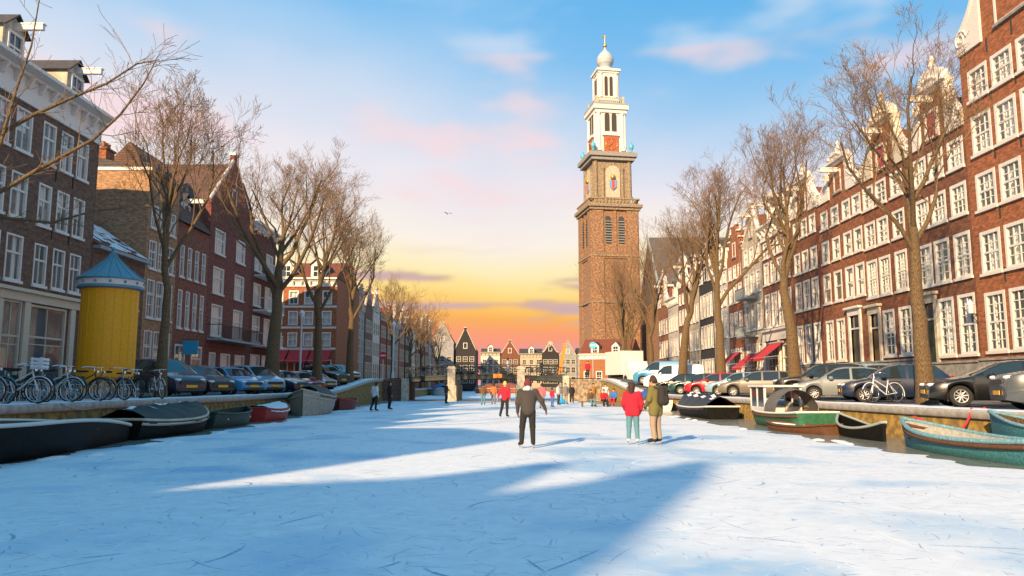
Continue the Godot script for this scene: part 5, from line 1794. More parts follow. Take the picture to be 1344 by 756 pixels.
func build_cars() -> void:
	var l := Vector2(0.82, 0.57)
	var navy := paint("navy", 0.012, 0.02, 0.05)
	var black := paint("black", 0.008, 0.009, 0.01)
	var silver := paint("silver", 0.20, 0.23, 0.25)
	var grey := paint("grey", 0.07, 0.085, 0.10)
	var sky := paint("sky", 0.05, 0.25, 0.48)
	var pale := paint("pale_blue", 0.22, 0.36, 0.46)
	var red := paint("red", 0.42, 0.015, 0.03)
	var green := paint("green", 0.012, 0.06, 0.055)
	var white := paint("white", 0.75, 0.76, 0.77)
	var bronze := paint("bronze", 0.17, 0.15, 0.13)
	var y := func(d: float) -> float: return left_top(d) + 0.005
	car("black minivan parked first on the shaded quay, beside the slender tree", Vector3(-13.5, y.call(32.5), -32.6), l, "mpv", navy)
	car("dark hatchback between the black minivan and the blue hatchback", Vector3(-13.6, y.call(36), -36.4), l, "hatch", black)
	car("bright blue hatchback on the shaded quay", Vector3(-13.4, y.call(40), -40.2), l, "hatch", sky)
	car("pale silver-blue minivan behind the bright blue hatchback", Vector3(-13.5, y.call(44), -44.2), l, "mpv", pale)
	car("dark saloon past the stout tree on the shaded quay", Vector3(-13.6, y.call(50), -50.4), l, "estate", navy)
	car("red hatchback between dark and silver cars on the shaded quay", Vector3(-13.6, y.call(54), -54.2), l, "hatch", red)
	car("silver hatchback on the shaded quay above the red boat", Vector3(-13.6, y.call(58), -58.0), l, "hatch", silver)
	car("black off-roader at the rising end of the shaded quay", Vector3(-13.8, y.call(63.5), -63.4), l, "suv", black)
	car("pale blue car last in the shaded quay's line before the bridge", Vector3(-13.9, y.call(69), -68.6), l, "hatch", pale)
	var r := Vector2(-0.96, -0.28)
	var yr := func(d: float) -> float: return right_top(d) + 0.005
	car("dark grey off-roader cut by the picture's edge beside the black hatchback", Vector3(13.35, 0.955, -21.3), r, "suv", grey)
	car("shiny black hatchback with pale multi-spoke wheels beside the ochre tree", Vector3(13.4, 0.955, -25.2), r, "sporty", black)
	car("navy hatchback with a bicycle at its tail on the sunlit quay", Vector3(13.2, 0.955, -31.2), r, "hatch", navy)
	car("silver-grey hatchback on the sunlit quay above the green boat", Vector3(13.05, 0.955, -35.8), r, "hatch", silver)
	car("black off-roader behind the silver-grey hatchback", Vector3(13.3, 0.955, -39.3), r, "suv", black)
	car("bronze-grey estate car above the tarpaulined boat", Vector3(12.3, 0.955, -46.2), r, "estate", bronze)
	car("blue hatchback half hidden behind the bronze estate", Vector3(12.4, 0.955, -49.6), r, "hatch", pale)
	car("small red car on the sunlit quay", Vector3(11.8, 0.955, -52.8), r, "hatch", red)
	car("dark green estate car beside the small red car", Vector3(11.4, 0.955, -56.2), r, "estate", green)
	car("dark saloon beyond the green estate on the sunlit quay", Vector3(11.0, yr.call(60.0), -59.6), r, "hatch", black)
	car("white van near the bridge on the sunlit quay", Vector3(10.9, yr.call(64.0), -63.6), r, "van", white)
	car("blue van behind the skaters near the bridge", Vector3(10.7, yr.call(68.0), -67.8), r, "van", sky)
	car("silver-blue off-roader driving by the doorways of the sunlit row", Vector3(17.6, 0.955, -35.0), Vector2(0, 1), "suv", pale)
	# box lorry by the bridge
	var t := thing("box_lorry", "white box lorry standing by the bridge under the tower", "lorry", Vector3(11.6, 1.75, -80.0), 0.25)
	var b := MB.new()
	b.bb(-1.2, 1.2, 0.9, 3.3, -2.2, 2.2)
	part(t, "cargo_box", b, M["white_paint"])
	b = MB.new()
	b.prism(PackedVector2Array([Vector2(2.3, 0.4), Vector2(3.8, 0.4), Vector2(3.85, 1.2), Vector2(3.4, 2.2), Vector2(2.3, 2.3)]), -1.05, 1.05)
	part(t, "cab", b, white, Transform3D(Basis(Vector3.UP, -PI / 2), Vector3.ZERO))
	b = MB.new()
	b.bb(-0.9, 0.9, 0.5, 0.9, -2.2, 2.3)
	part(t, "chassis", b, M["underbody"])
	for s in [-0.95, 0.95]:
		for z in [-1.4, 2.9]:
			part(t, "wheel", shared("lorrywheel", func() -> MB:
				var q := MB.new()
				q.rod(Vector3(-0.14, 0, 0), Vector3(0.14, 0, 0), 0.42, 18)
				return q), M["rubber"], at(s, 0.42, z))

# ---------------------------------------------------------------- boats: bow along +z
# o: L, w (beam), h (sheer height amidships), bow (rise), hull, inside, rail materials; deck/cover options
func boat(label: String, p: Vector3, turn: float, o: Dictionary) -> Node3D:
	var t := thing("boat", label, "boat", p, turn, "boats frozen in along the quays")
	var L: float = o.L
	var w: float = o.w
	var n := 22
	var outer := []
	var inner := []
	var railp := [PackedVector3Array(), PackedVector3Array()]
	var rr := PackedFloat32Array()
	var tops := []
	for i in n + 1:
		var k := i / float(n)
		var z := (k - 0.5) * L
		var sternb: float = o.get("stern", 0.75)
		var bl := w / 2 * (1.0 - pow(maxf(0.0, (k - 0.5) / 0.5), o.get("full", 2.4))) if k > 0.5 else w / 2 * lerpf(sternb, 1.0, sin(k * PI))
		bl = maxf(bl, 0.025)
		var sh: float = o.h + o.get("bow", 0.35) * pow(maxf(0.0, (k - 0.45) / 0.55), 2.0) + o.get("sternrise", 0.1) * pow(maxf(0.0, (0.4 - k) / 0.4), 2.0)
		var row := PackedVector3Array()
		var irow := PackedVector3Array()
		var prof := [[0.0, -0.25], [0.55, -0.2], [0.82, 0.08], [0.94, 0.45], [1.0, 1.0]]
		for s in [1, -1]:
			for j in (range(4, -1, -1) if s == 1 else range(1, 5)):
				var yy: float = prof[j][1] * sh if prof[j][1] > 0 else prof[j][1]
				row.append(Vector3(s * prof[j][0] * bl, yy, z + (0.25 * o.get("rake", 0.5) * prof[j][1] if k > 0.85 else 0.0) * (k - 0.85) / 0.15))
		for q in row:
			irow.append(Vector3(q.x * maxf(0.0, (bl - 0.05) / bl), maxf(q.y + 0.03, 0.16) if absf(q.x) < bl * 0.97 else q.y, clampf(q.z, -L / 2 + 0.06, L)))
		outer.append(row)
		inner.append(irow)
		railp[0].append(row[0] + Vector3(0, 0.015, 0))
		railp[1].append(row[8] + Vector3(0, 0.015, 0))
		rr.append(o.get("railr", 0.045))
		tops.append([bl, sh, z])
	var hb := MB.new()
	hb.grid(outer, false, true)
	for j in 4:
		hb.quad(outer[0][j + 1], outer[0][7 - j], outer[0][8 - j], outer[0][j])
	part(t, "hull", hb, o.hull)
	var ib := MB.new()
	ib.grid(inner, false, false)
	for j in 4:
		ib.quad(inner[0][j], inner[0][8 - j], inner[0][7 - j], inner[0][j + 1])
	part(t, "inside", ib, o.get("inside", M["wood"]))
	var gb := MB.new()
	gb.tube(railp[0], rr, 6)
	gb.tube(railp[1], rr, 6)
	gb.tube(PackedVector3Array([railp[0][0], railp[1][0]]), PackedFloat32Array([rr[0], rr[0]]), 6)
	part(t, "gunwale", gb, o.get("rail", M["white_paint"]))
	if o.has("stripe"):
		var sb := MB.new()
		for s in [1, -1]:
			var pl := PackedVector3Array()
			for i in n + 1:
				pl.append(Vector3(s * tops[i][0] * 0.985 + s * 0.015, tops[i][1] * 0.80, tops[i][2]))
			sb.tube(pl, rr, 5)
		part(t, "rubbing_strake", sb, o.stripe)
	for k: float in o.get("thwarts", [0.3, 0.55]):
		var i := int(k * n)
		var tb := MB.new()
		tb.bb(-tops[i][0] * 0.95, tops[i][0] * 0.95, o.h * 0.62, o.h * 0.62 + 0.05, tops[i][2] - 0.16, tops[i][2] + 0.16)
		part(t, "thwart", tb, o.get("bench", M["wood"]))
	if o.has("cover"):
		var c0: float = o.cover[0]
		var c1: float = o.cover[1]
		var ch: float = o.cover[2]
		var rows := []
		R.seed = int(p.z * -100)
		for i in n + 1:
			var k := i / float(n)
			if k < c0 or k > c1:
				continue
			var e := sin(PI * clampf((k - c0) / (c1 - c0), 0, 1))
			var row := PackedVector3Array()
			for j in 11:
				var a := -1.0 + j * 0.2
				var top: float = ch * (0.45 + 0.55 * pow(e, 0.5)) * (1.0 - pow(absf(a), 1.5)) * (1.0 + 0.14 * sin(k * 37.0 + a * 3.0)) + R.randf_range(-0.02, 0.02)
				row.append(Vector3(a * (tops[i][0] + 0.05), tops[i][1] + 0.05 + top - 0.16 * pow(absf(a), 8.0), tops[i][2]))
			rows.append(row)
		var cb := MB.new()
		cb.grid(rows, false, false)
		part(t, "tarpaulin", cb, o.covermat)
		if o.get("snowy", false):
			for i in range(1, rows.size() - 2):
				if fposmod(sin(i * 12.9) * 43.7, 1.0) < 0.55:
					var a := 3 + (i * 7) % 4
					var u := Vector3(0, 0.025, 0)
					var sb := MB.new()
					sb.quad(rows[i][a] + u, rows[i][a + 1] + u, rows[i + 1][a + 1] + u, rows[i + 1][a] + u)
					part(t, "snow_patch", sb, M["snow"])
	if o.has("floor_snow"):
		var fb := MB.new()
		fb.bb(-w * 0.3, w * 0.3, 0.2, 0.26, -L * 0.3, L * 0.3)
		part(t, "snow_patch", fb, M["snow"])
	return t

func rope(label: String, pts: Array, m: Material, r := 0.018) -> void:
	var b := MB.new()
	var p := PackedVector3Array()
	var rr := PackedFloat32Array()
	var o: Vector3 = pts[0]
	for i in pts.size() - 1:
		for k in 6:
			var t := k / 6.0
			p.append((pts[i] as Vector3).lerp(pts[i + 1], t) - Vector3(0, 0.35 * t * (1 - t), 0) - o)
			rr.append(r)
	p.append(pts[-1] - o)
	rr.append(r)
	b.tube(p, rr, 5)
	var t := thing("mooring_rope", label, "rope", o)
	part(t, "strand", b, m)

func build_boats() -> void:
	var targ := mat("tarp_green", lin(0.03, 0.05, 0.045), 0.7, "patch", 0.8)
	var tark := mat("tarp_black", lin(0.035, 0.033, 0.032), 0.55, "patch", 0.8)
	var tarb := mat("tarp_blue", lin(0.06, 0.14, 0.5), 0.6, "patch", 0.8)
	var black := mat("hull_black", lin(0.012, 0.012, 0.011), 0.5, "patch", 0.8)
	black.metallic_specular = 0.2
	var green := mat("hull_green", lin(0.02, 0.055, 0.04), 0.55, "patch", 0.8)
	var grn2 := mat("hull_bright_green", lin(0.03, 0.17, 0.08), 0.5, "patch", 0.8)
	var red := mat("hull_red", lin(0.42, 0.035, 0.03), 0.55, "patch", 0.8)
	var beige := mat("hull_beige", lin(0.42, 0.38, 0.31), 0.55, "patch", 0.8)
	var turq := mat("hull_turquoise", lin(0.10, 0.42, 0.50), 0.65, "weather", 0.9)
	var turq2 := mat("hull_light_blue", lin(0.33, 0.66, 0.76), 0.6, "weather", 0.9)
	var rusty := mat("rusty_iron", lin(0.16, 0.07, 0.03), 0.9, "patch", 1.2)
	boat("long black open barge with light gunwale below the bicycle rack", Vector3(-11.6, 0, -16.6), 0.0, {"L": 12.4, "w": 2.5, "h": 0.78, "bow": 0.3, "hull": black, "inside": green, "rail": mat("rail_pale", lin(0.5, 0.55, 0.52), 0.6), "thwarts": [0.25, 0.5], "stern": 0.35, "full": 3.0, "sternrise": -0.32, "railr": 0.05, "floor_snow": true})
	boat("dark sloop under green tarpaulins with snow, past the long black barge", Vector3(-11.7, 0, -26.2), PI, {"L": 6.2, "w": 2.1, "h": 0.5, "bow": 0.3, "hull": black, "rail": M["stone"], "stern": 0.7, "cover": [0.02, 0.93, 0.42], "covermat": targ, "snowy": true, "stripe": M["stone"]})
	boat("low dark green rowing boat with white thwarts", Vector3(-11.6, 0, -31.3), PI, {"L": 5.0, "w": 1.7, "h": 0.5, "bow": 0.18, "hull": green, "inside": green, "rail": green, "bench": M["white_paint"], "thwarts": [0.25, 0.5, 0.72], "floor_snow": true})
	boat("red dinghy with white snow-covered top between the green and beige boats", Vector3(-11.5, 0, -36.6), PI, {"L": 4.4, "w": 1.7, "h": 0.5, "bow": 0.3, "hull": red, "rail": red, "cover": [0.05, 0.9, 0.16], "covermat": M["snow"]})
	boat("beige sloop with dark green cover, its bow toward the camera", Vector3(-11.4, 0, -44.2), 0.12, {"L": 7.2, "w": 2.5, "h": 0.95, "bow": 0.45, "hull": beige, "rail": M["stone"], "cover": [0.05, 0.86, 0.6], "covermat": targ, "stripe": M["stone"], "full": 2.0})
	boat("small red boat behind the beige sloop", Vector3(-11.4, 0, -52.5), 0.1, {"L": 4.8, "w": 1.8, "h": 0.55, "bow": 0.2, "hull": mat("hull_dark_red", lin(0.2, 0.03, 0.025), 0.6, "patch", 0.8), "rail": red})
	# sunlit side
	boat("turquoise rowing boat with peeling paint, nearest the camera on the sunlit side", Vector3(10.75, 0, -18.4), PI, {"L": 5.8, "w": 1.5, "h": 0.4, "bow": 0.3, "hull": turq, "inside": mat("inside_pale", lin(0.55, 0.56, 0.52), 0.8, "patch", 1.0), "rail": turq2, "railr": 0.06, "bench": rusty, "thwarts": [0.3, 0.55, 0.8], "stripe": rusty})
	boat("second turquoise boat squeezed between the rowing boat and the quay wall", Vector3(12.0, 0.12, -17.0), PI, {"L": 4.8, "w": 0.95, "h": 0.55, "bow": 0.3, "hull": turq, "inside": M["wood"], "rail": turq2, "thwarts": [0.4]})
	boat("dark half-sunken canoe lying in the thin ice", Vector3(11.0, -0.12, -24.6), PI - 0.12, {"L": 4.2, "w": 1.0, "h": 0.42, "bow": 0.35, "sternrise": 0.25, "stern": 0.1, "hull": black, "inside": black, "rail": mat("rail_grey", lin(0.32, 0.36, 0.34), 0.6), "thwarts": [0.5]})
	var cb := boat("green and white boat with small cabin and grey canopy", Vector3(10.9, 0, -31.0), PI, {"L": 6.6, "w": 2.0, "h": 0.55, "bow": 0.3, "hull": grn2, "inside": beige, "rail": M["white_paint"], "stripe": rusty, "thwarts": [0.2]})
	var c := MB.new()
	for s in [-1.0, 1.0]:
		c.bb(s * 0.72 - 0.03, s * 0.72 + 0.03, 0.45, 0.75, 0.2, 2.0)
		for z in [0.2, 1.1, 1.94]:
			c.bb(s * 0.72 - 0.04, s * 0.72 + 0.04, 0.75, 1.55, z, z + 0.08)
	c.bb(-0.82, 0.82, 1.55, 1.63, 0.1, 2.1)
	c.bb(-0.69, 0.69, 0.45, 0.75, 1.95, 2.0)
	part(cb, "cabin", c, M["white_paint"])
	for s in [-1.0, 1.0]:
		for z in [0.28, 1.18]:
			c = MB.new()
			c.bb(s * 0.72 - 0.01, s * 0.72 + 0.01, 0.75, 1.55, z, z + 0.76 + (0.06 if z < 1 else 0.0))
			part(cb, "cabin_window", c, M["far_glass"])
	c = MB.new()
	var rows := []
	for i in 6:
		var row := PackedVector3Array()
		for j in 9:
			var a := PI * j / 8.0
			row.append(Vector3(cos(a) * 0.85, 0.55 + sin(a) * (1.0 - 0.1 * absf(i - 2.5) / 2.5), -1.3 + i * 0.27))
		rows.append(row)
	c.grid(rows, false, false)
	part(cb, "canopy", c, mat("canopy_grey", lin(0.16, 0.15, 0.14), 0.85, "patch", 0.8))
	boat("flat orange-edged raft lying beside the green cabin boat", Vector3(10.0, 0, -27.2), PI + 0.3, {"L": 3.4, "w": 1.1, "h": 0.22, "bow": 0.06, "hull": rusty, "inside": M["snow"], "rail": rusty, "thwarts": []})
	boat("boat wrapped in black crumpled tarpaulin with snow below the bronze estate", Vector3(10.0, 0, -41.0), PI, {"L": 8.4, "w": 2.1, "h": 0.5, "bow": 0.2, "hull": black, "cover": [0.02, 0.97, 0.62], "covermat": tark, "snowy": true})
	boat("white boat under a bright blue tarpaulin beside the couple", Vector3(9.2, 0, -51.5), PI, {"L": 6.4, "w": 2.2, "h": 0.62, "bow": 0.3, "hull": M["white_paint"], "rail": M["wood"], "cover": [0.2, 0.8, 0.62], "covermat": tarb})
	boat("orange and brown houseboat seen under the bridge's middle span", Vector3(-1.0, 0, -150), 1.45, {"L": 12.0, "w": 3.4, "h": 0.9, "bow": 0.2, "hull": mat("hull_orange", lin(0.5, 0.16, 0.05), 0.6, "patch", 0.5), "rail": M["white_paint"], "cover": [0.1, 0.9, 1.0], "covermat": mat("brick_cover", lin(0.3, 0.1, 0.06), 0.8, "patch", 0.5)})
	boat("white and blue motor boat seen under the bridge's shaded span", Vector3(-11.0, 0, -120), 0.3, {"L": 7.0, "w": 2.6, "h": 0.9, "bow": 0.3, "hull": M["white_paint"], "rail": M["white_paint"], "cover": [0.1, 0.7, 0.8], "covermat": tarb})
	rope("red rope over the quay edge to the turquoise boat", [Vector3(12.9, 1.02, -21.2), Vector3(12.42, 1.0, -21.0), Vector3(11.9, 0.5, -20.6), Vector3(10.9, 0.78, -21.1)], mat("rope_red", lin(0.5, 0.03, 0.05), 0.8), 0.035)
	rope("grey rope from the quay edge to the green cabin boat", [Vector3(12.2, 0.98, -30.0), Vector3(11.78, 0.9, -29.8), Vector3(11.4, 0.6, -29.0)], mat("rope_grey", lin(0.3, 0.3, 0.28), 0.8))
	rope("pale rope from the quay edge to the long black barge", [Vector3(-13.4, 1.15, -22.2), Vector3(-12.95, 1.1, -22.3), Vector3(-12.1, 0.95, -22.4)], mat("rope_grey", lin(0.3, 0.3, 0.28), 0.8))

# ---------------------------------------------------------------- bicycles: front along +z
func bicycle(label: String, p: Vector3, turn: float, lean: float, key: String, col: Color, extra := "") -> void:
	var t := thing("bicycle", label, "bicycle", p, turn, "bicycles parked along the quays")
	t.rotation.z = lean
	var fm := mat("bike_" + key, col, 0.4)
	var r := 0.34
	for z in [-0.53, 0.53]:
		var w := part(t, "wheel", shared("biketyre", func() -> MB:
			var q := MB.new()
			for k in 28:
				var a := TAU * k / 28
				var b := TAU * (k + 1) / 28
				q.rod(Vector3(0, cos(a), sin(a)) * r, Vector3(0, cos(b), sin(b)) * r, 0.022, 5)
			return q), M["rubber"], at(0, r + 0.02, z))
		part(w, "rim", shared("bikerim", func() -> MB:
			var q := MB.new()
			for k in 28:
				var a := TAU * k / 28
				var b := TAU * (k + 1) / 28
				q.rod(Vector3(0, cos(a), sin(a)) * (r - 0.03), Vector3(0, cos(b), sin(b)) * (r - 0.03), 0.013, 4)
			for k in 16:
				var a := TAU * k / 16
				q.rod(Vector3(0.02 if k % 2 else -0.02, 0, 0), Vector3(0, cos(a), sin(a)) * (r - 0.03), 0.003, 3)
			q.rod(Vector3(-0.05, 0, 0), Vector3(0.05, 0, 0), 0.025, 6)
			return q), M["chrome"])
	part(t, "frame", shared("bikeframe", func() -> MB:
		var q := MB.new()
		var bbk := Vector3(0, 0.3, -0.1)
		var hd := Vector3(0, 0.86, 0.36)
		var h2 := Vector3(0, 0.68, 0.41)
		var se := Vector3(0, 0.82, -0.27)
		q.rod(bbk, h2, 0.022); q.rod(hd + Vector3(0, 0.06, -0.015), h2, 0.024); q.rod(Vector3(0, 0.55, -0.19), hd, 0.02); q.rod(bbk, se, 0.02)
		for s in [-0.05, 0.05]:
			q.rod(bbk + Vector3(s, 0, 0), Vector3(s, 0.36, -0.53), 0.012)
			q.rod(se + Vector3(0, -0.1, 0), Vector3(s, 0.36, -0.53), 0.011)
			q.rod(h2, Vector3(s, 0.36, 0.53), 0.016)
		for e in [-0.53, 0.53]:
			var pp := PackedVector3Array()
			var rr := PackedFloat32Array()
			for k in 9:
				var a := lerpf(-0.5, 1.9, k / 8.0) if e < 0 else lerpf(-1.2, 1.2, k / 8.0)
				pp.append(Vector3(0, 0.36 + cos(a) * 0.385, e - sin(a) * 0.385))
				rr.append(0.02)
			q.tube(pp, rr, 5)
		return q), fm)
	part(t, "handlebar", shared("bikebar", func() -> MB:
		var q := MB.new()
		q.rod(Vector3(0, 0.86, 0.35), Vector3(0, 1.06, 0.31), 0.014)
		q.tube(PackedVector3Array([Vector3(-0.28, 1.04, 0.05), Vector3(-0.27, 1.07, 0.22), Vector3(-0.12, 1.07, 0.32), Vector3(0.12, 1.07, 0.32), Vector3(0.27, 1.07, 0.22), Vector3(0.28, 1.04, 0.05)]), PackedFloat32Array([0.017, 0.013, 0.013, 0.013, 0.013, 0.017]), 6)
		q.lathe([[0.0, -0.05], [0.05, -0.03], [0.055, 0.03], [0.0, 0.05]], 8, Vector3(0, 0.93, 0.42))
		return q), M["chrome"])
	part(t, "saddle", shared("saddle", func() -> MB:
		var q := MB.new()
		q.prism(PackedVector2Array([Vector2(-0.1, -0.13), Vector2(0.1, -0.13), Vector2(0.09, -0.02), Vector2(0.025, 0.14), Vector2(-0.025, 0.14), Vector2(-0.09, -0.02)]), 0.0, 0.06)
		return q), M["rubber"], Transform3D(Basis(Vector3(1, 0, 0), Vector3(0, 0, 1), Vector3(0, -1, 0)) , Vector3(0, 0.98, -0.3)))
	part(t, "carrier", shared("carrier", func() -> MB:
		var q := MB.new()
		for x in [-0.06, 0.0, 0.06]:
			q.rod(Vector3(x, 0.78, -0.32), Vector3(x, 0.78, -0.82), 0.009, 4)
		for s in [-0.06, 0.06]:
			q.rod(Vector3(s, 0.78, -0.7), Vector3(s, 0.38, -0.54), 0.008, 4)
		q.rod(Vector3(-0.06, 0.78, -0.82), Vector3(0.06, 0.78, -0.82), 0.009, 4)
		return q), M["iron"])
	part(t, "crank", shared("crank", func() -> MB:
		var q := MB.new()
		q.lathe([[0.09, -0.005], [0.095, 0.0], [0.09, 0.005]], 14)
		for i in q.v.size():
			q.v[i] = Vector3(q.v[i].y + 0.06, q.v[i].x, q.v[i].z)
			q.n[i] = Vector3(q.n[i].y, q.n[i].x, q.n[i].z)
		q.rod(Vector3(0.08, 0, 0), Vector3(0.08, -0.16, 0.05), 0.01)
		q.rod(Vector3(-0.08, 0, 0), Vector3(-0.08, 0.16, -0.05), 0.01)
		q.box(Vector3(0.13, -0.17, 0.05), Vector3(0.09, 0.025, 0.07))
		q.box(Vector3(-0.13, 0.17, -0.05), Vector3(0.09, 0.025, 0.07))
		return q), M["iron"], at(0, 0.3, -0.1))
	if extra == "crate":
		var b := MB.new()
		for k in 3:
			var y := 0.98 + k * 0.1
			b.bb(-0.2, 0.2, y, y + 0.06, 0.36, 0.375)
			b.bb(-0.2, 0.2, y, y + 0.06, 0.66, 0.675)
			b.bb(-0.2, -0.185, y, y + 0.06, 0.376, 0.659)
			b.bb(0.185, 0.2, y, y + 0.06, 0.376, 0.659)
		for s in [-0.19, 0.19]:
			b.bb(s - 0.02, s + 0.02, 0.96, 1.26, 0.38, 0.42)
			b.bb(s - 0.02, s + 0.02, 0.96, 1.26, 0.61, 0.65)
		b.bb(-0.2, 0.2, 0.94, 0.96, 0.36, 0.67)
		part(t, "front_crate", b, mat("crate_white", lin(0.6, 0.66, 0.7), 0.6))
	elif extra == "bags":
		for s in [-1.0, 1.0]:
			var b := MB.new()
			b.box(Vector3(s * 0.15, 0.6, -0.6), Vector3(0.14, 0.32, 0.36))
			part(t, "pannier", b, cloth("pannier", 0.02, 0.02, 0.022))

func build_street_things() -> void:
	# yellow column with blue tent roof
	var t := thing("advertising_column", "tall round yellow column with blue conical roof and white rim on the quay", "column", Vector3(-16.1, 1.1, -30.6))
	var b := MB.new()
	b.lathe([[1.12, -0.05], [1.12, 0.22], [1.06, 0.28]], 36)
	part(t, "plinth", b, M["grey_stone"])
	b = MB.new()
	b.lathe([[1.04, 0.24], [1.04, 4.3]], 40)
	for k in 20:
		var a := TAU * k / 20
		b.rod(Vector3(sin(a) * 1.04, 0.26, cos(a) * 1.04), Vector3(sin(a) * 1.04, 4.3, cos(a) * 1.04), 0.012, 5)
	part(t, "drum", b, mat("yellow", lin(0.95, 0.44, 0.006), 0.6, "fine", 0.5))
	b = MB.new()
	b.lathe([[1.0, 4.28], [1.22, 4.34], [1.22, 4.42], [1.12, 4.44]], 40)
	part(t, "lower_rim", b, mat("roof_blue", lin(0.13, 0.32, 0.43), 0.5, "fine", 0.7))
	b = MB.new()
	b.lathe([[1.17, 4.42], [1.2, 4.44], [1.2, 4.66], [1.17, 4.68]], 40)
	part(t, "rim", b, M["white_paint"])
	for k in 14:
		part(t, "rim_boss", shared("boss", func() -> MB:
			var q := MB.new()
			q.lathe([[0.0, -0.06], [0.055, -0.03], [0.055, 0.03], [0.0, 0.06]], 8)
			return q), mat("roof_blue", lin(0.13, 0.32, 0.43), 0.5, "fine", 0.7), at(sin(TAU * k / 14) * 1.2, 4.55, cos(TAU * k / 14) * 1.2))
	b = MB.new()
	b.lathe([[1.24, 4.66], [1.26, 4.71], [1.0, 4.9], [0.72, 5.12], [0.46, 5.36], [0.24, 5.58], [0.1, 5.78], [0.05, 5.9], [0.08, 5.98], [0.0, 6.08]], 32)
	for k in 16:
		var a := TAU * k / 16
		var pl := PackedVector3Array()
		var pr := PackedFloat32Array()
		for q: Array in [[1.25, 4.72], [1.0, 4.91], [0.72, 5.13], [0.46, 5.37], [0.24, 5.59], [0.1, 5.79]]:
			pl.append(Vector3(sin(a) * q[0], q[1], cos(a) * q[0]))
			pr.append(0.016)
		b.tube(pl, pr, 4)
	part(t, "roof", b, mat("roof_blue", lin(0.13, 0.32, 0.43), 0.5, "fine", 0.7))
	# bicycle rack
	t = thing("bicycle_rack", "low galvanised bicycle rack full of bicycles along the shaded quay edge", "rack", Vector3(-13.6, 1.1, -22.5))
	b = MB.new()
	for x in [-0.25, 0.25]:
		b.rod(Vector3(x, 0.06, -5.2), Vector3(x, 0.06, 5.2), 0.03, 6)
	part(t, "base_rail", b, M["galvanised"])
	for k in 22:
		part(t, "hoop", shared("hoop", func() -> MB:
			var q := MB.new()
			q.tube(PackedVector3Array([Vector3(-0.25, 0.06, 0), Vector3(-0.24, 0.42, 0), Vector3(-0.15, 0.55, 0), Vector3(0.15, 0.55, 0), Vector3(0.24, 0.42, 0), Vector3(0.25, 0.06, 0)]), PackedFloat32Array([0.014, 0.014, 0.014, 0.014, 0.014, 0.014]), 5)
			return q), M["galvanised"], at(0, 0, -5.0 + k * 0.475))
	var bikes := [
		[-13.75, -18.6, 1.45, 0.06, "black", lin(0.02, 0.02, 0.02), "", "black bicycle at the frame edge end of the rack"], [-13.65, -19.5, 1.62, -0.05, "grey", lin(0.25, 0.27, 0.28), "bags", "grey bicycle with black panniers, second in the rack"],
		[-13.8, -20.3, 1.5, 0.08, "teal", lin(0.05, 0.2, 0.22), "", "teal bicycle, third in the rack"], [-13.55, -21.2, 1.7, -0.04, "white", lin(0.6, 0.66, 0.7), "crate", "white bicycle with a slatted crate over its front wheel"],
		[-13.8, -22.0, 1.5, 0.05, "black", lin(0.02, 0.02, 0.02), "bags", "black bicycle with panniers just past the white crate bicycle"], [-13.6, -22.9, 1.66, -0.07, "silver", lin(0.5, 0.52, 0.54), "", "silver bicycle in the middle of the rack"],
		[-13.8, -23.7, 1.45, 0.05, "green", lin(0.03, 0.1, 0.06), "", "dark green bicycle before the yellow column's edge"], [-13.6, -24.5, 1.6, -0.05, "black", lin(0.02, 0.02, 0.02), "", "black bicycle before the yellow column's middle"],
		[-13.7, -25.3, 1.4, 0.07, "orange", lin(0.5, 0.2, 0.03), "bags", "bicycle with orange frame before the yellow column"], [-13.5, -26.2, 1.2, -0.05, "grey", lin(0.25, 0.27, 0.28), "", "last grey bicycle of the rack, its front wheel turned toward the boat"],
		[-14.7, -19.0, 1.5, 0.05, "black", lin(0.02, 0.02, 0.02), "crate", "black bicycle with pale crate in the rear line of the rack"], [-14.8, -20.8, 1.6, 0.05, "grey", lin(0.25, 0.27, 0.28), "", "grey bicycle in the rear line behind the white crate bicycle"], [-14.7, -23.2, 1.55, -0.05, "black", lin(0.02, 0.02, 0.02), "bags", "black bicycle in the rear line behind the silver bicycle"]]
	for k in bikes:
		bicycle(k[7], Vector3(k[0], 1.125, k[1]), k[2], k[3], k[4], k[5], k[6])
	bicycle("silver bicycle with bright front wheel leaning by the slender tree", Vector3(-13.35, 1.125, -29.2), 0.75, 0.08, "silver", lin(0.5, 0.52, 0.54))
	bicycle("dark bicycle behind the silver one by the slender tree", Vector3(-14.1, 1.125, -28.6), 0.9, -0.06, "black", lin(0.02, 0.02, 0.02), "bags")
	bicycle("dark bicycle standing upright by the yellow column's foot", Vector3(-14.6, 1.125, -29.4), 1.2, 0.05, "green", lin(0.03, 0.1, 0.06))
	bicycle("white bicycle leaning on the ochre tree beside the navy hatchback", Vector3(13.6, 0.98, -28.3), -1.3, 0.12, "white", lin(0.6, 0.66, 0.7))
	for k in 7:
		bicycle(["bicycle on the bridge railing nearest the shaded abutment", "second bicycle along the bridge railing", "third bicycle along the bridge railing, by the first pier", "bicycle over the bridge's middle span", "second bicycle over the middle span", "bicycle on the bridge railing past the second pier", "last bicycle on the bridge railing"][k], Vector3([-9.8, -8.4, -7.2, -4.2, -2.6, 2.2, 3.8][k], 2.3 + 0.35 * (1.0 - pow(([-9.8, -8.4, -7.2, -4.2, -2.6, 2.2, 3.8][k] + 2.6) / 9.5, 2.0)) + 0.1, -78.5), 1.5, 0.1, "black", lin(0.02, 0.02, 0.02), ["", "bags", ""][k % 3])
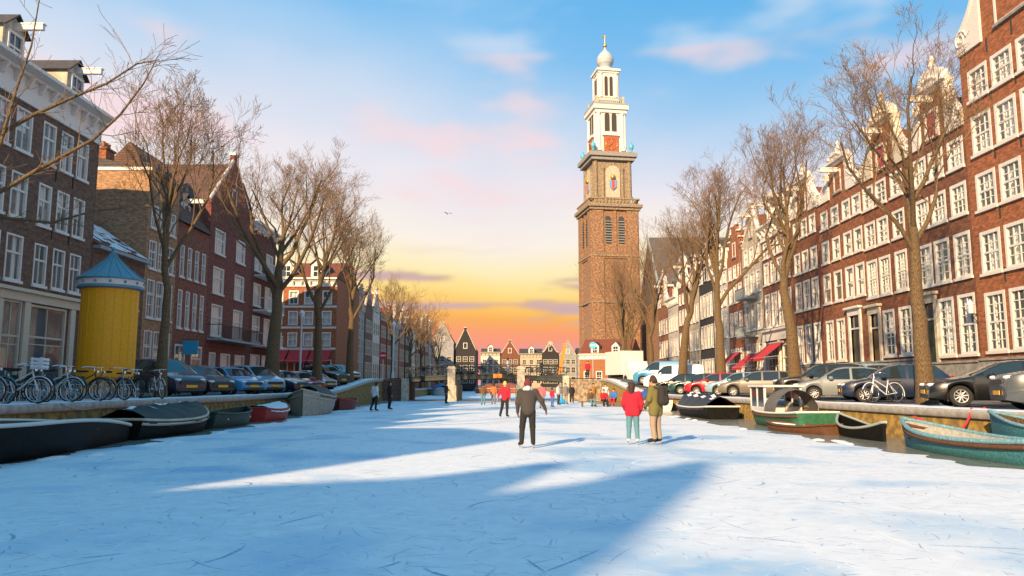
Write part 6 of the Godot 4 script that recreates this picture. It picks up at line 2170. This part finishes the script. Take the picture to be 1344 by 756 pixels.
	# lamp posts and poles
	for q: Array in [["pale grey lamp post before the red awning corner house", Vector3(-17.3, 1.1, -63.0), 6.0], ["white flag-like pole at the shaded end of the bridge", Vector3(-12.4, 2.2, -80.5), 5.4]]:
		t = thing("lamp_post", q[0], "lamp post", q[1])
		b = MB.new()
		b.lathe([[0.16, -0.05], [0.15, 0.6], [0.09, 0.8], [0.075, q[2]], [0.0, q[2]]], 10)
		part(t, "post", b, mat("pole_pale", lin(0.55, 0.6, 0.62), 0.5))
		b = MB.new()
		b.lathe([[0.08, 0.0], [0.22, 0.35], [0.24, 0.4], [0.1, 0.6], [0.0, 0.66]], 8, Vector3(0, q[2], 0))
		part(t, "lantern", b, M["lamp_glass"])
	t = thing("crane_arm", "slanting orange crane arm rising behind the bridge near the tower", "crane", Vector3(5.2, 2.3, -86.0))
	b = MB.new()
	b.box(Vector3(0.35, 1.9, 0), Vector3(0.34, 4.2, 0.34), Basis(Vector3.BACK, -0.17))
	part(t, "arm", b, mat("orange", lin(0.75, 0.22, 0.02), 0.6))
	b = MB.new()
	b.bb(-0.7, 0.7, -0.4, 0.5, -0.6, 0.6)
	part(t, "base", b, M["iron"])
	# street signs by the bridge
	for q: Array in [["round red and white traffic sign at the shaded bridge end", Vector3(-12.7, 2.1, -76.0), 2.4, "red_cloth"], ["blue traffic sign beside the tower end of the bridge", Vector3(8.6, 2.2, -82.0), 3.6, "urn_blue"]]:
		t = thing("traffic_sign", q[0], "sign", q[1])
		b = MB.new()
		b.rod(Vector3(0, -0.1, 0), Vector3(0, q[2], 0), 0.04, 6)
		part(t, "post", b, M["galvanised"])
		b = MB.new()
		b.lathe([[0.0, -0.02], [0.38, -0.02], [0.38, 0.02], [0.0, 0.02]], 16)
		var pl := part(t, "plate", b, M[q[3]], Transform3D(Basis(Vector3.RIGHT, PI / 2), Vector3(0, q[2], 0.08)))
		b = MB.new()
		b.bb(-0.24, 0.24, 0.024, 0.03, -0.07, 0.07)
		part(pl, "bar", b, M["white_paint"])
	# blue shop sign and board on the shaded row
	t = thing("shop_sign", "small bright blue hanging sign beside a white blind on the red brick house", "sign", Vector3(-21.4, 4.1, -51.2))
	b = MB.new()
	b.bb(-0.5, 0.5, -0.45, 0.45, -0.04, 0.04)
	part(t, "board", b, mat("sign_blue", lin(0.02, 0.35, 0.62), 0.5))
	b = MB.new()
	b.rod(Vector3(-0.65, 0.52, 0), Vector3(0.5, 0.52, 0), 0.02, 5)
	part(t, "bracket", b, M["iron"])
	# gull
	t = thing("gull", "small dark gull flying before the pale clouds", "bird", Vector3(-6.0, 17.4, -70.0), 0.6)
	t.scale = Vector3.ONE * 0.6
	b = MB.new()
	b.tube(PackedVector3Array([Vector3(0, 0, -0.25), Vector3(0, 0.01, -0.12), Vector3(0, 0.02, 0.05), Vector3(0, 0.03, 0.2), Vector3(0, 0.03, 0.3)]), PackedFloat32Array([0.02, 0.06, 0.08, 0.05, 0.01]), 8)
	for s in [-1.0, 1.0]:
		for k in 3:
			var x0: float = [0.05, 0.3, 0.55][k]
			var x1: float = [0.3, 0.55, 0.85][k]
			var y0: float = [0.03, 0.18, 0.2][k]
			var y1: float = [0.18, 0.2, 0.08][k]
			var c0: float = [0.14, 0.13, 0.1][k]
			var c1: float = [0.13, 0.1, 0.01][k]
			b.quad(Vector3(s * x0, y0, -c0), Vector3(s * x1, y1, -c1), Vector3(s * x1, y1 + 0.012, c1), Vector3(s * x0, y0 + 0.012, c0))
	part(t, "body", b, mat("gull", lin(0.2, 0.2, 0.2), 0.8))

# ---------------------------------------------------------------- people
# bones: [a, b, ra, rb]; the surface of their smooth union, as surface nets
func blend_mesh(bones: Array, cell: float, k: float) -> MB:
	var lo := Vector3.ONE * 1e9
	var hi := -lo
	for b in bones:
		var r: float = maxf(b[2], b[3]) + k + cell * 2
		for q: Vector3 in [b[0], b[1]]:
			lo = lo.min(q - Vector3.ONE * r)
			hi = hi.max(q + Vector3.ONE * r)
	var nx := int((hi.x - lo.x) / cell) + 2
	var ny := int((hi.y - lo.y) / cell) + 2
	var nz := int((hi.z - lo.z) / cell) + 2
	var f := PackedFloat32Array()
	f.resize(nx * ny * nz)
	f.fill(1.0)
	for b in bones:
		var a: Vector3 = b[0]
		var e: Vector3 = b[1] - b[0]
		var ra: float = b[2]
		var rb: float = b[3]
		var ee := maxf(e.length_squared(), 1e-9)
		var r := maxf(ra, rb) + k + cell * 1.5
		var l0 := ((a.min(b[1]) - Vector3.ONE * r - lo) / cell).floor()
		var h0 := ((a.max(b[1]) + Vector3.ONE * r - lo) / cell).ceil()
		for i in range(maxi(0, int(l0.x)), mini(nx, int(h0.x) + 1)):
			for j in range(maxi(0, int(l0.y)), mini(ny, int(h0.y) + 1)):
				for m in range(maxi(0, int(l0.z)), mini(nz, int(h0.z) + 1)):
					var p := lo + Vector3(i, j, m) * cell - a
					var t := clampf(p.dot(e) / ee, 0.0, 1.0)
					var d := (p - e * t).length() - lerpf(ra, rb, t)
					var id := (i * ny + j) * nz + m
					var g := f[id]
					var hh := maxf(k - absf(d - g), 0.0) / k
					f[id] = minf(d, g) - hh * hh * k * 0.25
	var out := MB.new()
	var vid := PackedInt32Array()
	vid.resize(nx * ny * nz)
	vid.fill(-1)
	var sx := ny * nz
	for i in nx - 1:
		for j in ny - 1:
			var row := (i * ny + j) * nz
			for m in nz - 1:
				var id := row + m
				var neg := 0
				var c0 := f[id]; var c1 := f[id + 1]; var c2 := f[id + nz]; var c3 := f[id + nz + 1]
				var c4 := f[id + sx]; var c5 := f[id + sx + 1]; var c6 := f[id + sx + nz]; var c7 := f[id + sx + nz + 1]
				if c0 > 0.5 and c7 > 0.5:
					continue
				if c0 < 0: neg += 1
				if c1 < 0: neg += 1
				if c2 < 0: neg += 1
				if c3 < 0: neg += 1
				if c4 < 0: neg += 1
				if c5 < 0: neg += 1
				if c6 < 0: neg += 1
				if c7 < 0: neg += 1
				if neg == 0 or neg == 8:
					continue
				var cs := [c0, c1, c2, c3, c4, c5, c6, c7]
				var sum := Vector3.ZERO
				var cnt := 0
				for ed: Array in [[0, 1], [2, 3], [4, 5], [6, 7], [0, 2], [1, 3], [4, 6], [5, 7], [0, 4], [1, 5], [2, 6], [3, 7]]:
					var u: float = cs[ed[0]]
					var w: float = cs[ed[1]]
					if (u < 0) != (w < 0):
						var t := u / (u - w)
						var pa := Vector3(ed[0] >> 2, (ed[0] >> 1) & 1, ed[0] & 1)
						var pb := Vector3(ed[1] >> 2, (ed[1] >> 1) & 1, ed[1] & 1)
						sum += pa.lerp(pb, t)
						cnt += 1
				vid[id] = out.v.size()
				out.v.append(lo + (Vector3(i, j, m) + sum / cnt) * cell)
				out.n.append(Vector3(c4 + c5 + c6 + c7 - c0 - c1 - c2 - c3, c2 + c3 + c6 + c7 - c0 - c1 - c4 - c5, c1 + c3 + c5 + c7 - c0 - c2 - c4 - c6).normalized())
	for i in range(1, nx - 1):
		for j in range(1, ny - 1):
			for m in range(1, nz - 1):
				var id := (i * ny + j) * nz + m
				var s := f[id] < 0
				for ax in 3:
					var o: int = [sx, nz, 1][ax]
					if s == (f[id + o] < 0):
						continue
					var u: int = [nz, 1, sx][ax]
					var w: int = [1, sx, nz][ax]
					var a := vid[id]; var b := vid[id - u]; var c := vid[id - u - w]; var d := vid[id - w]
					if a < 0 or b < 0 or c < 0 or d < 0:
						continue
					if s:
						out.ix.append_array([a, c, b, a, d, c])
					else:
						out.ix.append_array([a, b, c, a, c, d])
	return out

func hand_bones(wrist: Vector3, dir: Vector3, palm_n: Vector3, side: float) -> Array:
	var d := dir.normalized()
	var nrm := (palm_n - d * palm_n.dot(d)).normalized()
	var x := d.cross(nrm) * side
	var out := [[wrist, wrist + d * 0.05, 0.026, 0.03]]
	for k in 4:
		var o := wrist + d * 0.085 + x * (0.03 - 0.02 * k)
		var ln: float = [0.07, 0.08, 0.074, 0.058][k]
		var m := o + d * ln * 0.55 + nrm * 0.012
		out.append([wrist + d * 0.03 + x * (0.018 - 0.012 * k), o, 0.014, 0.0105])
		out.append([o, m, 0.0105, 0.0095])
		out.append([m, m + d * ln * 0.4 + nrm * 0.03, 0.0095, 0.008])
	var th := wrist + d * 0.03 + x * 0.03
	out.append([wrist + d * 0.015 + x * 0.015, th, 0.016, 0.012])
	out.append([th, th + d * 0.035 + x * 0.022 + nrm * 0.012, 0.012, 0.0105])
	out.append([th + d * 0.035 + x * 0.022 + nrm * 0.012, th + d * 0.06 + x * 0.022 + nrm * 0.028, 0.0105, 0.009])
	return out

# faces +z; o: s (scale), joints overrides, colours, cell; top "jacket"/"coat", hat/hair, skates, pack
func person(label: String, p: Vector3, turn: float, o: Dictionary) -> Node3D:
	var t := thing("person", label, "person", p, turn, "people on and beside the ice")
	var cell: float = o.get("cell", 0.034)
	var S: float = o.get("s", 1.0)
	var J := {"pel": Vector3(0, 0.95, 0), "chest": Vector3(0, 1.30, 0.0), "neck": Vector3(0, 1.5, 0.0), "head": Vector3(0, 1.63, 0.02)}
	for q: Array in [["L", 1.0], ["R", -1.0]]:
		var s: float = q[1]
		J["hip" + q[0]] = Vector3(s * 0.095, 0.92, 0)
		J["knee" + q[0]] = Vector3(s * 0.11, 0.5, 0.03)
		J["ank" + q[0]] = Vector3(s * 0.115, 0.1, -0.02)
		J["toe" + q[0]] = Vector3(s * 0.14, 0.055, 0.15)
		J["sho" + q[0]] = Vector3(s * 0.185, 1.43, 0)
		J["elb" + q[0]] = Vector3(s * 0.25, 1.16, -0.03)
		J["wri" + q[0]] = Vector3(s * 0.25, 0.92, 0.06)
	for k in o.get("j", {}):
		J[k] = o.j[k]
	var lift: float = 0.05 if o.get("skates", false) else 0.0
	for k in J:
		J[k] = J[k] * S + Vector3(0, lift, 0)
	var hd: Vector3 = J.head
	var fwd: Vector3 = (o.get("look", Vector3(0, 0, 1)) as Vector3).normalized()
	var sd := Vector3.UP.cross(fwd).normalized()
	# the body itself, one skin
	var B := [[J.pel, J.chest, 0.11 * S, 0.125 * S], [J.chest, J.neck, 0.12 * S, 0.055 * S], [J.neck, hd, 0.052 * S, 0.05 * S],
		[hd + Vector3(0, 0.045, -0.0) * S - fwd * 0.012 * S, hd - Vector3(0, 0.045, 0) * S + fwd * 0.02 * S, 0.098 * S, 0.072 * S],
		[hd + fwd * 0.09 * S, hd + fwd * 0.108 * S - Vector3(0, 0.02, 0) * S, 0.014 * S, 0.017 * S],
		[hd + sd * 0.088 * S, hd + sd * 0.094 * S - Vector3(0, 0.03, 0) * S, 0.018 * S, 0.013 * S], [hd - sd * 0.088 * S, hd - sd * 0.094 * S - Vector3(0, 0.03, 0) * S, 0.018 * S, 0.013 * S]]
	var jac := [[J.pel + Vector3(0, -0.02, 0), J.chest, 0.145 * S, 0.155 * S]]
	var tro := []
	var sho := []
	var puff: float = o.get("puff", 1.0)
	for q in ["L", "R"]:
		var sh: Vector3 = J["sho" + q]
		var off: Vector3 = (sh - J.chest) * Vector3(0.45, 0.1, 0.45)
		B.append([J.chest, sh, 0.1 * S, 0.055 * S]); B.append([sh, J["elb" + q], 0.05 * S, 0.04 * S]); B.append([J["elb" + q], J["wri" + q], 0.04 * S, 0.028 * S])
		B.append([J["hip" + q], J["knee" + q], 0.085 * S, 0.055 * S]); B.append([J["knee" + q], J["ank" + q], 0.055 * S, 0.038 * S]); B.append([J["ank" + q], J["toe" + q], 0.04 * S, 0.03 * S])
		jac.append([J.pel + off * 0.75, J.chest + off, 0.12 * S * puff, 0.14 * S * puff])
		jac.append([J.chest + off, sh - Vector3(0, 0.01, 0), 0.13 * S * puff, 0.08 * S * puff])
		jac.append([sh, J["elb" + q], 0.077 * S * puff, 0.062 * S * puff])
		jac.append([J["elb" + q], (J["wri" + q] as Vector3), 0.062 * S * puff, 0.046 * S * puff])
		if o.get("coat", 0.0) > 0.0:
			jac.append([J["hip" + q], (J["hip" + q] as Vector3).lerp(J["knee" + q], o.coat), 0.135 * S, 0.13 * S])
		tro.append([J["hip" + q], J["knee" + q], 0.105 * S, 0.078 * S])
		tro.append([J["knee" + q], (J["ank" + q] as Vector3) + Vector3(0, 0.03, 0), 0.076 * S, 0.062 * S])
		sho.append([(J["ank" + q] as Vector3) + Vector3(0, 0.07, 0) * S, J["ank" + q], 0.055 * S, 0.055 * S])
		sho.append([J["ank" + q], J["toe" + q], 0.055 * S, 0.045 * S])
	tro.append([J.pel + Vector3(0, 0.03, 0), J.pel - Vector3(0, 0.06, 0), 0.12 * S, 0.12 * S])
	jac.append([J.chest, J.neck - Vector3(0, 0.02, 0), 0.14 * S, 0.075 * S])
	var fine: bool = cell < 0.025
	if not fine:
		for q in ["L", "R"]:
			var w: Vector3 = J["wri" + q]
			B.append([w, w + (w - J["elb" + q]).normalized() * 0.13 * S, 0.038 * S, 0.03 * S])
	var body := blend_mesh(B, cell, 0.03)
	if fine:
		for q: Array in [["L", 1.0], ["R", -1.0]]:
			var w: Vector3 = J["wri" + q[0]]
			var hb := blend_mesh(hand_bones(w, w - J["elb" + q[0]], Vector3(-q[1], 0, 0.2), q[1]), 0.006, 0.008)
			if o.has("gloves"):
				part(t, "glove", hb, o.gloves)
			else:
				var base := body.v.size()
				body.v.append_array(hb.v)
				body.n.append_array(hb.n)
				for i in hb.ix:
					body.ix.append(i + base)
	part(t, "body", body, M["skin"])
	part(t, "jacket", blend_mesh(jac, cell, 0.05), o.top)
	part(t, "trousers", blend_mesh(tro, cell, 0.03), o.legs)
	part(t, "shoes", blend_mesh(sho, cell, 0.02), o.get("feet", M["rubber"]))
	var hr := [[hd + Vector3(0, 0.055, 0) * S - fwd * 0.022 * S, hd + Vector3(0, 0.0, 0) * S - fwd * 0.035 * S, 0.106 * S, 0.095 * S]]
	if o.get("long_hair", false):
		hr.append([hd - fwd * 0.05 * S, hd - fwd * 0.07 * S - Vector3(0, 0.2, 0) * S, 0.09 * S, 0.075 * S])
	if o.get("hat", false):
		hr = [[hd + Vector3(0, 0.10, 0) * S - fwd * 0.01 * S, hd + Vector3(0, 0.045, 0) * S - fwd * 0.015 * S, 0.085 * S, 0.112 * S]]
	part(t, "hat" if o.get("hat", false) else "hair", blend_mesh(hr, minf(cell, 0.025), 0.03), o.get("hair", mat("hair_dark", lin(0.03, 0.02, 0.014), 0.8)))
	if o.has("scarf"):
		part(t, "scarf", blend_mesh([[J.neck + Vector3(0.05, 0.0, 0.02), J.neck + Vector3(-0.05, 0.0, 0.02), 0.085 * S, 0.085 * S], [J.neck + Vector3(0, 0.02, -0.02), J.neck + Vector3(0, 0.03, -0.05), 0.085 * S, 0.08 * S]], cell, 0.03), o.scarf)
	if fine:
		for s in [-1.0, 1.0]:
			var e := MB.new()
			e.lathe([[0.0, -0.011], [0.01, -0.005], [0.01, 0.005], [0.0, 0.011]], 6)
			part(t, "eye", e, M["iron"], Transform3D(Basis.IDENTITY, hd + fwd * 0.088 * S + sd * s * 0.034 * S + Vector3(0, 0.012, 0)))
		var mo := MB.new()
		mo.box(hd + fwd * 0.087 * S - Vector3(0, 0.055, 0), Vector3(0.045, 0.008, 0.014), Basis(sd, Vector3.UP, fwd))
		part(t, "mouth", mo, mat("lips", lin(0.3, 0.09, 0.08), 0.6))
	if o.get("skates", false):
		for q in ["L", "R"]:
			var a: Vector3 = J["ank" + q]
			var d: Vector3 = J["toe" + q] - a
			d.y = 0
			d = d.normalized()
			var b := MB.new()
			var bs := Basis(Vector3.UP.cross(d), Vector3.UP, d)
			b.box(Vector3(a.x, 0.018, a.z) + d * 0.08 * S, Vector3(0.007, 0.035, 0.36), bs)
			b.box(Vector3(a.x, 0.05, a.z) - d * 0.02, Vector3(0.02, 0.05, 0.03), bs)
			b.box(Vector3(a.x, 0.05, a.z) + d * 0.16 * S, Vector3(0.02, 0.05, 0.03), bs)
			part(t, "skate_blade", b, M["chrome"])
	if o.has("pack"):
		var c: Vector3 = J.chest
		part(t, "backpack", blend_mesh([[c + Vector3(0.06, 0.1, -0.24), c + Vector3(0.07, -0.2, -0.25), 0.1, 0.125], [c + Vector3(-0.06, 0.1, -0.24), c + Vector3(-0.07, -0.2, -0.25), 0.1, 0.125], [c + Vector3(0, -0.12, -0.33), c + Vector3(0, -0.2, -0.33), 0.07, 0.08]], cell, 0.04), o.pack)
		for s in [-1.0, 1.0]:
			var b := MB.new()
			b.tube(PackedVector3Array([c + Vector3(s * 0.11, 0.14, -0.18), c + Vector3(s * 0.13, 0.21, -0.03), c + Vector3(s * 0.14, 0.12, 0.15), c + Vector3(s * 0.14, -0.08, 0.16), c + Vector3(s * 0.13, -0.2, -0.12)]), PackedFloat32Array([0.02, 0.022, 0.022, 0.02, 0.02]), 5)
			part(t, "strap", b, o.pack)
	return t

func build_people() -> void:
	var V := func(x: float, y: float, z: float) -> Vector3: return Vector3(x, y, z)
	var black := cloth("black", 0.018, 0.017, 0.017)
	var charcoal := cloth("charcoal", 0.055, 0.048, 0.044)
	var red := cloth("red", 0.55, 0.015, 0.04)
	var olive := cloth("olive", 0.17, 0.15, 0.045)
	var jeans := cloth("jeans", 0.10, 0.26, 0.32)
	var khaki := cloth("khaki", 0.36, 0.27, 0.19)
	var white := cloth("white", 0.72, 0.72, 0.72)
	var blue := cloth("blue", 0.05, 0.16, 0.5)
	var brown := cloth("brown", 0.16, 0.08, 0.04)
	var grey := cloth("grey", 0.2, 0.2, 0.2)
	var orange := cloth("orange", 0.6, 0.18, 0.05)
	# skater in the middle, going away, bent a little, arm out
	person("skater in black trousers and dark grey jacket with one arm held out, going away", V.call(0.42, 0, -20.4), PI, {"cell": 0.018, "skates": true, "top": charcoal, "legs": black, "feet": black, "scarf": white, "hat": true, "hair": cloth("maroon_cap", 0.16, 0.03, 0.03), "gloves": mat("glove_brown", lin(0.12, 0.06, 0.03), 0.8),
		"j": {"pel": V.call(0, 0.93, -0.02), "chest": V.call(0, 1.27, 0.09), "neck": V.call(0, 1.46, 0.17), "head": V.call(0, 1.58, 0.23), "shoL": V.call(0.2, 1.4, 0.13), "shoR": V.call(-0.2, 1.4, 0.13), "elbR": V.call(-0.36, 1.17, 0.08), "wriR": V.call(-0.46, 0.95, 0.14), "elbL": V.call(0.27, 1.12, 0.1), "wriL": V.call(0.27, 0.88, 0.16),
			"hipL": V.call(0.1, 0.91, 0), "kneeL": V.call(0.15, 0.5, 0.06), "ankL": V.call(0.17, 0.1, -0.04), "toeL": V.call(0.22, 0.055, 0.13), "hipR": V.call(-0.1, 0.91, 0), "kneeR": V.call(-0.12, 0.5, 0.07), "ankR": V.call(-0.13, 0.1, -0.02), "toeR": V.call(-0.15, 0.055, 0.16)}})
	person("person in bright red jacket and teal jeans on white skates, back turned", V.call(3.35, 0, -21.6), PI - 0.1, {"cell": 0.018, "s": 0.93, "skates": true, "top": red, "legs": jeans, "feet": white, "long_hair": true, "puff": 1.12, "coat": 0.12, "look": V.call(-0.5, -0.1, 1), "hair": mat("hair_dark", lin(0.03, 0.02, 0.014), 0.8),
		"j": {"elbL": V.call(0.27, 1.16, -0.02), "wriL": V.call(0.22, 0.98, 0.14), "elbR": V.call(-0.27, 1.16, -0.02), "wriR": V.call(-0.25, 0.95, 0.08), "ankL": V.call(0.13, 0.1, 0.0), "ankR": V.call(-0.13, 0.1, -0.03)}})
	person("person in olive parka with black backpack beside the red jacket", V.call(3.98, 0, -21.5), PI + 0.75, {"cell": 0.018, "s": 1.03, "skates": true, "top": olive, "legs": khaki, "feet": black, "puff": 1.1, "coat": 0.28, "pack": cloth("pack", 0.03, 0.026, 0.026), "look": V.call(0.3, -0.35, 1), "gloves": black, "hat": true, "hair": cloth("hat_brown", 0.06, 0.03, 0.025),
		"j": {"head": V.call(0.02, 1.62, 0.07), "neck": V.call(0, 1.5, 0.03), "elbL": V.call(0.27, 1.15, 0.02), "wriL": V.call(0.18, 0.98, 0.2), "elbR": V.call(-0.27, 1.15, 0.02), "wriR": V.call(-0.2, 0.95, 0.18)}})
	# farther skaters
	person("skater in red coat and yellow hat near the bridge", V.call(-0.35, 0, -38.5), PI - 0.4, {"s": 0.98, "skates": true, "top": red, "legs": black, "hat": true, "hair": cloth("yellow_hat", 0.75, 0.5, 0.12), "j": {"elbL": V.call(0.3, 1.15, -0.1), "wriL": V.call(0.34, 0.95, -0.12), "ankL": V.call(0.2, 0.1, -0.14), "kneeL": V.call(0.15, 0.5, -0.02), "toeL": V.call(0.24, 0.055, 0.02)}})
	person("skater in rust sweater and jeans under the middle span", V.call(-2.3, 0, -62.0), PI + 0.2, {"s": 0.95, "skates": true, "top": brown, "legs": jeans})
	person("second skater in rust jacket beside the jeans skater", V.call(-1.5, 0, -63.0), PI, {"s": 0.95, "skates": true, "top": orange, "legs": grey})
	person("skater in white jacket with dark trousers below the shaded quay", V.call(-8.4, 0, -47.5), 2.4, {"s": 1.0, "skates": true, "top": white, "legs": black, "j": {"chest": V.call(0, 1.28, 0.06), "neck": V.call(0, 1.47, 0.1), "head": V.call(0, 1.6, 0.14), "ankL": V.call(0.14, 0.1, -0.2), "kneeL": V.call(0.12, 0.5, -0.04), "toeL": V.call(0.16, 0.055, -0.03)}})
	person("skater all in black beside the white jacket", V.call(-7.9, 0, -50.0), 2.0, {"s": 1.02, "skates": true, "top": black, "legs": black})
	person("dark skater before the bridge's pale pier", V.call(-5.6, 0, -66.0), 1.3, {"s": 1.0, "skates": true, "top": black, "legs": black, "j": {"wriL": V.call(0.2, 1.1, 0.25), "elbL": V.call(0.28, 1.2, 0.05)}})
	person("skater in pink top partly behind the dark grey jacket", V.call(2.0, 0, -52.0), 2.7, {"s": 0.95, "skates": true, "top": cloth("pink", 0.6, 0.14, 0.16), "legs": grey})
	person("child in red beside the pink top", V.call(2.9, 0, -56.0), 2.2, {"s": 0.78, "skates": true, "top": red, "legs": blue})
	person("skater in pale jacket under the bridge's sunlit span", V.call(3.7, 0, -62.0), 1.2, {"s": 0.95, "skates": true, "top": white, "legs": charcoal})
	person("person in grey coat standing with a blue bag at the bank", V.call(4.6, 0, -66.5), 0.4, {"s": 1.0, "top": grey, "legs": khaki, "coat": 0.3})
	# group on the bank steps by the bridge
	var sit := {"pel": V.call(0, 0.5, -0.05), "chest": V.call(0, 0.84, 0.02), "neck": V.call(0, 1.03, 0.05), "head": V.call(0, 1.17, 0.09), "hipL": V.call(0.1, 0.48, 0), "hipR": V.call(-0.1, 0.48, 0), "kneeL": V.call(0.14, 0.5, 0.42), "kneeR": V.call(-0.14, 0.5, 0.42), "ankL": V.call(0.14, 0.1, 0.45), "ankR": V.call(-0.14, 0.1, 0.45), "toeL": V.call(0.16, 0.055, 0.62), "toeR": V.call(-0.16, 0.055, 0.62),
		"shoL": V.call(0.18, 0.97, 0.03), "shoR": V.call(-0.18, 0.97, 0.03), "elbL": V.call(0.25, 0.72, 0.1), "elbR": V.call(-0.25, 0.72, 0.1), "wriL": V.call(0.14, 0.58, 0.3), "wriR": V.call(-0.14, 0.58, 0.3)}
	var bench := thing("bench", "low plank bench at the ice edge by the bridge", "bench", Vector3(7.2, 0, -58.5), 0.0)
	var b := MB.new()
	b.bb(-2.2, 2.2, 0.34, 0.4, -0.2, 0.2)
	part(bench, "seat", b, M["wood"])
	for x in [-1.9, 0.0, 1.9]:
		b = MB.new()
		b.bb(x - 0.06, x + 0.06, 0.0, 0.338, -0.16, 0.16)
		part(bench, "leg", b, M["wood"])
	person("seated person in blue jacket lacing skates on the bench", V.call(7.7, 0, -58.5), -0.5, {"top": blue, "legs": red, "skates": true, "j": sit})
	person("seated person in red coat on the bench", V.call(6.9, 0, -58.5), 0.2, {"top": red, "legs": black, "j": sit})
	person("seated person in brown jacket at the bench end", V.call(5.9, 0, -58.5), 0.4, {"top": brown, "legs": jeans, "j": sit, "hat": true, "hair": brown})
	person("person in brown coat standing by the bench", V.call(8.6, 0, -57.0), -1.2, {"top": brown, "legs": grey, "coat": 0.35})
	person("person in white and blue anorak standing behind the bench", V.call(7.3, 0, -60.5), 0.3, {"s": 0.98, "top": white, "legs": blue})
	person("person in ochre jacket behind the seated group", V.call(6.4, 0, -61.0), 0.6, {"s": 1.0, "top": cloth("ochre", 0.4, 0.2, 0.05), "legs": grey})
	person("person in dark coat at the bank before the abutment", V.call(5.4, 0, -70.0), 0.2, {"s": 0.95, "top": black, "legs": black, "coat": 0.4, "long_hair": true, "hair": mat("hair_brown", lin(0.1, 0.035, 0.02), 0.8)})
	person("person in red on the bridge by the tower end", V.call(7.8, 2.3, -79.5), 0.0, {"top": red, "legs": black})
	person("person in dark coat on the bridge over the sunlit span", V.call(3.0, 2.42, -79.6), 1.2, {"top": charcoal, "legs": black, "coat": 0.3})
	person("person in white top on the bridge near the second pier", V.call(-0.4, 2.63, -79.7), 1.4, {"top": white, "legs": jeans})
	person("pedestrian in dark coat on the shaded quay behind the dark hatchback", V.call(-18.2, 1.1, -42.0), 2.9, {"top": black, "legs": black, "coat": 0.4})
	# bag on the ice
	var bag := thing("sports_bag", "bright blue bag standing on the ice beside the grey coat", "bag", Vector3(4.2, 0, -66.3), 0.3)
	part(bag, "pouch", blend_mesh([[V.call(-0.2, 0.22, 0), V.call(0.2, 0.22, 0), 0.2, 0.2], [V.call(0, 0.3, 0), V.call(0, 0.5, 0), 0.18, 0.14]], 0.04, 0.05), mat("bag_blue", lin(0.02, 0.3, 0.65), 0.6))
	b = MB.new()
	b.tube(PackedVector3Array([V.call(-0.1, 0.6, 0), V.call(-0.08, 0.75, 0), V.call(0.08, 0.75, 0), V.call(0.1, 0.6, 0)]), PackedFloat32Array([0.02, 0.02, 0.02, 0.02]), 5)
	part(bag, "handle", b, black)
